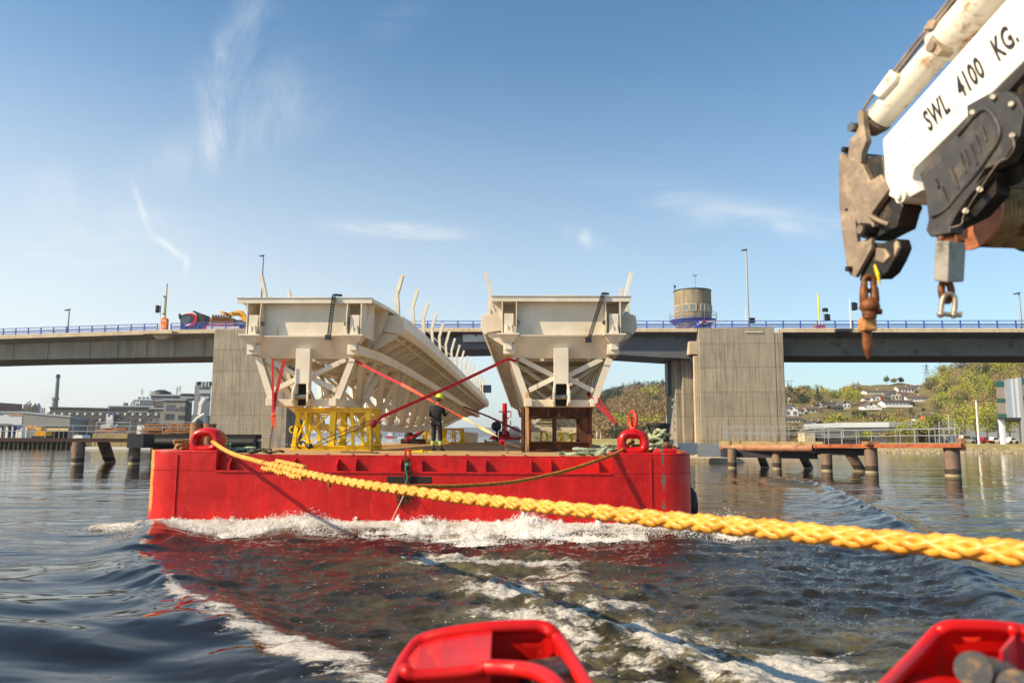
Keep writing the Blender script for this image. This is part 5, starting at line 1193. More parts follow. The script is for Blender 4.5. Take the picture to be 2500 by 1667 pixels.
b = MB(); b.tube(smoothpath([K1(1640, 1160, -.12), K1(1660, 1250, -.13), K1(1600, 1350, -.13), K1(1510, 1400, -.12)]+[K2(1120, 370, -.12), K2(1090, 460, -.12), K2(1000, 490, -.1)], 4), .004, 6); b.build('grease_line', M['crane_grime'], crane, world=True, smooth=50)
b = MB(); b.prism(cbox([(890, 560), (1040, 540), (1060, 590), (1040, 620), (950, 600)], mk=K2, dY=-.03), nrm*.06); b.prism(cbox([(900, 560), (935, 560), (950, 640), (930, 660), (895, 650)], mk=K2, dY=-.05), nrm*.03); b.build('rope_guide', M['hook_rust'], crane, world=True, bev=.005)
# hanging swivel hook
s_ = 4.95/FPX
def HK(zx, zy): q = c2(zx, zy); return W(q[0], q[1], 4.95)
hk = empty('crane_hook', HK(400, 900), 'rusty orange swivel hook with a pointed tip hanging from the crane link', 'hook')
ax = HK(392, 930); zz0 = lambda y: HK(392, y).z
b = MB(); b.tube([HK(385, 880)+V(.038*math.cos(a), .01, .05*math.sin(a)-.03) for a in [2*math.pi*i/16 for i in range(16)]], .016, 8, closed=True); b.tube([HK(345, 900), HK(340, 980), HK(345, 1050), HK(385, 1085), HK(425, 1040), HK(425, 960), HK(405, 900)], [.020, .026, .032, .038, .032, .024, .014], 12); b.build('eye', M['hook_rust'], hk, world=True, smooth=60)
c = HK(385, 1085); b = MB(); b.lathe(c+V(0, 0, -.05), [(.012, -.01), (.045, .005), (.066, .035), (.058, .075), (.03, .10)], 22); b.lathe(HK(385, 1160)+V(0, 0, -.02), [(.042, 0), (.046, .03), (.042, .07), (.034, .10)], 18); b.cyl(HK(430, 1135)+V(0, -.02, 0), HK(440, 1135)+V(.02, -.02, 0), .02, 10); b.build('swivel', M['hook_rust'], hk, world=True, smooth=50)
b = MB(); q = HK(392, 1230); b.prism([HK(342, 1165), HK(440, 1165), HK(452, 1275), HK(342, 1275)], V(0, .10, 0)); b.build('block', paint('pale_rusted_block', hx('C08A4C'), .6, var=.35, vs=9, dirt=hx('8A4A1C'), ds=7), hk, world=True, bev=.012)
b = MB(); rings = []
for y, w_, cx_ in ((1270, 38, 392), (1330, 38, 394), (1400, 36, 398), (1450, 28, 402), (1480, 16, 404), (1497, 6, 405)):
    c = HK(cx_, y)+V(0, .05, 0); w_ = w_/3.136*s_; rings.append([c+V(w_*math.cos(a), w_*.7*math.sin(a), 0) for a in [2*math.pi*i/16 for i in range(16)]])
b.loft(rings[::-1]); b.build('hook_tip', M['hook_rust'], hk, world=True, smooth=60)
# stowed weight with shackle
def HM(zx, zy, Y=4.2): q = c2(zx, zy); return W(q[0], q[1], Y)
hm = empty('hoist_weight', HM(1000, 560), 'square grey cast weight with a chain link and open shackle below the winch drum', 'weight')
b = MB(); f0, f1, f2, f3 = HM(885, 590), HM(995, 590, 4.12), HM(988, 912, 4.12), HM(872, 895); g1, g2 = HM(1128, 610, 4.3), HM(1112, 905, 4.3)
back = [HM(1010, 600, 4.40), HM(1000, 900, 4.40)]
b.add([f0, f1, g1, back[0], f3, f2, g2, back[1]], [(0, 4, 5, 1), (1, 5, 6, 2), (2, 6, 7, 3), (3, 7, 4, 0), (0, 1, 2, 3), (7, 6, 5, 4)]); b.build('weight_body', paint('cast_grey_weight', hx('8C867A'), .55, var=.25, vs=8, dirt=hx('4A443A'), ds=9), hm, world=True, bev=.012)
b = MB(); b.tube([HM(935, 560), HM(920, 610), HM(925, 660)], .018, 8); b.build('lifting_eye', M['hook_rust'], hm, world=True, smooth=60); b = MB(); b.tube([HM(992, 905)+V(.028*math.cos(a), .03, .06*math.sin(a)-.045) for a in [2*math.pi*i/14 for i in range(14)]], .020, 8, closed=True); b.build('chain_link', M['hook_rust'], hm, world=True, smooth=60)
b = MB(); b.tube(smoothpath([HM(930, 1150), HM(940, 1060), HM(962, 1010), HM(1000, 995), HM(1035, 1020), HM(1040, 1080), HM(1030, 1155)], 4), .014, 9); b.tube([HM(920, 1148), HM(1085, 1158)], .014, 9); b.sphere(HM(930, 1150), .022, 8, 6); b.sphere(HM(1030, 1155), .022, 8, 6); b.tube([HM(1085, 1130), HM(1078, 1162)], .009, 6); b.build('shackle', paint('shackle_steel', hx('A89A86'), .4, .6, var=.3, vs=12, dirt=hx('7A5A3A')), hm, world=True, smooth=60)
# ================================================================ THE ROAD BRIDGE
def BYr(px): return 1/(.001941*(5.568+.00049*(px-20)))
def bw(px, py, off=0.0):
    p = W(px, py, BYr(px)); q = W(px, py, BYr(px)+off) if off > 0 else p+BN*off; return V(q.x, q.y, p.z)
P0_ = W(0, 800, BYr(0)); P1_ = W(2500, 783, BYr(2500)); BD = (P1_-P0_); BD.z = 0; BD.normalize(); BN = Vector((-BD.y, BD.x, 0))
M['conc'] = concrete('weathered_concrete', hx('A09684'), hx('403A32'), form=2.55, streak=.85)
M['conc_girder'] = concrete('girder_concrete', hx('9C917F'), hx('4E463A'), form=0, streak=.4, sc=.6)
M['conc_light'] = concrete('pale_concrete', hx('C4B296'), hx('7A6A52'), form=0, streak=.4)
M['conc_moss'] = concrete('mossy_concrete', hx('A8976A'), hx('4A3A1C'), form=0, streak=.8, sc=1.5)
M['steel_grey'] = paint('grey_girder_paint', hx('55585C'), .5, var=.15, vs=.3, dirt=hx('4E5054'), da=.3, ds=.6, bump=.05, spec=.3)
M['blue'] = paint('blue_railing_paint', hx('3A4FA8'), .5, var=.15, vs=2, bump=0)
M['asphalt'] = paint('asphalt', (.05, .05, .052), .9, var=.2, vs=1, bump=.2)
M['galv'] = paint('galvanised_steel', hx('A8AAA8'), .45, .4, var=.15, vs=3, bump=0)
M['darkmetal'] = paint('dark_metal', (.02, .022, .025), .5, var=.2, bump=0)
M['white'] = paint('white_paint', hx('E4E2DC'), .5, var=.06, vs=2, bump=0)
M['signal'] = paint('signal_black', (.015, .015, .017), .5, bump=0)
def lerp_tab(tab, x):
    for (a, b), (c, d) in zip(tab[:-1], tab[1:]):
        if x <= c: return b+(d-b)*(x-a)/(c-a)
    (a, b), (c, d) = tab[-2:]; return b+(d-b)*(x-a)/(c-a)
DT = [(-400, 830), (0, 818), (381, 806), (531, 803), (760, 801.5), (1100, 800.5), (1705, 801), (1908, 801), (2500, 801), (2900, 801)]
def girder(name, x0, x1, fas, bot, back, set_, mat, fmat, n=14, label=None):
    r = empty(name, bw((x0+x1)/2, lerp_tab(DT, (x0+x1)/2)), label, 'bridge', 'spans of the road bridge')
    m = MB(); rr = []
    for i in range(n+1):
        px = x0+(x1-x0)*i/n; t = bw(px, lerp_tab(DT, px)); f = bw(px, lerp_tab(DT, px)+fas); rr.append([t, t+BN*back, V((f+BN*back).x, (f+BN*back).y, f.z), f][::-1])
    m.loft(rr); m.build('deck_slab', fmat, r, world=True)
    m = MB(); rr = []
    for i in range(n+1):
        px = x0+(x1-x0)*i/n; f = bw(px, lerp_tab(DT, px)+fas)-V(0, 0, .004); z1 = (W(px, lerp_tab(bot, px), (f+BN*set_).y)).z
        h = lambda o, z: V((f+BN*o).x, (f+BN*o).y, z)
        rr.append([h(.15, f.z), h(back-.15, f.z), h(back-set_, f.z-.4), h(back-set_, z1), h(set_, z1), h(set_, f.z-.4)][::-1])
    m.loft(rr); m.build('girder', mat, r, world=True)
    return r
g1 = girder('bridge_span', -500, 527, 9.5, [(-500, 893), (0, 878), (528, 869)], 11, 1.9, M['conc_girder'], M['conc_light'], label='left concrete span of the road bridge with a pale deck edge and deep box girder')
for px in (35, 120, 222, 290, 360, 428, 500):
    m = MB(); a = bw(px, lerp_tab(DT, px)+14, 1.88); c = bw(px, 876-px*.016, 1.88); m.bar(V(a.x, a.y, a.z), V(a.x, a.y, c.z), .05, .03); m.build('joint', M['dark_steel'], g1, world=True)
g2 = girder('bridge_span', 533, 1702, 9, [(533, 876), (700, 868), (1040, 856), (1185, 851), (1350, 855), (1520, 866), (1650, 874), (1702, 876)], 10, 1.3, M['steel_grey'], M['conc_light'], label='grey steel opening span of the road bridge between the two concrete piers')
for px in range(600, 1700, 62):
    m = MB(); a = bw(px, lerp_tab(DT, px)+9.3, .15); m.prism([a, a+BN*1.2, a+BN*1.2-V(0, 0, .8)], BD*.08); m.build('bracket', M['steel_grey'], g2, world=True)
m = MB(); a = bw(1694, 812, 1.1); m.obox(a-V(0, 0, 1.6), BD*.5, BN*.2, V(0, 0, 1.5)); m.build('end_girder', M['darkmetal'], g2, world=True)
m = MB(); a = bw(1165, 822, 1.1); m.obox(a, BD*1.6, BN*.25, V(0, 0, .45)); m.build('service_box', M['galv'], g2, world=True)
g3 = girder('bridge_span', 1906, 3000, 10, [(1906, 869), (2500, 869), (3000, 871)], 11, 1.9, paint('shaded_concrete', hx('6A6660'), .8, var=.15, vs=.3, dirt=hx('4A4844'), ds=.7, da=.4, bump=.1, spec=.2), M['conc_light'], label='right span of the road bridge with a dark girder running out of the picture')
m = MB(); a = bw(2056, 803, -.25); m.obox(a-V(0, 0, .2), BD*.75, BN*.4, V(0, 0, .16)); m.build('drain_shelf', M['darkmetal'], g3, world=True)
m = MB(); a = bw(397, 808, -.3); m.obox(a-V(0, 0, .3), BD*1.9, BN*.8, V(0, 0, .16)); m.prism([a+BD*-1.2-V(0, 0, .46), a+BD*1.2-V(0, 0, .46), a+BD*.5-V(0, 0, 1.0), a-BD*.5-V(0, 0, 1.0)], BN*.8); m.build('equipment_platform', M['conc_light'], g1, world=True)
# piers
def pier(px0, px1, pytop, depth, label):
    a, c = bw(px0, pytop, -.35), bw(px1, pytop, -.35); r = empty('bridge_pier', V((a.x+c.x)/2, (a.y+c.y)/2, 0), label, 'bridge pier', 'concrete piers of the road bridge')
    m = MB(); D = V(0, depth, 0)
    m.prism([V(a.x, a.y, -1.5), V(c.x, c.y, -1.5), V(c.x, c.y, 0)+D+V(0, 0, -1.5), V(a.x, a.y, -1.5)+D], (0, 0, a.z+1.5)); m.build('shaft', M['conc'], r, world=True, bev=.05)
    return r, a, c
pl, la, lc = pier(528, 712, 804, 7, 'left wide streaked concrete pier behind the red straps')
pr, ra_, rc = pier(1705, 1889, 802, 9.5, 'right wide streaked concrete pier with bright orange side, right of the hanging hillside view')
m = MB(); a, c = bw(1889.5, 813, -.30), bw(1910, 813, -.30); m.prism([V(a.x, a.y, -1.5), V(c.x, c.y, -1.5), V(c.x, c.y+9.3, -1.5), V(a.x, a.y+9.3, -1.5)], (0, 0, a.z+1.5)); m.build('shaft_wing', M['conc'], pr, world=True, bev=.05)
for px, y, r_, side in ((1817, 811, 1, 0), (576, 752, 1, 0)):
    for k in range(7 if px > 1000 else 4):
        q = bw(px+k*6.4, 811 if px > 1000 else 790, -.42); m = MB(); m.tube([q+V(0, .1, 0), q+V(.18, -.06, -.05), q+V(.36, .0, -.22)], .05, 6); m.build('drain_pipe', M['galv'], pr if px > 1000 else pl, world=True)
# left flank of the right pier: corbel, recess, bearing shelf
x0 = ra_.x; y0 = ra_.y
m = MB(); m.box(x0-.9, x0+.0, y0+.6, y0+2.0, 11.2, 12.6); m.box(x0-.5, x0, y0+.4, y0+.9, 0, 11.0); m.build('corbel', M['conc_light'], pr, world=True, bev=.04)
m = MB(); m.box(x0-1.7, x0-.02, y0+4.2, y0+9.4, -1, 11.6); m.box(x0-1.1, x0-.02, y0+3.2, y0+4.1, -1, 11.0); m.build('buttress', M['conc'], pr, world=True, bev=.05)
m = MB(); m.box(x0-2.1, x0-1.75, y0+6.5, y0+8, 7.2, 11.4); m.box(x0-2.6, x0-1.72, y0+5, y0+8.5, 11.62, 12.3); m.build('bearing_shelf', M['steel_grey'], pr, world=True)
for k in range(5):
    m = MB(); m.box(x0-2.0, x0-1.72, y0+4.6+.2*(k % 2), y0+4.9+.2*(k % 2), 3.2+k*.8, 3.45+k*.8); m.build('lamp_bracket', M['galv'], pr, world=True)
m = MB(); a = W(1683, 1118, 73.5); c = W(1975, 1118, 73.5); m.box(a.x, c.x, a.y, a.y+12, -1.2, .42); thing_mesh(m, 'pier_plinth', M['conc_light'], 'low pale concrete plinth at the foot of the right pier just above the water', 'plinth', bev=.05)
m = MB(); a = W(1655, 1100, 72.5); m.obox(a+V(.9, 0, .2), V(1.0, .3, 0), V(0, .15, 0), V(0, 0, .55)); m.obox(a+V(3.2, .2, .05), V(1.25, .0, 0), V(0, .2, 0), V(.0, 0, .62)); thing_mesh(m, 'steel_sheeting', M['galv'], 'grey steel fender panels between the barge corner and the right pier foot', 'panel')
m = MB(); a = W(500, 1100, 84); c = W(780, 1100, 84); m.box(a.x, c.x, 84.5, 97, -1.2, .6); thing_mesh(m, 'pier_plinth', M['conc_light'], 'low concrete plinth at the foot of the left pier behind the barge', 'plinth')
# railings: posts, slanted infill panels, guard rail
def railing(x0, x1, label):
    a = bw(x0, lerp_tab(DT, x0), .12); c = bw(x1, lerp_tab(DT, x1), .12); L = (c-a).length; n = round(L/1.75)
    r = empty('bridge_railing', a, label, 'railing', 'blue railings along the road bridge'); H = .80
    P = []
    for i in range(n+1):
        lo, hi = x0, x1; tgt = L*i/n
        for _ in range(22):
            md = (lo+hi)/2
            if (bw(md, lerp_tab(DT, md), .12)-a).length < tgt: lo = md
            else: hi = md
        P.append(bw(lo, lerp_tab(DT, lo), .12))
    for i, p in enumerate(P):
        m = MB(); m.bar(p, p+V(0, 0, H+.03), .09, .12, BD); m.build('post', M['blue'], r, world=True)
        if i < n:
            q = P[i+1]; d = q-p; m = MB(); m.bar(p+V(0, 0, H), q+V(0, 0, H), .07, .06); m.bar(p+V(0, 0, .46), q+V(0, 0, .46), .05, .04)
            m.bar(p+V(0, 0, .36)+BN*.1, q+V(0, 0, .36)+BN*.1, .05, .10); m.bar(p+V(0, 0, .16)+BN*.1, q+V(0, 0, .16)+BN*.1, .05, .09)
            for k in range(9): m.bar(p+d*((k+.0)/9)+V(0, 0, H), p+d*(min(k+1.0, 9)/9)+V(0, 0, .46), .018, .018)
            m.build('panel', M['blue'], r, world=True)
    return r
railing(-260, 384, 'blue railing on the left concrete span up to the orange barrier cabinet')
railing(417, 1700, 'blue railing over the opening span between the truck and the round tower')
railing(1706, 2760, 'blue railing on the right pier and the dark right span')
# ---- poles and signals on the bridge
def pole(name, label, cat, x0, y0, x1, y1, off, r_, mat, extra=None, group=None):
    a = bw(x0, y0, off); c = W(x1, y1, a.y); c = V(a.x, a.y, c.z) if abs(x1-x0) < 12 else c
    r = empty(name, a, label, cat, group); m = MB(); m.tube([a, c], [r_, r_*.65], 8); m.build('pole', mat, r, world=True, smooth=50)
    if extra: extra(r, a, c)
    return r
def head_arm(r, a, c):
    m = MB(); m.obox(c+V(-.2, 0, .02), V(.3, 0, .06), V(0, .12, 0), V(-.01, 0, .06)); m.build('lamp_head', M['darkmetal'], r, world=True)
def sig(zs, mat=None):
    def f(r, a, c):
        for (dx, zf, h) in zs:
            p = a.lerp(c, zf)+V(dx, -.1, 0); m = MB(); m.box(p.x-.17, p.x+.17, p.y-.14, p.y+.14, p.z-h/2, p.z+h/2)
            for k in (-1, 0, 1): m.prism([p+V(-.14, -.14, k*h*.3+.1), p+V(.14, -.14, k*h*.3+.1), p+V(.2, -.38, k*h*.3+.06)], V(0, 0, -.03)); m.lathe(p+V(.17, 0, k*h*.3), [(.1, 0), (.13, .2)], 10, axis=(1, 0, 0))
            m.build('signal_head', M['signal'], r, world=True)
    return f
pole('camera_pole', 'short grey pole with a small camera on the left span', 'pole', 165, 810, 168, 757, .6, .12, M['galv'], head_arm)
pole('traffic_signal', 'white signal post with a black head beside the orange cabinet', 'traffic light', 389, 805, 392, 735, .4, .06, M['white'], sig([(-.35, .72, .9)]), 'signals on the bridge')
def boom_light(r, a, c):
    m = MB(); m.sphere(a.lerp(c, .62)+V(-.2, -.1, 0), .12, 8, 6); m.sphere(a.lerp(c, .05)+V(-.2, -.1, .3), .1, 8, 6); m.build('boom_lamp', M['darkmetal'], r, world=True); m = MB(); m.bar(a.lerp(c, .1)+V(-.12, 0, 0), a.lerp(c, .6)+V(-.12, 0, 0), .12, .05); m.build('boom_stiffener', paint('olive_boom', hx('6A6A2A'), .5, bump=0), r, world=True)
pole('barrier', 'raised olive yellow barrier arm standing on the orange cabinet', 'barrier', 403, 776, 409, 692, .3, .10, paint('olive_yellow', hx('A8942A'), .5, var=.2, bump=0), boom_light)
m = MB(); a = bw(401.5, 803, .3); m.box(a.x-.34, a.x+.34, a.y-.3, a.y+.3, a.z-.0, a.z+1.2); m.prism([V(a.x-.34, a.y-.3, a.z+1.2), V(a.x+.34, a.y-.3, a.z+1.2), V(a.x+.1, a.y-.3, a.z+1.42), V(a.x-.12, a.y-.3, a.z+1.42)], (0, .6, 0)); cb = empty('barrier_cabinet', a, 'orange barrier cabinet with a white label on the left span beside the truck', 'cabinet'); m.build('case', paint('cabinet_orange', hx('EE7A10'), .45, var=.08, bump=0), cb, world=True, bev=.02)
m = MB(); m.box(a.x-.26, a.x+.24, a.y-.312, a.y-.302, a.z+.98, a.z+1.08); m.box(a.x-.16, a.x-.06, a.y-.312, a.y-.302, a.z+.1, a.z+.5); m.build('label', M['white'], cb, world=True)
pole('street_lamp', 'tall dark street lamp behind the left bridge section', 'street lamp', 635, 803, 640, 625, 9.6, .09, M['darkmetal'], head_arm, 'street lamps on the bridge')
pole('lighting_mast', 'very tall thin grey mast with a small head on the right pier', 'mast', 1828, 802, 1823, 611, 2.0, .13, M['galv'], head_arm, 'street lamps on the bridge')
pole('traffic_signal', 'low black signal head beside the tall mast on the right pier', 'traffic light', 1822, 802, 1820, 749, 1.6, .04, M['white'], sig([(.55, .42, .6)]), 'signals on the bridge')
pole('barrier', 'raised bright yellow barrier arm on the right span', 'barrier', 2001, 798, 1999, 715, 1.2, .10, paint('lemon_yellow', hx('E6DC2A'), .5, var=.1, bump=0), None)
m = MB(); a = bw(2001, 802, 1.2); m.box(a.x-.5, a.x+.5, a.y-.3, a.y+.3, a.z, a.z+.5); thing_mesh(m, 'barrier_cabinet', paint('cabinet_red_orange', hx('E0582A'), .5, bump=0), 'low red orange cabinet below the bright yellow barrier arm', 'cabinet', bev=.03)
pole('traffic_signal', 'grey signal post with two dark heads right of the yellow arm', 'traffic light', 2011, 802, 2009, 755, 1.2, .05, M['galv'], sig([(.3, .60, .75), (.1, .96, .35)]), 'signals on the bridge')
pole('traffic_signal', 'tall white signal post with a dark head left of the hanging hook', 'traffic light', 2077, 804, 2074, 729, -.1, .06, M['white'], sig([(.35, .74, .85)]), 'signals on the bridge')
pole('camera_pole', 'grey camera pole at the right edge above the blue railing', 'pole', 2494, 801, 2491, 717, .6, .12, M['galv'], head_arm)
# control tower
tc_ = bw(1692, 790, 5.5); R_ = 2.1; zT = W(1692, 704, tc_.y-R_).z; zG = W(1692, 776, tc_.y-R_).z
tw = empty('control_tower', V(tc_.x, tc_.y, zG-1.3), 'round concrete bridge control tower with a band of windows and a blue gallery', 'control tower')
zw0, zw1 = zG+(zT-zG)*.255, zG+(zT-zG)*.48
m = MB(); n = 40
M['tower'] = concrete('tower_concrete', hx('8F8470'), hx('3A342C'), form=0, streak=.9, sc=1.2)
m.lathe(V(tc_.x, tc_.y, 0), [(R_*.96, zG-.9), (R_, zG), (R_, zT-.06), (R_*.99, zT)], 40); m.build('wall', M['tower'], tw, world=True, smooth=40)
m = MB(); m.lathe(V(tc_.x, tc_.y, 0), [(R_+.05, zT-.005), (R_+.06, zT+.03), (R_+.04, zT+.09)], 40); m.build('roof_edge', M['darkmetal'], tw, world=True, smooth=40)
for a0, a1, k in ((-178, -146, 2), (-134, -92, 2), (-80, -38, 3), (-30, 2, 2)):
    for j in range(k):
        b0, b1 = rad(a0+(a1-a0)*j/k+.8), rad(a0+(a1-a0)*(j+1)/k-.8); rr = R_+.02
        q = lambda b, z, o=0: V(tc_.x+(rr+o)*math.cos(b), tc_.y+(rr+o)*math.sin(b), z)
        fr_ = MB(); 
        for (p1, p2) in ((q(b0, zw0), q(b1, zw0)), (q(b0, zw1), q(b1, zw1)), (q(b0, zw0), q(b0, zw1)), (q(b1, zw0), q(b1, zw1))): fr_.bar(p1, p2, .10, .09)
        fo_ = fr_.build('window', M['conc_light'], tw, world=True); mm = MB(); u_ = (q(b1, zw0)-q(b0, zw0)); nn = V(u_.y, -u_.x, 0).normalized()
        mm.prism([q(b0, zw0), q(b1, zw0), q(b1, zw1), q(b0, zw1)], nn*.02); mm.build('pane', M.setdefault('tglass', glassm('tower_glass', (.10, .11, .11), .15)), fo_, world=True)
m = MB(); m.lathe(V(tc_.x, tc_.y, 0), [(R_*1.0, zG-.42), (R_*1.26, zG-.05), (R_*1.26, zG+.01)], 40); m.build('gallery', M['blue'], tw, world=True, smooth=30)
m = MB(); rg = R_*1.27
for i in range(24):
    a = 2*math.pi*i/24; p = V(tc_.x+rg*math.cos(a), tc_.y+rg*math.sin(a), zG); m.bar(p, p+V(0, 0, .78), .03, .03)
for zz_ in (.4, .78): m.tube([V(tc_.x+rg*math.cos(2*math.pi*i/36), tc_.y+rg*math.sin(2*math.pi*i/36), zG+zz_) for i in range(36)], .02, 5, closed=True)
m.build('gallery_rail', M['galv'], tw, world=True)
m = MB(); m.tube([V(tc_.x+.35, tc_.y, zT), V(tc_.x+.35, tc_.y, zT+1.95)], .05, 6); m.bar(V(tc_.x+.1, tc_.y, zT+1.95), V(tc_.x+.6, tc_.y, zT+1.95), .2, .12); m.build('mast', M['galv'], tw, world=True)
m = MB(); m.tube([V(tc_.x-R_+.1, tc_.y, zT), V(tc_.x-R_+.1, tc_.y, zT+.5)], .04, 6); m.box(tc_.x-R_-.0, tc_.x-R_+.2, tc_.y-.1, tc_.y+.1, zT+.5, zT+.75); m.build('camera', M['signal'], tw, world=True)
m = MB(); m.box(tc_.x-R_*.75, tc_.x+R_*.75, tc_.y-R_*.7, tc_.y+R_*.7, bw(1692, 801, 0).z, zG-.5); m.build('base', M['tower'], tw, world=True)
# lowered barrier with a red lamp in front of the tower
a = bw(1706, 783, .5); c = bw(1763, 782, .5); r = empty('barrier', bw(1722, 801, .5), 'white lowered barrier arm with a round red lamp in front of the tower', 'barrier'); m = MB(); m.bar(a, c, .1, .16); m.tube(smoothpath([bw(1688, 801, .5), bw(1700, 792, .5), bw(1712, 786, .5)], 4), .07, 6); m.bar(bw(1745, 801, .5), bw(1745, 784, .5), .06, .06); m.bar(bw(1722, 801, .5), bw(1722, 784, .5), .08, .08); m.build('arm', M['white'], r, world=True)
m = MB(); p = bw(1719, 784, .3); m.lathe(p, [(.2, 0), (.2, .08), (.1, .12)], 14, axis=(0, -1, 0)); m.build('lamp', M['red_plain'], r, world=True); m = MB(); m.box(p.x-.2, p.x+.2, p.y, p.y+.15, p.z-1.0, p.z-.25); m.build('signal_head', M['signal'], r, world=True)
# ---- the truck cab and the digger on the bridge
def T2(x, y): return x/3.618, 600+y/3.618
YT = BYr(470)+8.0
def tp(x, y, d=0): q = T2(x, y); return W(q[0], q[1], YT+d)
zroad = bw(470, 803, 8).z-.5
tr_ = empty('truck', V(tp(1700, 735).x, YT, zroad), 'dark lorry cab with a white and red swoosh, crossing the left span of the bridge', 'truck')
M['truck_paint'] = paint('dark_blue_lorry_paint', hx('22304A'), .25, var=.1, bump=0); M['truck_red'] = paint('lorry_red', hx('B81420'), .3, bump=0); M['truck_white'] = paint('lorry_white', hx('E8E8E6'), .3, bump=0)
prof = [(1592, 735), (1590, 640), (1600, 612), (1640, 592), (1690, 580), (1725, 585), (1738, 600), (1738, 800), (1592, 830)]
m = MB(); m.prism([tp(*q) for q in prof], V(0, 2.4, 0)); m.build('cab', M['truck_paint'], tr_, world=True, bev=.05)
m = MB(); m.prism([tp(*q, -.01) for q in [(1600, 660), (1604, 630), (1645, 620), (1690, 622), (1685, 660), (1650, 680), (1600, 682)]], V(0, -.02, 0)); m.build('side_window', M.setdefault('glass', glassm('dark_glass')), tr_, world=True)
m = MB()
ar = [(1600, 608), (1650, 592), (1700, 592), (1728, 610), (1732, 640), (1715, 672), (1680, 695), (1640, 702)]; P = smoothpath([tp(*q, -.02) for q in ar], 4)
for p, q in zip(P[:-1], P[1:]): m.bar(p, q, .03, .17, (0, 1, 0)) if False else m.obox((p+q)/2, (q-p)*.52, V(0, .012, 0), (q-p).cross(V(0, 1, 0)).normalized()*.10)
m.build('white_stripe', M['truck_white'], tr_, world=True)
m = MB(); P = smoothpath([tp(x-6, y+13, -.045) for x, y in ar[1:]], 4)
for i, (p, q) in enumerate(zip(P[:-1], P[1:])): m.obox((p+q)/2, (q-p)*.52, V(0, .012, 0), (q-p).cross(V(0, 1, 0)).normalized()*(.20*math.sin(math.pi*(i+1)/len(P))+.03))
m.build('red_swoosh', M['truck_red'], tr_, world=True)
m = MB(); m.prism([tp(*q, .1) for q in [(1690, 582), (1715, 572), (1722, 588), (1740, 600), (1700, 592)]], V(0, 2.0, 0)); m.prism([tp(*q, .05) for q in [(1740, 590), (1795, 603), (1800, 612), (1808, 630), (1808, 740), (1740, 740)]], V(0, 2.2, 0)); m.build('air_deflector', M['darkmetal'], tr_, world=True, bev=.04)
for q in ((1586, 625), (1583, 605)): m = MB(); c = tp(*q, -.1); m.box(c.x-.1, c.x+.12, c.y, c.y+.3, c.z-.3, c.z+.1); m.build('mirror', M['darkmetal'], tr_, world=True, bev=.03)
for x in (1620, 1780): m = MB(); c = tp(x, 790); m.lathe(V(c.x, YT-.05, zroad+.5), [(.5, 0), (.5, .3)], 20, axis=(0, 1, 0)); m.build('wheel', M['black'], tr_, world=True)
m = MB(); c0, c1_ = tp(1600, 745), tp(2200, 745); m.box(c0.x, c1_.x, YT+.3, YT+2.1, zroad+.7, zroad+1.0); m.build('chassis', M['darkmetal'], tr_, world=True)
m = MB(); c0, c1_ = tp(1812, 700), tp(2050, 722); m.box(c0.x, c1_.x, YT-.1, YT+2.3, zroad+1.02, c0.z); m.build('load_bed', M['truck_red'], tr_, world=True); m = MB(); m.box(c0.x+.3, c0.x+4.6, YT-.12, YT-.105, zroad+1.5, c0.z-.1); m.build('side_board', M['truck_white'], tr_, world=True)
ex = empty('wheel_loader', V(tp(2100, 735).x, YT, zroad), 'yellow digger arm with a tan ribbed bucket riding behind the truck', 'digger')
M['dig_yellow'] = paint('digger_yellow', hx('E8A010'), .45, var=.15, vs=2, dirt=hx('6A4A20'), da=.3, bump=0); M['bucket_tan'] = paint('worn_bucket_steel', hx('A8825A'), .6, .2, var=.3, vs=3, dirt=hx('5A3A26'), da=.5, ds=4)
m = MB(); m.prism([tp(*q) for q in [(1855, 640), (1870, 625), (1905, 622), (1940, 628), (2040, 630), (2058, 645), (2065, 700), (2050, 735), (1850, 735), (1845, 690)]], V(0, 1.6, 0)); m.build('bucket', M['bucket_tan'], ex, world=True, bev=.04)
m = MB()
for k in range(7): c = tp(1880+k*24, 632, -.05); m.obox(c, V(.10, 0, .05), V(0, .1, 0), V(0, 0, .30))
m.bar(tp(1850, 662, -.05), tp(2060, 664, -.05), .12, .14); m.build('bucket_ribs', M['hook_rust'], ex, world=True)
m = MB(); m.prism([tp(*q, .3) for q in [(1942, 578), (1960, 574), (2010, 592), (2060, 580), (2100, 570), (2138, 572), (2150, 590), (2168, 620), (2200, 660), (2200, 700), (2140, 665), (2120, 630), (2090, 612), (2040, 618), (1990, 612), (1950, 595)]], V(0, .5, 0)); m.build('arm', M['dig_yellow'], ex, world=True, bev=.03)
m = MB(); m.bar(tp(1985, 590, .2), tp(2045, 625, .2), .14, .2); m.bar(tp(2050, 600, .2), tp(2120, 600, .2), .08, .12); m.build('hydraulic_ram', M['darkmetal'], ex, world=True)
for x in (2105, 2200): m = MB(); c = tp(x, 700); m.lathe(V(c.x, YT+.2, c.z-.15), [(.38, 0), (.85, .02), (.9, .1), (.9, .6)], 22, axis=(0, 1, 0)); m.build('wheel', paint('purple_grey_tyre', (.05, .05, .09), .7, bump=0), ex, world=True)
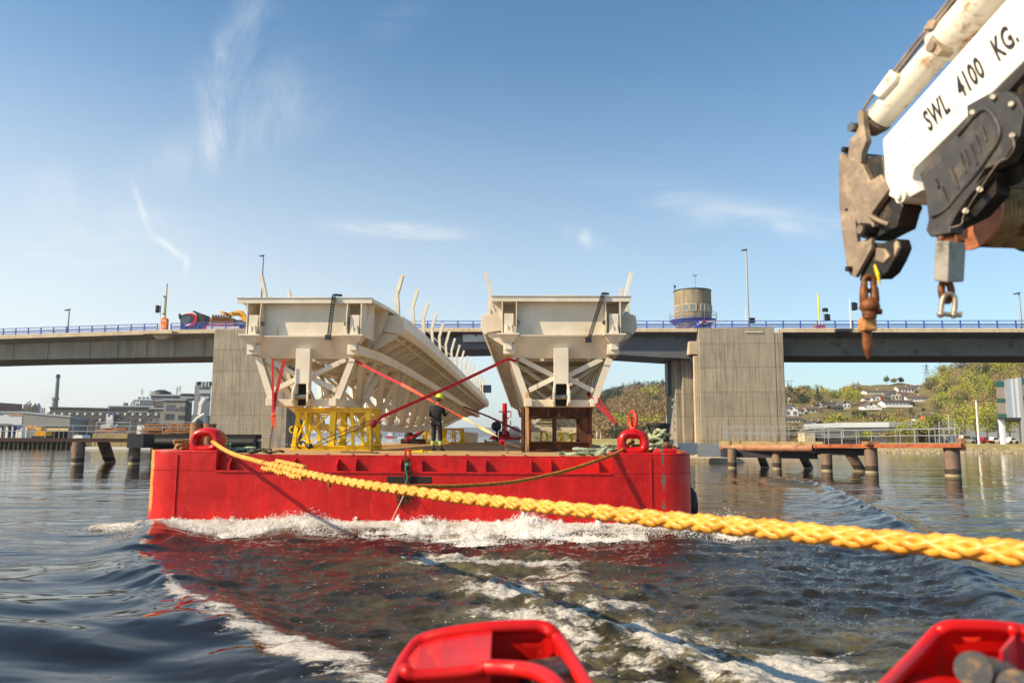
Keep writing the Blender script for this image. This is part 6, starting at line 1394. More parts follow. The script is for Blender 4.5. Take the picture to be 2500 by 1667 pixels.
# traffic camera at the far end of the left section
p = w1(2075, 1010, 71); m = MB(); m.bar(p+V(-1.4, 0, -1.6), p+V(-.4, 0, -1.6), .06, .06); m.bar(p+V(-.4, 0, -1.6), p+V(0, 0, -.2), .06, .06); cm_ = empty('camera', p-V(0, 0, 1.8), 'small dark camera box on a bracket beyond the far end of the left section', 'camera'); m.build('bracket', M['galv'], cm_, world=True)
m = MB(); m.box(p.x-.45, p.x+.55, p.y-.3, p.y+.3, p.z-.35, p.z+.35); m.box(p.x-.65, p.x-.3, p.y-.2, p.y+.2, p.z-.7, p.z+.1); m.build('housing', M['truck_paint'], cm_, world=True)
# ================================================================ LEFT BANK
def Z5(x, y): return x/3.92, 880+y/3.92
def w5(x, y, Y): return W(*Z5(x, y), Y)
GL = 1.3
M['earth'] = paint('quay_ground', hx('7A6E58'), .95, var=.25, vs=.2, dirt=hx('4E4636'), ds=.5, bump=.2, bs=3)
m = MB(); a = W(-200, 1090, 133).x; c = w5(1240, 800, 133).x; c2_ = W(560, 1080, 160).x
m.prism([(a-300, 133, -1), (c, 133, -1), (c+3, 134, -1), (c2_, 165, -1), (W(600, 1070, 420).x, 420, -1), (W(640, 1070, 700).x, 700, -1), (-700, 700, -1)], (0, 0, GL+1)); o = m.build('ground', M['earth']); o['kind'] = 'structure'
# timber piled quay front
q = empty('timber_quay', V(w5(200, 800, 131).x, 131, 0), 'old timber quay on a long row of dark piles at the far left shore', 'quay')
m = MB(); x0, x1 = W(-160, 1075, 131).x, w5(700, 770, 131).x; m.box(x0, x1, 130.4, 133, GL-.15, GL+.12); m.build('quay_deck', M['wood'], q, world=True)
m = MB(); m.box(x0, x1, 133.01, 133.6, -1, GL-.2); m.build('back_wall', M['conc_light'], q, world=True)
px = -150; k = 0
while px < 178:
    m = MB(); p = W(px, 1080, 130.8); m.tube([V(p.x, p.y, -1), V(p.x+.1*math.sin(k), p.y, GL-.1)], .24, 8); m.build('pile', M['rope_dark'], q, world=True, smooth=50); px += 11.6+2*math.sin(k*2.2); k += 1
m = MB(); a, c = w5(885, 700, 128).x, w5(1236, 700, 128).x; m.box(a, c, 128, 134, -1.0, w5(885, 700, 128).z); thing_mesh(m, 'quay_block', M['conc_moss'], 'square rust stained concrete block standing in the water at the left shore', 'concrete block', bev=.1)
m = MB(); a, c = w5(1240, 700, 150).x, W(640, 1080, 150).x; m.box(a, c, 150, 156, -1.0, GL+.6); thing_mesh(m, 'quay_wall', paint('black_quay_timber', (.02, .017, .013), .9, var=.4, vs=2, bump=.3), 'long black quay wall behind the log piles at the left shore', 'quay wall')
m = MB(); m.box(w5(700, 835, 127).x, W(560, 1090, 127).x, 126.5, 127.5, -.2, .28); thing_mesh(m, 'float_boom', M['white'], 'thin white floating boom lying along the left shore waterline', 'float')
# near fender walkway on steel piles
YW = 62.0
def railrun(name, P, H, label, mat, posts=True, group='handrails on the fender walkways', step=None, rails=(1.0, .55), base=None):
    r = empty(name, P[0], label, 'handrail', group)
    for a, c in zip(P[:-1], P[1:]):
        for f in rails: m = MB(); m.tube([a+V(0, 0, H*f), c+V(0, 0, H*f)], .028, 6); m.build('rail', mat, r, world=True, smooth=50)
        n = max(1, round((c-a).length/(step or 1.1)))
        for i in range(n+1): p = a.lerp(c, i/n); m = MB(); m.tube([p, p+V(0, 0, H)], .03, 6); m.build('post', mat, r, world=True, smooth=50)
    return r
zb = w5(600, 742, YW).z
wk = empty('fender_walkway', V(w5(600, 742, YW).x, YW, 0), 'left fender walkway: dark brown beam on round steel piles standing in the water', 'walkway', 'fender walkways beside the navigation channel')
m = MB(); a, c = W(-180, 1070, YW).x, w5(1385, 742, YW).x; m.box(a, c, YW-.35, YW+.1, zb-.30, zb); m.build('beam', paint('dark_brown_beam', hx('3A1E16'), .7, var=.3, vs=2), wk, world=True)
m = MB(); m.box(a, c, YW+.12, YW+1.3, zb-.12, zb-.03); m.build('grating', M['darkmetal'], wk, world=True)
M['pile'] = NT('steel_pile'); t = M['pile']; sp = t.n('ShaderNodeSeparateXYZ'); g_ = t.n('ShaderNodeNewGeometry').outputs['Position']; t.l(g_, sp.inputs[0])
n_ = t.noise(1.2, 6, .7, (1, 1, .3), g_); c_ = t.mixc(t.ramp(n_, .3, .7), hx('5A4A40'), hx('9A8068')); c_ = t.mixc(t.ramp(t.noise(3, 6, .7, (1, 1, .5), g_), .55, .7), c_, hx('6E3E24'))
wet = t.math('LESS_THAN', t.math('ADD', sp.outputs[2], t.math('MULTIPLY', t.noise(3, 3, .5, None, g_), .2)), .55); c_ = t.mixc(wet, c_, hx('3E342A')); pale = t.math('LESS_THAN', t.math('ADD', sp.outputs[2], t.math('MULTIPLY', t.noise(3, 3, .5, None, g_), .1)), .16); c_ = t.mixc(pale, c_, hx('A89A78'))
t.set(Base_Color=c_, Roughness=.7); t.bump(t.noise(6, 5, .6, None, g_), .3, .03); M['pile'] = t.m
def pile(par, p, top, r_, lean=0.0, leany=0.0):
    m = MB(); m.tube([V(p.x-lean*.4, p.y-leany*.4, -1.6), V(p.x, p.y, 0), V(p.x+lean, p.y+leany, top)], r_, 20); return m.build('pile', M['pile'], par, world=True, smooth=50)
pile(wk, W(190, 1120, YW-.1), zb-.31, .47); pile(wk, W(269, 1120, YW+3.5), zb-.31, .46, .6, -2.4); pile(wk, W(327, 1125, YW+.6), zb-.31, .44)
pile(wk, W(-110, 1120, YW-.1), zb-.31, .47)
m = MB(); m.box(w5(1245, 700, YW).x, w5(1400, 700, YW).x, YW-.4, YW+1.5, zb-.75, zb+.38); m.build('corner_block', M['darkmetal'], wk, world=True)
railrun('handrail', [V(W(-160, 1070, YW).x, YW, zb), V(w5(1355, 742, YW).x, YW, zb)], w5(600, 622, YW).z-zb, 'grey handrail along the left fender walkway in front of the warehouses', M['galv'], step=1.12)
m = MB(); p = w5(925, 592, 63.5); q = w5(1250, 592, 63.5); m.tube([p, q], .035, 6); m.tube([p-V(0, 0, .95), q-V(0, 0, .85)], .03, 6); m.tube([q, q-V(0, 0, 1.9)], .035, 6); m.tube([w5(1320, 598, 63), w5(1380, 655, 63)], .03, 5); m.tube([w5(1312, 655, 63), w5(1380, 710, 63)], .03, 5); m.tube([p, p-V(0, 0, 1.9)], .035, 6)
thing_mesh(m, 'gangway_rail', M['galv'], 'pale stepped gangway rail above the concrete block at the left', 'handrail', 'handrails on the fender walkways')
YF_ = 66.0
fw = empty('fender_walkway', V(W(480, 1080, YF_).x, YF_, 0), 'black fender beam and pipe running behind the left barge corner to the pier', 'walkway', 'fender walkways beside the navigation channel')
za, zc_ = W(480, 1060, YF_).z, W(480, 1068, YF_).z
m = MB(); a, c = w5(1400, 720, YF_).x, W(624, 1070, YF_).x; m.box(a, c, YF_, YF_+1.6, zc_-.05, za+.02); m.build('deck_beam', paint('tarred_timber', (.012, .01, .008), .85, var=.4, vs=2, bump=.3), fw, world=True)
m = MB(); m.tube([V(a, YF_-.2, zc_-.42), V(c, YF_-.2, zc_-.42)], .40, 20); m.build('fender_pipe', M['black'], fw, world=True, smooth=50)
m = MB(); m.box(a, c, YF_+.9, YF_+1.6, -.6, zc_-.3); m.build('skirt', M['darkmetal'], fw, world=True)
for px in (380, 440, 500, 560, 615): pile(fw, W(px, 1090, YF_+.6), zc_-.3, .3)
railrun('handrail', [V(w5(1410, 700, YF_+.8).x, YF_+.8, za), V(w5(1840, 700, YF_+.8).x, YF_+.8, za)], 1.05, 'grey handrail in front of the log piles', M['galv'], step=1.15)
railrun('handrail', [V(W(529, 1060, YF_+.8).x, YF_+.8, za), V(W(622, 1060, YF_+.8).x, YF_+.8, za)], .95, 'grey handrail at the foot of the left pier', M['galv'], step=1.0, rails=(1.0, .6))
m = MB(); a = w1(350, 1330, 67); m.tube([a, w1(500, 1460, 67)], .04, 6); m.tube([a-V(0, 0, .5), w1(480, 1480, 67)], .04, 6); m.tube([w1(225, 1250, 67), w1(222, 1400, 67)], .04, 6)
for k in range(6): p = a.lerp(w1(500, 1460, 67), k/6); m.tube([p, p-V(0, 0, .7)], .025, 5)
m.box(w1(215, 1390, 67).x, w1(262, 1390, 67).x, 67, 67.8, 1.3, w1(215, 1380, 67).z); thing_mesh(m, 'access_stair', M['galv'], 'steep grey access stair with handrails at the foot of the left pier', 'stair')
# rust tubes and a silver tank behind the left ring
for px, w_, yt, mt_, lab in ((482, 32, 1033, 'brown tube', 'wide rust brown steel dolphin tube, left one behind the left ring'), (512.5, 30, 1034.5, '', 'wide rust brown steel dolphin tube, right one behind the left ring')):
    m = MB(); p = W(px, yt, 58); r_ = w_/2*58/FPX; m.lathe(V(p.x, p.y, 0), [(r_, -1.5), (r_, p.z-.12), (r_*1.04, p.z-.1), (r_*1.04, p.z)], 24); thing_mesh(m, 'dolphin_tube', paint('rust_tube', hx('9A6A44'), .7, var=.3, vs=2, dirt=hx('5A3420'), ds=3, stretch=(1, 1, .3)), lab, 'mooring dolphin', 'steel tubes behind the left ring', smooth=40)
m = MB(); p = W(508, 1014, 100); m.lathe(V(p.x, p.y, 0), [(.52, GL), (.52, p.z-.3), (.4, p.z-.08), (.15, p.z)], 20); thing_mesh(m, 'silver_tank', M['galv'], 'narrow silver tank with a domed top standing above the right rust tube', 'tank', smooth=40)

# ---- buildings on the left bank
def win_grid(par, x0, x1, z0, z1, cols, rows, y, mat, fw_=.62, fh=.55, framemat=None, skip=None, nm='window'):
    for i in range(cols):
        for j in range(rows):
            if skip and skip(i, j): continue
            cx = x0+(x1-x0)*(i+.5)/cols; cz = z0+(z1-z0)*(j+.5)/rows; hw = (x1-x0)/cols*fw_/2; hh = (z1-z0)/rows*fh/2
            m = MB(); m.box(cx-hw, cx+hw, y-.06, y+.05, cz-hh, cz+hh); o = m.build(nm, framemat or M['white'], par, world=True)
            m = MB(); m.box(cx-hw*.88, cx+hw*.88, y-.09, y-.065, cz-hh*.88, cz+hh*.88); m.build('pane', mat, o, world=True)
def block_b(par, nm, x0, x1, y0, y1, z0, z1, mat, roof=None, rt=.5, ro=.3):
    sk = (x0+x1)/2/y0; m = MB(); m.prism([(x0, y0, z0), (x1, y0, z0), (x1, y0, z1), (x0, y0, z1)], (sk*(y1-y0), y1-y0, 0)); o = m.build(nm, mat, par, world=True)
    if roof: m = MB(); m.prism([(x0-ro, y0-ro, z1+.003), (x1+ro, y0-ro, z1+.003), (x1+ro, y0-ro, z1+rt), (x0-ro, y0-ro, z1+rt)], (sk*(y1-y0), y1-y0, 0)); m.build('roof', roof, par, world=True)
    return o
M['panel_grey'] = paint('grey_wall_panels', hx('828480'), .7, var=.06, vs=.3, stretch=(1, 1, .1), bump=0); M['wall_brown'] = paint('grey_brown_wall', hx('55524F'), .8, var=.08, vs=.3, bump=0)
M['wall_white'] = paint('white_wall_panels', hx('C8CCD0'), .7, var=.05, vs=.3, bump=0); M['roof_dark'] = paint('dark_roof', hx('3E4248'), .7, var=.1, vs=.3, bump=0); M['roof_pale'] = paint('pale_roof_edge', hx('9EA4AA'), .6, var=.05, bump=0)
M['plaster'] = paint('aged_plaster', hx('8A867E'), .85, var=.12, vs=.2, dirt=hx('7A766E'), ds=.4, bump=.1); M['plaster_dk'] = paint('grey_facade', hx('50555E'), .8, var=.1, vs=.2, bump=0)
M['winglass'] = glassm('window_glass', (.05, .06, .075), .15); M['orange_sign'] = paint('amber_sign', hx('E8A020'), .5, bump=0); M['blue_sign'] = paint('blue_sign', hx('2A4A8A'), .5, bump=0)
Y1 = 215.; g = lambda zx, zy, Y: w5(zx, zy, Y)
b1 = empty('warehouse', V(g(100, 700, Y1).x, Y1, GL), 'white and pale blue warehouse with an amber wall sign at the left edge', 'warehouse', 'warehouses on the left bank')
x0, x1, zt_ = W(-120, 1000, Y1).x, g(216, 500, Y1).x, g(100, 498, Y1).z; block_b(b1, 'wall', x0, x1, Y1, Y1+40, GL, zt_, M['wall_white'], M['roof_pale'], .35)
m = MB(); m.box(x0, x1, Y1-.08, Y1-.01, g(0, 700, Y1).z, g(0, 612, Y1).z); m.build('lower_wall', M['blue_sign'], b1, world=True)
m = MB(); m.box(g(-60, 640, Y1).x, g(118, 640, Y1).x, Y1-8, Y1-.1, g(0, 607, Y1).z-.2, g(0, 607, Y1).z); m.build('canopy', M['darkmetal'], b1, world=True)
m = MB(); m.box(g(-60, 640, Y1).x, g(110, 640, Y1).x, Y1-7, Y1-.1, GL, g(0, 612, Y1).z); m.build('loading_bay', M['wall_brown'], b1, world=True)
letters('Continental', V(g(78, 522, Y1).x, Y1-.1, g(78, 526, Y1).z), (1, 0, 0), (0, 0, 1), .72, b1, M['orange_sign'], 'sign_lettering', ext_=.05, xs=1.15, off=.03)
letters('O', V(g(-4, 516, Y1).x, Y1-.1, g(-4, 519, Y1).z), (1, 0, 0), (0, 0, 1), .6, b1, M['blue_sign'], 'sign_lettering', ext_=.05, xs=1.3, off=.03)
Y2 = 200.
b2 = empty('warehouse', V(g(440, 740, Y2).x, Y2, GL), 'long grey warehouse with a sloping roof line and striped lower doors', 'warehouse', 'warehouses on the left bank')
x0, x1 = g(217, 600, Y2).x, g(668, 600, Y2).x; z0_, z1_ = g(217, 503, Y2).z, g(668, 545, Y2).z
m = MB(); m.prism([(x0, Y2, GL), (x1, Y2, GL), (x1, Y2, z1_), (x0, Y2, z0_)], (-21, 45, 0)); m.build('wall', M['panel_grey'], b2, world=True)
m = MB(); m.prism([(x0-.2, Y2-.2, z0_+.01), (x1+.2, Y2-.2, z1_+.01), (x1+.2, Y2-.2, z1_+.45), (x0-.2, Y2-.2, z0_+.45)], (-21, 45, 0)); m.build('roof', M['roof_pale'], b2, world=True)
for i in range(6):
    a = g(400+i*44, 640, Y2).x; m = MB(); m.box(a, a+2.1, Y2-.1, Y2-.01, GL, g(0, 630, Y2).z); m.build('door', M['roof_dark'] if i % 2 else M['wall_brown'], b2, world=True)
m = MB(); a = g(440, 650, Y2); m.box(a.x, g(660, 650, Y2).x, Y2-.2, Y2-.11, g(0, 668, Y2).z, g(0, 642, Y2).z); m.build('door_light', paint('pale_yellow_panel', hx('C8B480'), .6, bump=0), b2, world=True)
Y3 = 250.
b3 = empty('office_building', V(g(900, 690, Y3).x, Y3, GL), 'long low grey brown building with rows of small square windows', 'building')
x0, x1 = g(468, 600, Y3).x, g(1462, 600, Y3).x; z0_, z1_ = g(468, 456, Y3).z, g(1462, 478, Y3).z
m = MB(); m.prism([(x0, Y3, GL), (x1, Y3, GL), (x1, Y3, z1_), (x0, Y3, z0_)], (-8.5, 18, 0)); m.build('wall', M['wall_brown'], b3, world=True)
m = MB(); m.prism([(x0-.2, Y3-.2, z0_+.01), (x1+.2, Y3-.2, z1_+.01), (x1+.2, Y3-.2, z1_+.5), (x0-.2, Y3-.2, z0_+.5)], (-8.5, 18.4, 0)); m.build('roof', M['roof_dark'], b3, world=True)
for j, (zy, hh) in enumerate(((505, 12), (562, 12), (612, 12))):
    for i in range(15 if j < 2 else 13):
        zx = 500+i*73+(14 if i > 7 else 0)
        if j == 2 and i < 3: continue
        if 1050 < zx < 1140: continue
        m = MB(); m.box(g(zx-16, 0, Y3).x, g(zx+20, 0, Y3).x, Y3-.08, Y3+.02, g(0, zy+hh, Y3).z, g(0, zy-hh, Y3).z); o = m.build('window', M['winglass'], b3, world=True)
        m = MB(); m.box(g(zx-19, 0, Y3).x, g(zx-4, 0, Y3).x, Y3-.14, Y3-.09, g(0, zy+hh-1, Y3).z, g(0, zy-hh+1, Y3).z); m.build('blind', M['white'], o, world=True) if j == 0 or (i*7+j) % 5 == 0 else None
letters('SBM Grenland Montage', V(g(1228, 490, Y3).x, Y3-.1, g(1228, 494, Y3).z), (1, 0, 0), (0, 0, 1), .62, b3, M['white'], 'sign_lettering', ext_=.05, xs=1.0, off=.05)
m = MB(); m.box(g(1062, 0, Y3).x, g(1130, 0, Y3).x, Y3-.5, Y3-.1, GL, g(0, 503, Y3).z); m.build('sign_board', M['wall_white'], b3, world=True)
m = MB(); m.box(g(1073, 0, Y3).x, g(1120, 0, Y3).x, Y3-.56, Y3-.51, g(0, 558, Y3).z, g(0, 512, Y3).z); p = g(1090, 532, Y3); m.build('sign_panel', M['white'], b3, world=True)
m = MB(); m.tube([V(p.x+1.6*math.cos(a), Y3-.6, p.z+.7*math.sin(a)+.2) for a in [i*.45 for i in range(9)]], .18, 5); m.build('sign_emblem', M['blue_sign'], b3, world=True)
Y4 = 285.
b4 = empty('factory_building', V(g(1600, 640, Y4).x, Y4, GL), 'tall stepped grey factory office with a GM sign and rooftop masts', 'building')
def gb(nm, zx0, zx1, zt0, d0, d1, mat, roof=True, ov=.5):
    a, c, z = g(zx0, 0, Y4).x, g(zx1, 0, Y4).x, g(0, zt0, Y4+d0).z; block_b(b4, nm, a, c, Y4+d0, Y4+d1, GL, z, mat, M['roof_pale'] if roof else None, .5, ov); return a, c, z
gb('wall', 1592, 1800, 372, 0, 30, M['plaster']); gb('wall', 1462, 1591, 455, 1, 20, M['plaster']); gb('wall', 1180, 1461, 378, 12, 40, M['plaster_dk']); gb('wall', 1305, 1708, 328, 14, 44, M['plaster_dk']); gb('wall', 1709, 1810, 350, 5, 40, M['plaster']); gb('wall', 1040, 1461, 438, 3, 11, M['plaster_dk'])
for (zx0, zx1, zy0, zy1, cc, rr, d) in ((1615, 1705, 408, 475, 4, 1, -.02), (1740, 1795, 425, 478, 3, 1, -.02), (1610, 1700, 495, 560, 5, 1, -.02), (1735, 1795, 508, 560, 4, 1, -.02), (1480, 1562, 480, 545, 4, 1, .98), (1480, 1562, 570, 600, 4, 1, .98), (1340, 1690, 340, 362, 9, 1, 13.98), (1716, 1800, 360, 398, 4, 1, 4.98), (1200, 1590, 395, 432, 6, 1, 11.98), (1700, 1735, 440, 475, 2, 1, -.02)):
    win_grid(b4, g(zx0, 0, Y4+d).x, g(zx1, 0, Y4+d).x, g(0, zy1, Y4+d).z, g(0, zy0, Y4+d).z, cc, rr, Y4+d, M['winglass'], .7, .9, M['plaster'])
m = MB(); yb_ = Y4+10.9; p0, p1 = g(1268, 425, yb_), g(1475, 380, yb_); m.box(p0.x, p1.x, yb_-.3, yb_, p0.z, p1.z); m.build('sign_board', M['winglass'], b4, world=True)
letters('GM', V(g(1276, 0, yb_).x, yb_-.35, g(0, 420, yb_).z), (1, 0, 0), (0, 0, 1), 2.3, b4, M['white'], 'sign_lettering', ext_=.05, off=.03, xs=1.1)
m = MB(); p0, p1 = g(1480, 440, yb_), g(1590, 385, yb_); m.box(p0.x, p1.x, yb_-.25, yb_-.01, p0.z, p1.z); m.build('facade_panel', M['wall_brown'], b4, world=True)
for zx, h in ((1352, 55), (1366, 50), (1432, 30), (1450, 32), (1688, 60), (1698, 45), (1722, 55), (1640, 25)):
    m = MB(); a = g(zx, 318, Y4+20); m.tube([a-V(0, 0, .5), a+V(0, 0, h/3.92*Y4/FPX*1.0)], .16, 5); m.bar(a+V(0, 0, h*.02), a+V(0, 0, h*.02+2), .5, .3) if zx % 3 == 0 else None; m.build('mast', M['galv'], b4, world=True)
m = MB(); a = g(1545, 312, Y4+20); m.lathe(a-V(0, 0, .6), [(4, 0), (3.4, 1.0), (1.4, 1.9)], 14); m.build('roof_dome', M['darkmetal'], b4, world=True); m = MB(); a = g(1780, 325, Y4+8); m.box(a.x-2, a.x+2, a.y, a.y+3, a.z-2.2, a.z+.4); m.build('roof_plant', M['darkmetal'], b4, world=True)
# haze pale silo tower
Y5 = 430.; b5 = empty('silo_tower', V(g(1950, 600, Y5).x, Y5, GL), 'grey silo tower with a dark square emblem board, left of the left pier', 'silo tower')
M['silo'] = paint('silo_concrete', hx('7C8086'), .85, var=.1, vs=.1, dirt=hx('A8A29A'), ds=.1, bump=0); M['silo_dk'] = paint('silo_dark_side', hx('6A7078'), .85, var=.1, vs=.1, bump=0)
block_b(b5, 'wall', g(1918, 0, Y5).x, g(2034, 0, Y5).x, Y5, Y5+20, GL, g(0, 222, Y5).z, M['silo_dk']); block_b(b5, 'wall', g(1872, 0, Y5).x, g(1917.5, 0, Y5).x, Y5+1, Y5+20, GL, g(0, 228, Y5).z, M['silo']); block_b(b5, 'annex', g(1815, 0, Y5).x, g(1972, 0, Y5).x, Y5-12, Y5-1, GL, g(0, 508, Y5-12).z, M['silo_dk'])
m = MB(); m.box(g(1932, 0, Y5).x, g(2000, 0, Y5).x, Y5-.3, Y5-.01, g(0, 308, Y5).z, g(0, 252, Y5).z); m.build('emblem_board', paint('emblem_blue', hx('3A4A60'), .6, bump=0), b5, world=True)
m = MB(); c = g(1966, 278, Y5)
for dx in (-1, 0, 1): m.bar(c+V(dx*1.9, -.5, 1.5), c+V(dx*1.9, -.5, 4.2), .9, .3)
m.bar(c+V(-3.3, -.5, -1.2), c+V(3.3, -.5, -1.2), .3, 2.2); m.bar(c+V(-2.4, -.5, -4.5), c+V(2.4, -.5, -4.5), .3, 1.4); m.build('emblem', M['roof_pale'], b5, world=True)
for zx in (1895, 1910, 1930, 1990, 2005, 2025): m = MB(); a = g(zx, 222, Y5+5); m.box(a.x-1.2, a.x+1.2, a.y, a.y+2, a.z-1, a.z+1.2); m.build('roof_plant', M['silo_dk'], b5, world=True)
m = MB(); a = g(1920, 430, Y5-15); m.bar(a, g(1962, 355, Y5-15), 3.5, 2.0); m.bar(g(1905, 520, Y5-15), a, 1.6, 1.2); m.build('conveyor', M['white'], b5, world=True); m = MB(); m.tube([g(1850, 590, Y5-20), g(1880, 555, Y5-20), g(1955, 508, Y5-20)], .7, 6); m.build('conveyor', M['white'], b5, world=True)
Y6 = 420.; ch = empty('chimney', V(g(525, 455, Y6).x, Y6, GL), 'tall slim factory chimney, dark green above a wider pale base', 'chimney')
a = g(523, 455, Y6); m = MB(); m.lathe(V(a.x, Y6, 0), [(1.75, GL), (1.5, g(0, 375, Y6).z), (1.85, g(0, 372, Y6).z), (1.85, g(0, 352, Y6).z), (1.3, g(0, 348, Y6).z)], 20); m.build('base', M['silo'], ch, world=True, smooth=40)
m = MB(); zt_ = g(0, 130, Y6).z; m.lathe(V(a.x+.5, Y6, 0), [(1.05, g(0, 350, Y6).z), (.85, zt_-2)], 20); m.build('flue', paint('grey_green_flue', hx('6A7A7A'), .6, var=.1, vs=.1, bump=0), ch, world=True, smooth=40)
m = MB(); m.lathe(V(a.x+.5, Y6, 0), [(.9, zt_-2), (1.2, zt_-1.6), (1.2, zt_-1.1), (.9, zt_-1), (1.0, zt_)], 20); m.build('crown', paint('dark_green_crown', hx('2E4440'), .6, bump=0), ch, world=True, smooth=40)
rf = empty('process_tower', V(g(322, 500, 350).x, 350, GL), 'open steel process tower with pipes behind the grey warehouse', 'tower')
m = MB(); x0, x1 = g(262, 0, 350).x, g(386, 0, 350).x; zb_, zt_ = GL, g(0, 424, 350).z
for i in range(7): xx = x0+(x1-x0)*i/6; m.bar((xx, 350, zb_), (xx, 350, zt_-abs(i-3)*.5), .5, .5); m.bar((xx, 356, zb_), (xx, 356, zt_-1), .4, .4)
for k in range(9): zz_ = g(0, 505-k*10, 350).z; m.bar((x0, 350, zz_), (x1, 350, zz_), .35, .35); m.bar((x0, 350, zz_), (x0+(x1-x0)*.5, 350, zz_+1.9), .2, .2)
m.build('frame', M['wall_brown'], rf, world=True)
for zx, r_ in ((290, 1.6), (335, 2.2), (362, 1.3)): m = MB(); a = g(zx, 440, 353); m.lathe(V(a.x, 353, 0), [(r_, GL), (r_, a.z), (r_*.4, a.z+1.6)], 12); m.build('vessel', M['galv'], rf, world=True, smooth=50)
m = MB(); m.box(g(-60, 0, 420).x, g(30, 0, 420).x, 420, 440, GL, g(0, 402, 420).z); m.box(g(30, 0, 420).x+.01, g(44, 0, 420).x, 421, 440, GL, g(0, 450, 420).z); thing_mesh(m, 'brick_tower', paint('brown_brick', hx('7A5A50'), .85, var=.15, vs=.3, bump=0), 'brown brick tower block rising behind the white warehouse at the left edge', 'tower')
# steam from the works: a soft volume
def steam():
    t = NT('steam'); t.t.nodes.remove(t.b); v = t.n('ShaderNodeVolumePrincipled'); v.inputs['Color'].default_value = (.9, .88, .88, 1)
    n = t.noise(.16, 5, .6); gx = t.n('ShaderNodeTexCoord'); d = t.n('ShaderNodeSeparateXYZ'); t.l(gx.outputs['Generated'], d.inputs[0])
    r_ = t.math('SUBTRACT', 1.0, t.math('MULTIPLY', t.math('ABSOLUTE', t.math('SUBTRACT', d.outputs[0], .5)), 2.0)); t.l(t.math('MULTIPLY', t.ramp(n, .45, .7), t.math('MULTIPLY', r_, .07)), v.inputs['Density']); t.l(v.outputs[0], t.o.inputs['Volume']); return t.m
m = MB(); m.tube([g(335, 415, 352), g(370, 380, 352), g(410, 330, 352), g(460, 285, 352), g(485, 250, 352)], [2.5, 4, 5, 6, 4], 12); o = thing_mesh(m, 'steam', steam(), 'thin white steam drifting up to the right from the process tower', 'steam'); o['kind'] = 'stuff'
# log stacks
M['log'] = paint('log_bark', hx('9A6A42'), .9, var=.4, vs=1.5, dirt=hx('5A3420'), ds=3, bump=.2); M['logend'] = paint('log_cut', hx('C08A58'), .9, var=.3, vs=4, dirt=hx('6A4428'), ds=3, bump=0)
rn = random.Random(3)
for zx0, zx1, zyt, lab, YL in ((1330, 1560, 600, 'left rounded stack of brown logs on the quay', 172), (1545, 1822, 592, 'right and larger stack of brown logs on the quay beside the rust tubes', 168), (890, 1180, 636, 'low scattered heap of brown logs above the concrete block', 160)):
    m = MB(); a, c = g(zx0, 700, YL).x, g(zx1, 700, YL).x; H = g(zx0, zyt, YL).z-GL; n = 0; rows = int(H/.34)
    for j in range(rows):
        sh = (j/rows)**1.6*(c-a)*.16; yy = rn.uniform(0, .8)
        x = a+sh
        while x < c-sh:
            L = rn.uniform(3.5, 6); z = GL+.2+j*.34; q = V(x, YL+yy+rn.uniform(0, .5), z+rn.uniform(-.12, .12)); m.tube([q, q+V(min(L, c-sh-x+1), rn.uniform(-.3, .6), rn.uniform(-.18, .18))], rn.uniform(.13, .21), 6); x += L*rn.uniform(.7, 1)
    m.prism([(a+1, YL+.9, GL), (c-1, YL+.9, GL), (c-(c-a)*.16-1, YL+.9, GL+H*.92), (a+(c-a)*.16+1, YL+.9, GL+H*.92)], (0, 5, 0))
    o = thing_mesh(m, 'log_stack', M['log'], lab, 'log stack', 'log stacks on the left quay'); o['kind'] = 'stuff'
# small excavator and yard clutter
e = empty('excavator', V(g(390, 735, 150).x, 150, GL), 'small orange excavator with its arm raised on the left quay', 'excavator')
m = MB(); P = [g(262, 655, 150), g(275, 635, 150), g(320, 628, 150), g(365, 655, 150), g(390, 690, 150)]
for p, q_ in zip(P[:-1], P[1:]): m.bar(p, q_, .3, .38)
m.build('arm', M['dig_yellow'], e, world=True); m = MB(); a = g(395, 700, 150); m.box(a.x-.6, a.x+1.6, 149, 151, a.z-.9, a.z+.5); m.box(a.x-.3, a.x+.5, 149.1, 150.9, a.z+.503, a.z+1.1); m.build('cab', M['dig_yellow'], e, world=True, bev=.06); m = MB(); m.box(a.x-1.2, a.x+1.8, 148.8, 151.2, GL+.02, GL+.7); m.build('track', M['black'], e, world=True, bev=.1)
m = MB(); p = g(262, 660, 150); m.prism([p+V(-.3, 0, .1), p+V(.2, 0, .1), p+V(.3, 0, -.5), p+V(-.2, 0, -.6)], (0, .6, 0)); m.build('bucket', M['bucket_tan'], e, world=True)
for k, zx in enumerate((8, 60, 70, 118, 205, 250)):
    m = MB(); a = g(zx, 640, 140); m.box(a.x-.09, a.x+.09, 140, 140.2, GL, a.z+.2*(k % 2)); thing_mesh(m, 'marker_post', M['white'], ('white steel post at the very left edge of the timber quay', 'second white post from the left edge on the timber quay', 'third white post from the left, close beside the second', 'white post in the middle of the row, right of the white crate', 'white post left of the small excavator bucket', 'rightmost white post, beside the small excavator arm')[k], 'post', 'white posts on the left timber quay')
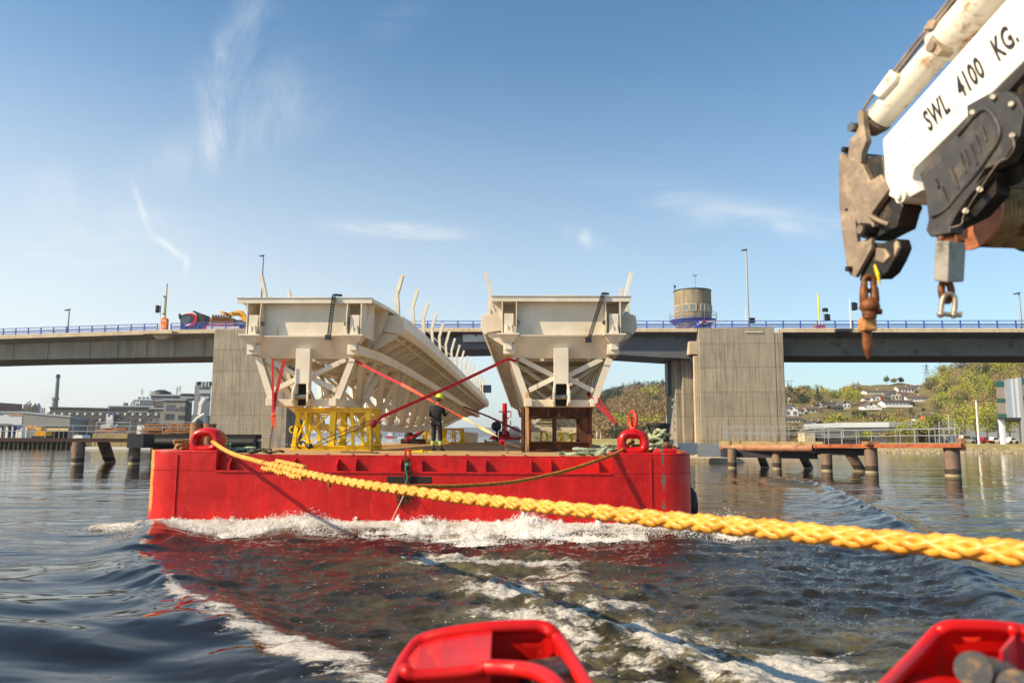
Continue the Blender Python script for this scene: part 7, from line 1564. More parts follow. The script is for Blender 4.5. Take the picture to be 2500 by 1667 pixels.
for zx0, zx1, zy0, zy1, YY_, mt_, lab in ((152, 195, 662, 690, 145, 'white', 'small white crate near the white posts on the left quay'), (668, 760, 690, 725, 180, 'roof_dark', 'dark van body parked by the grey warehouse'), (700, 790, 712, 735, 150, 'white', 'low pale boat cover on the quay above the first steel pile'), (960, 1060, 612, 640, 190, 'wall_white', 'white site cabin behind the low log heap'), (1310, 1380, 618, 650, 190, 'white', 'white box cabin between the log stacks')):
    a, c = g(zx0, zy1, YY_), g(zx1, zy0, YY_); m = MB(); m.prism([(a.x, YY_, GL), (c.x, YY_, GL), (c.x, YY_, c.z-.4), (c.x-(c.x-a.x)*.12, YY_, c.z), (a.x+(c.x-a.x)*.1, YY_, c.z), (a.x, YY_, c.z-.35)], (0, 3, 0)); m.box(a.x+.3, a.x+1.0, YY_-.03, YY_-.005, c.z-1.0, c.z-.5); thing_mesh(m, 'site_cabin', M[mt_], lab, 'cabin', 'small sheds and covers on the left quay')
for k, (zx, c_) in enumerate(((690, 'B02020'), (770, 'A02830'), (835, '3A4A5A'), (880, 'C8C8C8'))):
    m = MB(); a = g(zx, 632, 235); m.box(a.x-2, a.x+2, 235, 237, GL+.3, GL+.9); m.prism([(a.x-1.3, 235.2, GL+.903), (a.x+1.4, 235.2, GL+.903), (a.x+.9, 235.2, GL+1.45), (a.x-.8, 235.2, GL+1.45)], (0, 1.6, 0))
    for s in (-1.2, 1.2): m.lathe((a.x+s, 234.95, GL+.33), [(.33, 0), (.33, .3)], 10, axis=(0, 1, 0))
    thing_mesh(m, 'parked_car', paint('car_paint_'+c_, hx(c_), .3, bump=0), ('red hatchback', 'dark red car', 'slate blue car', 'silver car')[k]+' parked before the long low building at the left', 'car', 'cars parked at the left building')
m = MB(); 
for zx0, zx1, zy in ((690, 715, 590), (840, 870, 590)):
    a = g(zx0, zy, 232); m.tube([V(g(zx1, 0, 232).x, 232, GL), V(g(zx1, 0, 232).x, 232, GL+2.5), a], .18, 5)
thing_mesh(m, 'loading_crane', M['darkmetal'], 'two small dark loading cranes in the yard before the long low building', 'crane')
# ================================================================ RIGHT SIDE: walkway, bank, hill, houses
def Z4(x, y): return 1600+x/4.612, 840+y/4.612
def ZR(x, y): return 1900+x/3.92, 840+y/3.92
def w4(x, y, Y): return W(*Z4(x, y), Y)
def wr(x, y, Y): return W(*ZR(x, y), Y)
def YWR(px): return 62-(px-1760)/(2342-1760)*13.5
M['rust_pipe'] = paint('rusty_pipe', hx('A87A58'), .75, .1, var=.3, vs=1.2, dirt=hx('7A4A30'), da=.5, ds=2, stretch=(.4, 1, 1), bump=.3); M['rust_or'] = paint('orange_rust_beam', hx('A85A34'), .75, .1, var=.25, vs=1.5, dirt=hx('6A3420'), ds=3, stretch=(.3, 1, 1))
wk2 = empty('fender_walkway', V(W(2050, 1100, 55).x, 55, 0), 'right fender walkway with a fat rusty pipe, orange beam and round piles in the water', 'walkway', 'fender walkways beside the navigation channel')
a, c = W(1762, 1093, YWR(1762)), W(1986, 1093.5, YWR(1986)); m = MB(); m.tube([a, c], .30, 24); m.build('fender_pipe', M['rust_pipe'], wk2, world=True, smooth=50); m = MB(); m.cyl(c+(c-a).normalized()*.001, c+(c-a).normalized()*.01, .27, 22); m.build('pipe_mouth_shade', M['dark_hole'], wk2, world=True)  # dark disc on the closed end paints the shade of an open mouth
ZD = w4(900, 1090, 60).z
m = MB(); p, q = w4(770, 1095, 61.5), W(2010, 1078, YWR(2010)+1); m.prism([V(p.x, p.y, ZD-.55), V(q.x, q.y, ZD-.55), V(q.x, q.y+1.4, ZD-.55), V(p.x, p.y+1.4, ZD-.55)], (0, 0, .55)); m.build('concrete_deck', M['conc_moss'], wk2, world=True)
m = MB(); p, q = w4(780, 1200, 61), W(2000, 1100, YWR(2000)+.8); m.prism([V(p.x, p.y+.3, ZD-1.3), V(q.x, q.y+.3, ZD-1.3), V(q.x, q.y+1.2, ZD-1.3), V(p.x, p.y+1.2, ZD-1.3)], (0, 0, .74)); m.build('under_beam', M['darkmetal'], wk2, world=True)
a, c = W(1988, 1089, YWR(1988)-.2), W(2349, 1087.5, YWR(2349)-.2); m = MB(); m.bar(a, c, .3, .27); m.build('beam', M['rust_or'], wk2, world=True, bev=.02)
m = MB(); m.bar(a+V(0, .6, .05), c+V(0, .6, .05), .8, .05); m.build('grating', M['darkmetal'], wk2, world=True)
p, q = W(2003, 1101, 56.5), W(2141, 1101, 53.3); m = MB(); m.prism([V(p.x, p.y, p.z-.26), V(q.x, q.y, p.z-.26), V(q.x, q.y+1.8, p.z-.26), V(p.x, p.y+1.8, p.z-.26)], (0, 0, .5)); m.build('cap_beam', M['black'], wk2, world=True, bev=.03)
p, q = W(2021, 1078, 57.0), W(2129, 1078, 54.2); m = MB(); m.prism([V(p.x, p.y, p.z-.2), V(q.x, q.y, p.z-.2), V(q.x, q.y+1.6, p.z-.2), V(p.x, p.y+1.6, p.z-.2)], (0, 0, .44)); m.build('platform_box', M['black'], wk2, world=True, bev=.03)
m = MB(); p = W(2127, 1082, 53); m.box(p.x-.42, p.x+.42, 52.6, 53.6, p.z-.1, p.z+.14); p = W(2334, 1080, 49); m.box(p.x-.16, p.x+.16, 48.2, 48.6, p.z-.5, p.z+.28); m.build('pile_cap', M['rust_pipe'], wk2, world=True)
for px, Y, r_, ln, lny, tp_ in ((1788, 60.5, .33, 0, 0, 1095), (1868, 61.5, .32, -.55, -.3, 1100), (1897, 59.2, .34, 0, 0, 1100), (1975, 60, .33, -.75, -.3, 1100), (2019, 55.6, .38, 0, 0, 1108), (2102, 55.5, .36, -.85, -.3, 1108), (2128, 53.4, .43, 0, 0, 1090), (2326, 49.2, .47, 0, 0, 1092)):
    p = W(px, 1140, Y); pile(wk2, V(p.x, Y, 0), W(px, tp_, Y).z, r_, ln, lny)
HR = 1.0
railrun('handrail', [V(w4(775, 0, 61).x, 61, ZD), V(W(1880, 0, 59.5).x, 59.5, ZD), V(W(2008, 0, 57.2).x, 57.2, ZD)], .95, 'pale handrail on the stained concrete deck at the foot of the right pier', M['galv'], step=.95)
railrun('handrail', [w4(800, 1075, 62.6)*1.0, V(W(1960, 0, 58.6).x, 58.6, w4(800, 1075, 62.6).z)], 1.05, 'second pale handrail on the far side of the stained concrete deck', M['galv'], step=1.2)
pR = [W(1990, 1085, YWR(1990)), W(2165, 1084, YWR(2165)), W(2345, 1083, YWR(2345))]
railrun('handrail', pR, 1.0, 'long pale handrail above the orange rust beam', M['galv'], step=1.0, rails=(1.0, .55))
railrun('handrail', [p+V(0, 1.3, 0) for p in pR[:2]]+[W(2335, 1083, 50.2)], .98, 'far side handrail behind the orange rust beam', M['galv'], step=1.25)
m = MB(); p = wr(1640, 940, 49.5); m.tube([p, wr(1632, 665, 49.5)], .05, 7); m.tube([wr(1540, 745, 49.5), wr(1705, 748, 49.5)], .03, 6); m.tube([wr(1540, 825, 49.5), wr(1700, 828, 49.5)], .03, 6); m.tube([wr(1688, 745, 49.5), wr(1695, 930, 49.5)], .035, 6); m.tube([wr(1540, 745, 49.5), wr(1545, 945, 49.5)], .035, 6); m.box(wr(1600, 880, 49.5).x, wr(1665, 880, 49.5).x, 49.4, 49.7, wr(0, 905, 49.5).z, wr(0, 875, 49.5).z)
thing_mesh(m, 'light_mast', M['galv'], 'pale navigation light mast with a small cage at the right end of the orange beam', 'mast')
m = MB(); m.tube([w4(775, 1080, 61), w4(773, 875, 61)], .035, 6); m.box(w4(768, 880, 61).x, w4(779, 880, 61).x, 60.9, 61.1, w4(0, 885, 61).z, w4(0, 872, 61).z); thing_mesh(m, 'marker_post', M['galv'], 'thin marker rod standing at the left end of the stained concrete deck', 'post')

# ---- terrain of the right bank and the hills
M['grass'] = paint('dry_bank_grass', hx('9A8A50'), .95, var=.3, vs=.3, dirt=hx('6A6A32'), ds=.6, bump=.5, bs=4)
M['hill'] = paint('hill_ground', hx('6E6238'), .98, var=.3, vs=.06, dirt=hx('5A5A2A'), ds=.1, bump=.5, bs=.8)
RIDGE = [(1700, 950), (1800, 946), (1913, 950), (1985, 952), (2040, 956), (2066, 951), (2130, 938), (2180, 936), (2244, 941), (2283, 918), (2346, 893), (2410, 878), (2500, 886), (2700, 870), (3100, 860)]
def hill_y(px, Y):
    yr = lerp_tab(RIDGE, px); s = (Y-235)/185; s = min(max(s, 0), 1); f = s*s*(3-2*s)*.35+s*.65
    return 1077-(1077-yr)*f
def hill_pt(px, Y): return W(px, hill_y(px, min(Y, 420)), Y) if Y <= 420 else (lambda p: V(p.x*Y/420, Y, p.z-(Y-420)*.12))(W(px, lerp_tab(RIDGE, px), 420))
def hill_Y(px, y):
    lo, hi = 235., 420.
    for _ in range(25):
        md = (lo+hi)/2
        if hill_y(px, md) > y: lo = md
        else: hi = md
    return lo
def gridmesh(name, rows, mat, kind='structure'):
    n = len(rows[0]); co_ = np.array([tuple(p) for r_ in rows for p in r_]); k_ = len(rows)
    i_ = (np.arange(k_-1)[:, None]*n+np.arange(n-1)[None, :]).ravel(); q_ = np.stack([i_, i_+1, i_+n+1, i_+n], 1); o = fastmesh(name, co_, q_, mat); o['kind'] = kind; return o
pxs = [1660+(3100-1660)*i/130 for i in range(131)]; Ys = [235+185*i/40 for i in range(41)]+[440, 480, 560]
gridmesh('hill', [[hill_pt(px, Y)+V(0, 0, 1.2*float(fbm(np.array([px*.03]), np.array([Y*.06]), 90, 3)[0])*(Y > 240)) for px in pxs] for Y in Ys], M['hill'])
def bank(px):
    return 127+(3 if px < 2150 else 0)+2.0*math.sin(px*.013)
bx = [1935+(3300-1935)*i/110 for i in range(111)]; rows = []
for d, z in ((-6, -1.2), (0, -.05), (1.2, .35), (3.5, .75), (7, 1.1), (20, 1.35), (60, 1.35), (112, 1.2)):
    rows.append([(lambda q: V(q.x, q.y, z+(.15*math.sin(px*.31+d)*math.sin(px*.07) if 0 < d < 10 else 0)))(W(px, 1090, bank(px)+d)) for px in bx])
gridmesh('riverbank', rows, M['grass'])
# low far shore behind the right pier
rows = []
for d, z in ((-4, -1.0), (0, .0), (2, 1.0), (60, 1.6), (320, 2.0)): rows.append([W(px, 1080, 205+d)*1.0 for px in range(1380, 1960, 20)]); rows[-1] = [V(p.x, p.y, z) for p in rows[-1]]
gridmesh('far_shore', rows, M['grass'])
# stones along the waterline
rn = random.Random(21); m = MB()
for i in range(1500):
    px = rn.uniform(1960, 2700); d = rn.uniform(-.8, 4.2); p = W(px, 1090, bank(px)+d); s = rn.uniform(.12, .42)*(1 if d < 3 else .6)
    z = max(0, min(.8, .02+d*.2)); k = len(m.v); o8 = [(1,0,0),(-1,0,0),(0,1,0),(0,-1,0),(0,0,1),(0,0,-1),(.7,.7,.5),(-.7,-.6,.5)]
    vs = [V(p.x+a*s*rn.uniform(.7, 1.5), p.y+b*s*rn.uniform(.6, 1.1), z+c*s*rn.uniform(.4, .8)) for a, b, c in o8[:6]]; m.add(vs, [(0,2,4),(2,1,4),(1,3,4),(3,0,4),(2,0,5),(1,2,5),(3,1,5),(0,3,5)])
o = m.build('shore_stones', paint('shore_stone', hx('9A8C74'), .9, var=.35, vs=.8, dirt=hx('5A5040'), ds=1.5, bump=.2)); tag(o, 'band of grey brown stones along the right shore waterline', 'stones', kind='stuff')
# mid and far hills
R2 = [(1300, 1030), (1400, 1000), (1440, 990), (1461, 967), (1500, 957), (1529, 950), (1578, 941), (1651, 940), (1720, 950), (1800, 960), (1950, 965)]
def h2(px, s): yr = lerp_tab(R2, px); return W(px, 1078-(1078-yr)*(s*.75+.25*s*s), 300+330*s)
gridmesh('mid_hill', [[h2(px, s)+V(0, 0, 3*float(fbm(np.array([px*.05]), np.array([s*9]), 91, 3)[0])*(0 < s < 1)) for px in range(1290, 1960, 10)] for s in [i/16 for i in range(17)]]+[[h2(px, 1)+V(0, 120, -30) for px in range(1290, 1960, 10)]], M['hill'])
M['far_hill'] = paint('distant_wooded_hill', hx('54626A'), .98, var=.12, vs=.004, bump=0)  # blue grey of distance haze is put into the hill colour
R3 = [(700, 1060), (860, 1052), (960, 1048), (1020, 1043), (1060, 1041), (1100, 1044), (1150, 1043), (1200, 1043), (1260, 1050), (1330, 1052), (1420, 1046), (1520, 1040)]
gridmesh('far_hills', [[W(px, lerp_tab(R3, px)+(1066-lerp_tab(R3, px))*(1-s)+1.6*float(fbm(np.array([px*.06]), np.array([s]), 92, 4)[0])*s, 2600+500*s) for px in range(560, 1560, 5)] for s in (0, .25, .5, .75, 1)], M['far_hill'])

# ---- foliage
def leafmat(name, rough=.8):
    t = NT(name); a = t.n('ShaderNodeAttribute', attribute_name='tint').outputs['Color']; t.set(Base_Color=a, Roughness=rough); t.b.inputs['Specular IOR Level'].default_value = .15; return t.m
M['leaf'] = leafmat('leaves'); M['bark'] = paint('tree_bark', hx('6A5A48'), .9, bump=.2)
npr = np.random.default_rng(11)
TINTS = np.array([hx('8A7450'), hx('766444'), hx('8C7C4C'), hx('8E9440'), hx('66703A'), hx('38442A'), hx('9A8460'), hx('B0A63A')])*1.05
def crown(c, rx, rz, n, tint, size, seed=0, hollow=.55):
    "leaf sized quads gathered in clumps through the crown"
    k = max(5, int(n/16)); cl = npr.normal(size=(k, 3)); cl /= np.linalg.norm(cl, axis=1)[:, None]; cl *= npr.uniform(.35, .85, (k, 1)); w_ = npr.integers(0, k, n)
    P = cl[w_]+npr.normal(size=(n, 3))*.22; P[:, 2] = np.where(P[:, 2] < -.75, -.75, P[:, 2])
    P = P*np.array([rx, rx, rz])+np.array(c)
    a = npr.normal(size=(n, 3)); a /= np.linalg.norm(a, axis=1)[:, None]; b = np.cross(a, npr.normal(size=(n, 3))); b /= np.linalg.norm(b, axis=1)[:, None]
    s = size*npr.uniform(.6, 1.4, (n, 1)); q = np.stack([P-a*s-b*s*.6, P+a*s-b*s*.6, P+a*s+b*s*.6, P-a*s+b*s*.6], 1).reshape(-1, 3)
    v = npr.uniform(.85, 1.15, (n, 1))*(.82+.36*(w_ % 3)[:, None]/2)*np.array(tint)[None]; return q, np.repeat(v, 4, 0)
def leafobj(name, qs, mat=None, parent=None):
    q = np.concatenate([a for a, _ in qs]); t_ = np.concatenate([b for _, b in qs]); o = fastmesh(name, q, np.arange(len(q)).reshape(-1, 4), mat or M['leaf'], {'tint': np.clip(t_, 0, 1)}, smooth=False); o.parent = parent; return o
HOUSES = []
def wood(name, pts, label, n, size):
    qs = []
    for (p, rx, rz, ti) in pts: qs.append(crown((p.x, p.y, p.z+rz*.75), rx, rz, n, TINTS[ti], size))
    o = leafobj(name, qs); tag(o, label, 'woodland', kind='stuff'); return o
HX = [(1936, 1000, 30), (1936, 1023, 26), (1988, 1000, 22), (2030, 985, 26), (2046, 995, 16), (2063, 988, 16), (2142, 956, 32), (2142, 970, 18), (2159, 972, 14), (2191, 965, 26), (2222, 950, 34), (2244, 974, 34), (2190, 985, 34), (2127, 992, 22), (2112, 985, 14), (1993, 1036, 20), (2266, 1020, 30), (2048, 1044, 14)]
pts = []; rn = random.Random(5)
for i in range(2600):
    px = rn.uniform(1890, 2900); s = rn.random(); Y = 238+182*s; y = hill_y(px, Y)
    if any(abs(px-hx_) < hw+8 and -12 < y-hy < 30 for hx_, hy, hw in HX): continue
    if 2100 < px < 2260 and y < 962 and rn.random() < .85: continue
    if px < 2330 and 985 > y > 940 and 2100 < px < 2260 and rn.random() < .5: continue
    n_ = float(vn(np.array([px*.02]), np.array([Y*.05]), 77)[0]); 
    ti = 5 if n_ > .80 else rn.choice([3, 4, 3, 7]) if n_ < .40 else rn.choice([0, 2, 6, 2, 3, 6])
    rz = rn.uniform(1.8, 3.6)*(1.2 if px > 2270 else .62); pts.append((hill_pt(px, Y), rz*rn.uniform(.75, 1.05), rz, ti))
wood('woodland', pts, 'spring woodland of bare brown and fresh green trees covering the right hillside', 130, .20)
pts = []
for i in range(1900):
    px = rn.uniform(1400, 1760); s = rn.random()**.8
    n_ = float(vn(np.array([px*.03]), np.array([s*7]), 78)[0]); ti = 5 if (n_ > .72 or s > .95) else rn.choice([3, 7]) if n_ < .2 else rn.choice([0, 1, 6, 2, 0])
    rz = rn.uniform(2.4, 4.2); pts.append((h2(px, s), rz*.9, rz, ti))
wood('woodland', pts, 'brown and dark green woodland on the rounded hill behind the right pier', 90, .32)
def tree(px, ybase, Y, h, wd, ti, label, n=700, size=.16, conifer=False, group='trees on the right bank and ridge'):
    b_ = W(px, ybase, Y); r = empty('tree', b_, label, 'tree', group)
    m = MB(); lean = rn.uniform(-.05, .05)*h; m.tube([b_-V(0, 0, .3), b_+V(lean*.3, 0, h*.3), b_+V(lean, 0, h*.62)], [h*.028, h*.022, h*.010], 7)
    for k in range(7): a = rn.uniform(0, 6.28); z = h*rn.uniform(.28, .6); m.tube([b_+V(lean*z/h, 0, z), b_+V(lean*z/h+math.cos(a)*wd*.25, math.sin(a)*wd*.25, z+h*.16), b_+V(math.cos(a)*wd*.42, math.sin(a)*wd*.42, z+h*.32)], [h*.012, h*.008, h*.004], 5)
    m.build('trunk', M['bark'], r, world=True)
    qs = []
    if conifer:
        for k in range(6): f = k/6; qs.append(crown((b_.x, b_.y, b_.z+h*(.25+.72*f)), wd*.5*(1.05-f), h*.10, n//6, TINTS[ti], size))
    else: qs.append(crown((b_.x, b_.y, b_.z+h*.62), wd/2, h*.40, n, TINTS[ti], size))
    o = leafobj('crown', qs); o.parent = r
    for v in o.data.vertices: v.co = v.co-b_
    return r
# trees one can tell apart
for px, yb, h, wd, ti, cf, lab in ((1998, 1000, 11, 6, 5, 1, 'dark pointed conifer on the ridge right of the right pier'), (1938, 1000, 9, 9, 5, 0, 'broad dark green tree left on the ridge, right beside the right pier'), (1962, 1000, 8, 7, 5, 0, 'second dark green tree on the ridge beside the broad one'),
    (2165, 938, 4.5, 3.2, 4, 0, 'small pale green tree left on the bare hilltop'), (2183, 937, 3.2, 3, 2, 0, 'low bush between the small trees on the bare hilltop'), (2200, 937, 3.6, 3.4, 5, 0, 'small dark tree right on the bare hilltop'),
    (2093, 990, 8, 8, 3, 0, 'tall yellow green tree above the small dark house'), (2072, 990, 7, 5, 3, 0, 'narrow yellow green tree left of the tall one'), (2275, 965, 8, 9, 5, 0, 'dark green tree right of the top white houses'), (2302, 925, 7, 6, 2, 0, 'olive tree on the ridge right of the pylon'), (2418, 885, 6, 4, 5, 1, 'pointed dark conifer on the right ridge top'), (2473, 890, 7, 4, 5, 1, 'pointed dark conifer at the far right ridge')):
    Y = hill_Y(px, yb) if yb > lerp_tab(RIDGE, px)+2 else 415; tree(px, min(yb, hill_y(px, Y)), Y, h, wd, ti, lab, 500, .2, cf)
for px, h, wd, ti, Y, lab in ((1967, 4.2, 4.6, 7, 232, 'bright yellow flowering bush left of the white gabled house'), (2120, 2.6, 3.6, 3, 192, 'green willow before the dark glass wall'), (2096, 2.2, 3, 4, 192, 'smaller green bush left of the willow'), (2215, 5, 6, 3, 186, 'fresh green tree before the pale part of the low hall'), (2262, 7, 6, 3, 186, 'tall light green tree right of the low hall entrance'), (2290, 6.5, 5, 4, 185, 'slim olive green tree between hall and lamp post'), (2356, 10, 7, 3, 190, 'large yellow green tree left of the tall lamp post'), (2385, 9, 7, 7, 196, 'bright yellow green tree behind the tall lamp post'), (2411, 8, 6, 3, 188, 'yellow green tree right of the tall lamp post'), (2438, 7.5, 6, 4, 186, 'olive tree beside the white column of the striped building'), (2466, 8, 6, 3, 200, 'green tree seen below the overhang of the striped building'), (2018, 5, 6, 4, 238, 'round olive bush below the dark roofed house'), (1935, 5, 7, 5, 236, 'dark green bushes at the foot of the right pier'), (1990, 4, 5, 5, 240, 'dark low bush left of the white gabled house'), (2335, 6, 8, 3, 205, 'wide green bush behind the grey van'), (2170, 2.6, 4.5, 2, 191, 'straw coloured bush before the glass hall')):
    tree(px, 1078, Y, h, wd, ti, lab, 800, .15)
# ---- houses on the hill
M['roof_tile'] = paint('dark_roof_tiles', hx('4A4644'), .8, var=.15, vs=1, bump=.2); M['roof_br'] = paint('brown_roof_tiles', hx('6A5A4E'), .8, var=.15, vs=1, bump=.2); M['wood_white'] = paint('white_boarding', hx('EAE8E2'), .7, var=.04, vs=.5, bump=0)
M['wood_cream'] = paint('cream_boarding', hx('C8BCA0'), .7, var=.06, vs=.5, bump=0); M['wood_orange'] = paint('orange_boarding', hx('D88830'), .7, var=.06, bump=0); M['wood_red'] = paint('red_boarding', hx('C05838'), .7, var=.08, bump=0); M['wood_dark'] = paint('dark_boarding', hx('4A3E34'), .8, var=.1, bump=0); M['hill_glass'] = glassm('house_glass', (.03, .035, .04), .15)
def house(px0, px1, ytop, ybase, wall, roof, label, gable='side', cols=4, rows=1, Yo=None, deck=False):
    pc = (px0+px1)/2; Y = Yo or hill_Y(pc, ybase); A, B = W(px0, ybase, Y), W(px1, ytop, Y); x0, x1, z0, z1 = A.x, B.x, A.z, B.z; h = z1-z0; w_ = x1-x0
    r = empty('house', V((x0+x1)/2, Y, z0), label, 'house', 'houses on the right hillside'); D = max(5, w_*.6)
    m = MB(); m.box(x0, x1, Y, Y+D, z0-3, z0-.003); m.build('foundation', M['conc_light'], r, world=True)
    if gable == 'side':
        ze = z0+h*.62; m = MB(); m.prism([(x0, Y, z0), (x0, Y+D, z0), (x0, Y+D, ze), (x0, Y+D/2, z1-.08), (x0, Y, ze)], (w_, 0, 0)); m.build('wall', wall, r, world=True)
        m = MB(); o = .35; m.prism([(x0-o, Y-o, ze-.15), (x0-o, Y+D/2, z1), (x0-o, Y+D+o, ze-.15), (x0-o, Y+D+o, ze+.1), (x0-o, Y+D/2, z1+.25), (x0-o, Y-o, ze+.1)], (w_+2*o, 0, 0)); ro = m.build('roof', roof, r, world=True)
    else:
        ze = z0+h*.55; m = MB(); m.prism([(x0, Y, z0), (x1, Y, z0), (x1, Y, ze), ((x0+x1)/2, Y, z1-.08), (x0, Y, ze)], (0, D, 0)); m.build('wall', wall, r, world=True)
        m = MB(); xm = (x0+x1)/2; o = .35; m.prism([(x0-o, Y-o, ze-.22), (xm, Y-o, z1), (x1+o, Y-o, ze-.22), (x1+o, Y-o, ze), (xm, Y-o, z1+.25), (x0-o, Y-o, ze)], (0, D+2*o, 0)); ro = m.build('roof', roof, r, world=True)
    m = MB(); m.box(x0+w_*.6, x0+w_*.6+.5, Y+D*.4, Y+D*.5, z1-.4, z1+.8); m.build('chimney', M['conc_light'], ro, world=True)
    zz0, zz1 = z0+(ze-z0)*.25, z0+(ze-z0)*.85
    for j in range(rows):
        for i in range(cols):
            cx = x0+w_*(i+.5)/cols; a, b2 = zz0+(zz1-zz0)*j/rows, zz0+(zz1-zz0)*(j+.78)/rows; hw = w_/cols*.26
            m = MB(); m.box(cx-hw-.06, cx+hw+.06, Y-.05, Y+.02, a-.06, b2+.06); f = m.build('window', M['wood_white'], r, world=True); m = MB(); m.box(cx-hw, cx+hw, Y-.08, Y-.055, a, b2); m.build('pane', M['hill_glass'], f, world=True)
    if gable != 'side' and h > 3: m = MB(); m.box(xm-.5, xm+.5, Y-.05, Y+.02, ze+.1, ze+1.1); m.build('window', M['hill_glass'], r, world=True)
    if deck: m = MB(); m.box(x0-.3, x1+.3, Y-2.2, Y-.05, z0-.12, z0-.004); m.box(x0-.3, x1+.3, Y-2.2, Y-2.1, z0+.0, z0+.95); m.build('balcony', M['wood_white'], r, world=True)
    return r
ww, wc_ = M['wood_white'], M['wood_cream']
def hz(x0, x1, y0, y1, *a, **k): p, q = ZR(x0, y0), ZR(x1, y1); return house(p[0], q[0], p[1], q[1], *a, **k)
hz(60, 190, 582, 690, ww, M['roof_tile'], 'white gabled house nearest the right pier', 'front', 2, 2); hz(120, 250, 612, 662, ww, M['roof_br'], 'low white house wing with brown roof right of the first gable', 'side', 3); hz(64, 230, 690, 748, wc_, M['roof_br'], 'beige terrace house with five windows below the first gable', 'side', 5, 1, deck=False)
hz(270, 390, 598, 655, wc_, M['roof_br'], 'cream house with brown roof between the first gable and the long dark roof', 'side', 3); hz(350, 425, 572, 620, ww, M['roof_br'], 'small white gable behind the cream house', 'front', 2); hz(420, 600, 553, 605, ww, M['roof_tile'], 'long white house under a long dark roof', 'side', 5); hz(525, 620, 585, 640, M['wood_dark'], M['roof_tile'], 'dark brown house before the long dark roof', 'side', 3); hz(590, 690, 545, 608, ww, M['roof_br'], 'white house with sloping roof at the right end of the long dark roof', 'front', 3)
hz(845, 1060, 440, 470, ww, M['roof_br'], 'flat long white house high on the hill left', 'side', 6); hz(830, 935, 515, 538, ww, M['roof_br'], 'small low white garage below the flat long house', 'side', 2); hz(900, 1000, 483, 540, ww, M['roof_br'], 'white gable house left of the orange house', 'front', 3); hz(980, 1050, 490, 540, M['wood_orange'], M['roof_br'], 'orange house in the middle of the hill', 'side', 2)
hz(1050, 1180, 443, 535, wc_, M['roof_tile'], 'large cream house with a steep dark front gable', 'front', 4, 2); hz(1170, 1240, 455, 520, wc_, M['roof_br'], 'narrow cream wing right of the steep gable', 'side', 2); hz(1148, 1300, 402, 458, ww, M['roof_br'], 'long white house at the very top of the hill', 'side', 5); hz(1300, 1375, 398, 440, ww, M['roof_tile'], 'white gable at the right end of the top house', 'front', 2)
hz(1235, 1465, 488, 555, ww, M['roof_br'], 'wide white house with a balcony right of the steep gable', 'side', 7, 1, deck=True); hz(1020, 1255, 535, 602, ww, M['roof_tile'], 'long white house with dark openings and a wide dark roof', 'side', 7, deck=True); hz(1240, 1300, 538, 600, M['wood_dark'], M['roof_tile'], 'dark garage joined to the wide dark roof', 'side', 1); hz(820, 960, 558, 628, ww, M['roof_br'], 'white gable house left of the wide dark roof', 'front', 4, deck=True); hz(790, 875, 550, 590, M['wood_dark'], M['roof_br'], 'small dark brown cabin below the low garage', 'front', 2)
hz(295, 370, 735, 795, ww, M['roof_tile'], 'white steep gabled house beside the yellow bush', 'front', 2, 1); hz(360, 435, 738, 795, M['wood_dark'], M['roof_tile'], 'dark gabled house joined to the white one by the yellow bush', 'front', 2); hz(1335, 1430, 675, 740, ww, M['roof_tile'], 'white gable with a black roof above the right end of the low hall', 'front', 2); hz(1410, 1545, 670, 735, M['wood_red'], M['roof_tile'], 'long black roofed house right of the white gable above the hall', 'side', 3); hz(535, 620, 765, 840, M['wood_red'], M['roof_br'], 'orange red house left of the low glass hall', 'front', 2, Yo=222)
hz(250, 350, 822, 850, wc_, M['roof_br'], 'cream low house half hidden behind the handrails', 'front', 3, Yo=225); hz(380, 470, 815, 850, M['wood_red'], M['roof_br'], 'red low house half hidden behind the handrails', 'side', 3, Yo=226)
# ---- the low hall
YH = 205.; H_ = lambda x, y: wr(x, y, YH); hall = empty('low_hall', V(H_(1000, 900).x, YH, 1.3), 'long low grey hall with dark glass walls and a pale grey roof band', 'hall')
M['hall_band'] = paint('pale_metal_band', hx('A4AAB2'), .5, var=.05, vs=.2, bump=0); M['mirror'] = glassm('reflecting_glass', (.09, .085, .04), .06)
x0, x1, x2, x3 = H_(625, 0).x, H_(875, 0).x, H_(1140, 0).x, H_(1398, 0).x; zt_, zm = H_(0, 745).z, H_(0, 792).z; zg = 1.2
m = MB(); m.prism([(x1, YH-8, zg), (x2, YH-8, zg), (x2, YH+30, zg), (x0, YH+30, zg), (x0, YH+4, zg)], (0, 0, zm-zg-.01)); m.build('glass_wall', M['hill_glass'], hall, world=True)
m = MB(); m.prism([(x1-.1, YH-8.4, zm), (x2+.2, YH-8.4, zm), (x2+.2, YH+30, zm), (x0-.3, YH+30, zm), (x0-.3, YH+3.7, zm)], (0, 0, zt_-zm)); m.build('roof_band', M['hall_band'], hall, world=True)
m = MB(); m.box(x2+.25, x3, YH-5, YH+30, zm, zt_-.05); m.box(x3+.02, H_(1720, 0).x, YH+2, YH+30, zg, zt_); m.box(x3+.03, H_(2420, 0).x, YH+6, YH+30, zg+.01, H_(0, 742).z); m.build('roof_band', M['hall_band'], hall, world=True)
m = MB(); m.box(x2+.25, x3, YH-4, YH+30, zg, zm-.02); m.build('wall', M['roof_dark'], hall, world=True)
for i in range(12):
    xx = x1+(x2-x1)*(i+.5)/12; m = MB(); m.box(xx-(x2-x1)/24+.05, xx+(x2-x1)/24-.05, YH-8.1, YH-8.02, zg, zm-.1); m.build('window', M['mirror'], hall, world=True)
for i in range(6): xx = x2+1+i*(x3-x2-1)/6; m = MB(); m.box(xx, xx+1.8, YH-4.1, YH-4.01, zm-1.8, zm-.2); m.build('window', M['winglass'], hall, world=True)
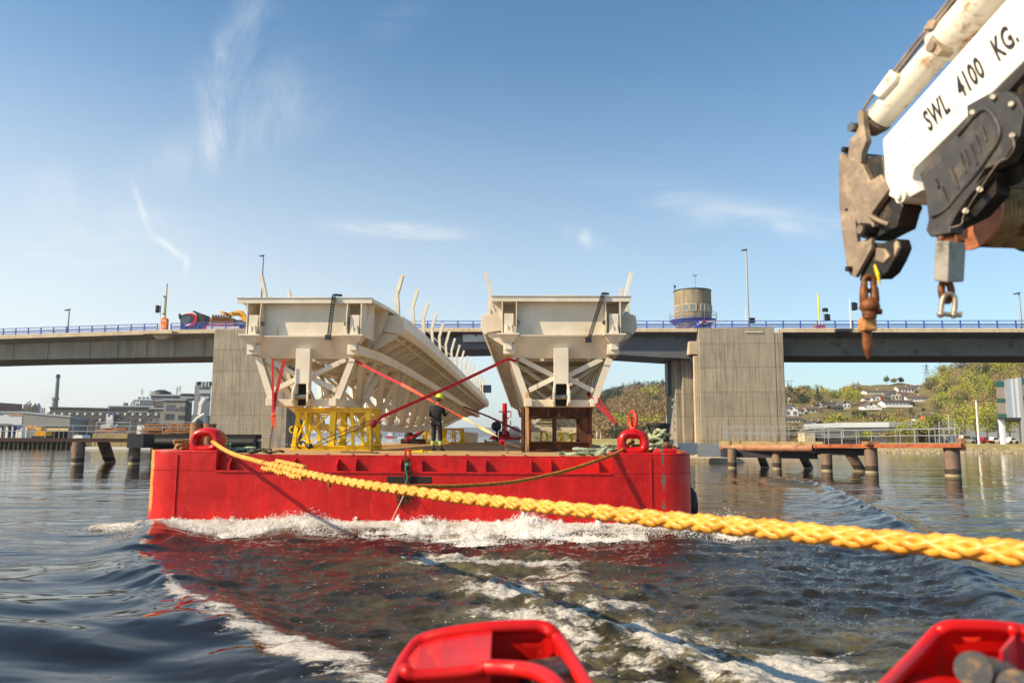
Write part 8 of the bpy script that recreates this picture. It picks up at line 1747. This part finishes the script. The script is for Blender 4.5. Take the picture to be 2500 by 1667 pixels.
for i in range(4): p = H_(1005+i*60, 745); m = MB(); m.box(p.x, p.x+.08, YH-8.45, YH-8.41, zm, zt_); m.build('drain_pipe', M['galv'], hall, world=True)
# ---- striped building on the right
YS = 150.; SS = lambda x, y: wr(x, y, YS); sb = empty('striped_building', V(SS(2280, 930).x, YS, 1.3), 'modern beige and green clad building with white and blue stripes on a white column', 'building')
M['clad_beige'] = paint('beige_cladding', hx('A89A8C'), .6, var=.04, vs=.2, bump=0); M['clad_green'] = paint('green_cladding', hx('2E6A58'), .5, var=.05, bump=0); M['clad_grey'] = paint('light_grey_cladding', hx('B4B6BC'), .6, var=.03, bump=0); M['clad_blue'] = paint('pale_blue_stripe', hx('A8C0D8'), .6, bump=0); M['clad_white'] = paint('white_stripe', hx('E4E4E8'), .6, var=.02, bump=0)
z0_, z1_ = SS(0, 690).z, SS(0, 345).z
def rise(x): return z1_+(SS(0, 300).z-SS(0, 350).z)*(x-SS(2050, 0).x)/(SS(2352, 0).x-SS(2050, 0).x)
def strip(zx0, zx1, y, mat, nm, za=None, zb=None, th=.06):
    a, c = SS(zx0, 0).x, SS(zx1, 0).x; m = MB(); m.prism([(a, y, za if za is not None else z0_), (c, y, za if za is not None else z0_), (c, y, zb if zb is not None else rise(c)), (a, y, zb if zb is not None else rise(a))], (0, th, 0)); return m.build(nm, mat, sb, world=True)
a, c = SS(2052, 0).x, SS(2700, 0).x; m = MB(); m.prism([(a, YS, z0_), (c, YS, z0_), (c, YS, rise(c)), (a, YS, rise(a))], (16.3, 25, 0)); m.build('wall', M['clad_beige'], sb, world=True)
a, c = SS(2262, 0).x, SS(2700, 0).x; m = MB(); m.prism([(a, YS+.2, .9), (c, YS+.2, .9), (c, YS+.2, z0_-.01), (a, YS+.2, z0_-.01)], (16.3, 25, 0)); m.build('wall', M['clad_beige'], sb, world=True)
for zy0, zy1 in ((345, 395), (508, 545), (655, 692)): strip(2052, 2132, YS-.07, M['clad_green'], 'green_band', SS(0, zy1).z+.01, SS(0, zy0).z if zy0 > 400 else rise(SS(2090, 0).x)-.1)
for zy0, zy1 in ((308, 370), (485, 520), (637, 665), (785, 812)): strip(2300, 2352+200, YS-.07, M['clad_green'], 'green_band', SS(0, zy1).z, SS(0, zy0).z)
strip(2133, 2178, YS-.07, M['clad_grey'], 'grey_stripe'); strip(2178.5, 2195, YS-.07, M['clad_blue'], 'blue_stripe'); strip(2195.5, 2215, YS-.07, M['clad_white'], 'white_stripe'); strip(2215.5, 2235, YS-.07, M['clad_grey'], 'grey_stripe'); strip(2235.5, 2262, YS-.07, M['clad_white'], 'white_stripe'); strip(2262.5, 2298, YS-.09, M['clad_grey'], 'grey_stripe', .9)
m = MB(); m.box(SS(2115, 0).x, SS(2145, 0).x, YS+1, YS+2.2, .9, z0_-.01); m.build('column', M['clad_white'], sb, world=True, bev=.05)
m = MB(); q0_, q1_ = SS(2050, 0).x-.1, SS(2262, 0).x; m.prism([(q0_, YS-.15, z0_-.35), (q1_, YS-.15, z0_-.35), (q1_, YS-.15, z0_-.012), (q0_, YS-.15, z0_-.012)], (16.4, 25.2, 0)); m.build('soffit', M['roof_dark'], sb, world=True)
# ---- lamp posts, pylon, masts
for x0_, y0_, x1_, y1_, Y, r_, lab in ((1918, 905, 1902, 540, 150, .22, 'very tall white lamp column between the green trees and the striped building'),):
    m = MB(); a, c = wr(x0_, y0_, Y), wr(x1_, y1_, Y); m.tube([V(a.x, a.y, 1.2), V(a.x, a.y, c.z)], [r_, r_*.6], 10); thing_mesh(m, 'lamp_column', M['white'], lab, 'lamp post', smooth=40)
py = empty('power_pylon', hill_pt(2262, 418), 'steel lattice power pylon on the ridge with crossed arms', 'pylon'); b0 = W(2262, 936, 418); b1_ = W(2262, 889, 418); H = b1_.z-b0.z
m = MB()
for s in (-1, 1):
    for q_ in (-1, 1): m.bar(b0+V(s*1.5, q_*1.5, -1), b1_+V(s*.1, q_*.1, 0), .12, .12)
for k in range(9):
    f0, f1 = k/9, (k+1)/9; wa, wb_ = 1.5*(1-f0)+.1, 1.5*(1-f1)+.1
    m.bar(b0+V(-wa, -wa, H*f0), b0+V(wb_, -wb_, H*f1), .08, .08); m.bar(b0+V(wa, -wa, H*f0), b0+V(-wb_, -wb_, H*f1), .08, .08)
for f, L in ((.55, 2.3), (.72, 1.7), (.88, 2.0)): m.bar(b0+V(-L, 0, H*f), b0+V(L, 0, H*f), .12, .15); m.bar(b0+V(-L, 0, H*f), b0+V(0, 0, H*f+.6), .07, .07); m.bar(b0+V(L, 0, H*f), b0+V(0, 0, H*f+.6), .07, .07)
m.build('lattice', M['steel_grey'], py, world=True)
for k, x in enumerate((1455, 1490, 1526)):
    m = MB(); a, c = w4(x, 480, 400), w4(x, 408, 400); m.tube([a-V(0, 0, 2), c], .12, 5); m.bar(c+V(-1.4, 0, -.3), c+V(1.4, 0, -.3), .15, .15); thing_mesh(m, 'power_mast', M['steel_grey'], ('power mast nearest the right pier on the ridge', 'middle one of three slim power masts on the ridge', 'rightmost of three slim power masts on the ridge')[k], 'mast', 'row of three slim power masts on the ridge')
for x, yb, yt in ((1497, 668, 600), ):
    m = MB(); a, c = w4(x, yb, 300), w4(x, yt, 300); m.tube([a, c], .09, 5); m.prism([c, c+V(.8, 0, -.2), c+V(.8, 0, -.7), c+V(0, 0, -.6)], (0, .03, 0)); thing_mesh(m, 'flagpole', M['white'], 'flagpole with a small drooping flag above the first white gable', 'flagpole')
# ---- parked cars
def car(px, Y, w_, col, label, van=False, face=1):
    a = W(px, 1078, Y); z = 1.33; r = empty('parked_car', V(a.x, Y, z), label, 'car', 'cars parked on the right bank'); cp = paint('car_'+label.split()[0], hx(col), .3, var=.05, bump=0); L = w_; f = face
    h1, h2_ = (.95, 1.85) if van else (.80, 1.42)
    P = [(-L/2, .30), (-L/2, h1*.85), (-L*.42, h1), (L*.40, h1*.92), (L/2, h1*.62), (L/2, .30)]
    m = MB(); m.prism([V(a.x+f*x, Y, z+zz) for x, zz in P], (0, 1.8, 0)); m.build('body', cp, r, world=True, bev=.06)
    C_ = [(-L*.44, h1+.003), (-L*.40, h2_), (L*.05, h2_), (L*.28, h1+.003)] if van else [(-L*.34, h1+.003), (-L*.22, h2_), (L*.08, h2_), (L*.24, h1+.003)]
    m = MB(); m.prism([V(a.x+f*x, Y+.12, z+zz) for x, zz in C_], (0, 1.56, 0)); m.build('cabin', cp, r, world=True, bev=.04)
    m = MB(); m.prism([V(a.x+f*(x*.88-.0), Y+.09, z+h1+.08+(zz-h1)*.72) for x, zz in C_], (0, .025, 0)); m.build('side_window', M['hill_glass'], r, world=True)
    for s in (-.32, .32): m = MB(); m.lathe((a.x+s*L, Y-.03, z+.33), [(.34, 0), (.34, .25)], 14, axis=(0, 1, 0)); m.build('wheel', M['black'], r, world=True); 
    m = MB(); m.box(a.x+f*L/2-.06, a.x+f*L/2+.03, Y+.1, Y+.4, z+.5, z+.66); m.build('headlight', M['white'], r, world=True)
    return r
car(2366, 165, 2.9, 'B8B6AE', 'silver grey van parked left of all the cars on the bank', True); car(2392, 166, 2.3, '2A3038', 'dark blue car parked right of the silver van'); car(2411, 165, 2.4, 'A01828', 'crimson car parked in the middle of the bank row'); car(2434, 166, 2.5, 'E0E0DC', 'white car parked right of the crimson car'); car(2458, 167, 2.5, 'B4BAC0', 'pale silver car parked behind the white column', False); car(2476, 165, 2.0, 'D8DADC', 'snow white small car at the foot of the striped building')
# ---- boats, sheds and ships in the distance
m = MB(); a, c = w4(165, 1010, 190), w4(300, 1095, 190); m.box(a.x, c.x, 190, 196, 1.0, a.z); thing_mesh(m, 'boathouse', M['roof_dark'], 'dark flat boathouse left of the right pier foot', 'boathouse')
m = MB(); a, c = w4(82, 1005, 200), w4(160, 1100, 200); m.box(a.x, c.x, 200, 208, 1.0, a.z); thing_mesh(m, 'shed', M['wood_cream'], 'cream shed beside the dark boathouse behind the bollard', 'shed')
for k, (px, Y) in enumerate(((1630, 180), (1642, 182), (1652, 181))):
    m = MB(); a = W(px, 1090, Y); hb = [(-1.6, 0), (1.4, 0), (2.0, .7), (-1.8, .7)]; m.prism([V(a.x+x, Y, .9+z) for x, z in hb], (0, 1.2, 0)); m.bar((a.x, Y+.6, 1.6), (a.x, Y+.6, 7.5-k), .1, .1); m.bar((a.x-.9, Y+.6, 2.2), (a.x+1.2, Y+.6, 2.2), .08, .2)
    thing_mesh(m, 'sailing_boat', M['white'], ('white sailing boat nearest the barge corner', 'middle white sailing boat before the dark boathouse', 'white sailing boat closest to the right pier')[k], 'boat', 'small boats moored left of the right pier')
for k, (px0, px1, yt, mt_, lab) in enumerate(((1452, 1484, 1071, 'wood_cream', 'cream low shed on the far shore right of the brown stand'), (1490, 1520, 1074, 'wood_red', 'red low shed on the far shore behind the dark red straps'), (1528, 1570, 1073, 'roof_dark', 'dark long shed on the far shore behind the right ring'))):
    a, c = W(px0, yt, 280), W(px1, yt, 280); m = MB(); m.prism([(a.x, 280, 1.2), (a.x, 286, 1.2), (a.x, 286, a.z-.5), (a.x, 283, a.z), (a.x, 280, a.z-.5)], (c.x-a.x, 0, 0)); thing_mesh(m, 'shed', M[mt_], lab, 'shed', 'low sheds on the far shore')
for px, yt in ((1457, 1050), (1466, 1055)):
    m = MB(); a = W(px, 1075, 260); c = W(px, yt, 260); m.tube([V(a.x, 260, 1), V(c.x, 260, c.z)], .1, 5); thing_mesh(m, 'boat_mast', M['white'], ('taller left' if px < 1460 else 'shorter right')+' white boat mast above the cream far shed', 'mast', 'pair of slim boat masts by the cream shed')
# red ship far down the channel
YQ = 900.; sh = empty('ship', V(W(951, 1080, YQ).x, YQ, 0), 'distant red ship with white bridge, seen under the left section', 'ship'); SC = YQ/FPX
m = MB(); a = W(951, 1066, YQ); w_ = 11*SC; m.loft([[V(a.x-w_*f, YQ, z), V(a.x+w_*f, YQ, z), V(a.x+w_*f*.9, YQ+30, z), V(a.x-w_*f*.9, YQ+30, z)] for z, f in ((-1, .85), (2, .95), (W(951, 1066, YQ).z+0, 1.0))]); m.build('hull', M['red_plain'], sh, world=True)
m = MB(); z = W(951, 1066, YQ).z; m.box(a.x-w_*.7, a.x+w_*.7, YQ+2, YQ+10, z+.01, z+2.6); m.box(a.x-w_*.45, a.x+w_*.45, YQ+2, YQ+8, z+2.62, z+4.6); m.bar((a.x, YQ+3, z+4.6), (a.x, YQ+3, z+9), .5, .5); m.build('wheelhouse', M['white'], sh, world=True)
m = MB(); m.bar(W(960, 1062, YQ-5), W(970, 1046, YQ-5), 1, 1); m.bar(W(970, 1046, YQ-5), W(978, 1068, YQ-5), .5, .5); m.build('deck_crane', M['blue'], sh, world=True)
for px0, px1, yt, lab, mt_ in ((898, 925, 1060, 'distant grey quay building left of the red ship', 'wall_brown'), (970, 982, 1068, 'tiny distant white tank right of the red ship', 'white'), (985, 1010, 1071, 'distant low red and grey shed near the far trestle', 'wood_red')):
    a, c = W(px0, yt, 850), W(px1, yt, 850); m = MB(); m.box(a.x, c.x, 850, 870, -1, a.z); m.prism([(a.x, 850, a.z+.003), (c.x, 850, a.z+.003), ((a.x+c.x)/2, 850, a.z+1.2)], (0, 20, 0)); thing_mesh(m, 'quay_building', M[mt_], lab, 'building', 'low distant buildings down the channel')
# the small red tug pushing at the barge's stern
p = W(1236, 1070, 74); tg = empty('small_tugboat', V(p.x, 74, 0), 'small red tug behind the barge with a tall red mast, searchlight and white radar dome', 'tugboat'); q2 = lambda x, y: w2(x, y, 74)
m = MB(); m.loft([[V(p.x-4, 72, z), V(p.x+4, 72, z), V(p.x+3.6, 88, z), V(p.x-3.6, 88, z)] for z in (-.8, 1.6)]); m.build('hull', M['red_plain'], tg, world=True)
za_, zb_ = q2(0, 1410).z, q2(0, 1380).z; m = MB(); m.box(q2(345, 0).x, q2(560, 0).x, 74.3, 79, 1.602, za_-.01); m.build('wheelhouse', M['white'], tg, world=True)
m = MB(); m.prism([V(q2(312, 0).x, 74, za_), V(q2(590, 0).x, 74, za_), V(q2(560, 0).x, 74, zb_), V(q2(345, 0).x, 74, zb_)], (0, 5, 0)); m.build('roof', M['red_plain'], tg, world=True)
m = MB(); m.box(q2(395, 0).x, q2(480, 0).x, 74.4, 77, zb_+.002, q2(0, 1345).z); m.build('upper_deck', M['roof_dark'], tg, world=True)
m = MB(); a, c = q2(432, 1375), q2(432, 1125); m.tube([a, c], [.28, .22], 10); m.bar(q2(385, 1192), q2(480, 1190), .12, .12); m.bar(q2(432, 1240), q2(470, 1240), .1, .1); m.tube([q2(482, 1190), q2(480, 1240)], .05, 5); m.tube([q2(478, 1260), q2(480, 1300)], .05, 5); m.build('mast', M['red_plain'], tg, world=True, smooth=50)
m = MB(); m.bar(q2(415, 1255), q2(458, 1252), .35, .14); m.bar(q2(425, 1330), q2(445, 1320), .5, .4); m.build('radar', M['white'], tg, world=True)
m = MB(); a = q2(370, 1308); m.lathe(a+V(-.15, 0, 0), [(.45, 0), (.5, .3), (.35, .6)], 14, axis=(.5, -1, 0)); m.tube([a, a-V(0, 0, 1.9)], .1, 6); m.build('searchlight', M['signal'], tg, world=True, smooth=40)
m = MB(); m.sphere(q2(512, 1355), .6, 14, 10); m.build('radar_dome', M['white'], tg, world=True, smooth=60)
# ================================================================ AIR
t = NT('haze'); t.t.nodes.remove(t.b); v = t.n('ShaderNodeVolumePrincipled'); v.inputs['Color'].default_value = (.92, .94, 1.0, 1); v.inputs['Density'].default_value = .00015; v.inputs['Anisotropy'].default_value = .3; t.l(v.outputs[0], t.o.inputs['Volume'])
m = MB(); m.box(-6500, 6500, -60, 6400, -3.0, 120); o = m.build('haze', t.m); tag(o, 'thin bluish haze over the water and hills', 'haze', kind='stuff')
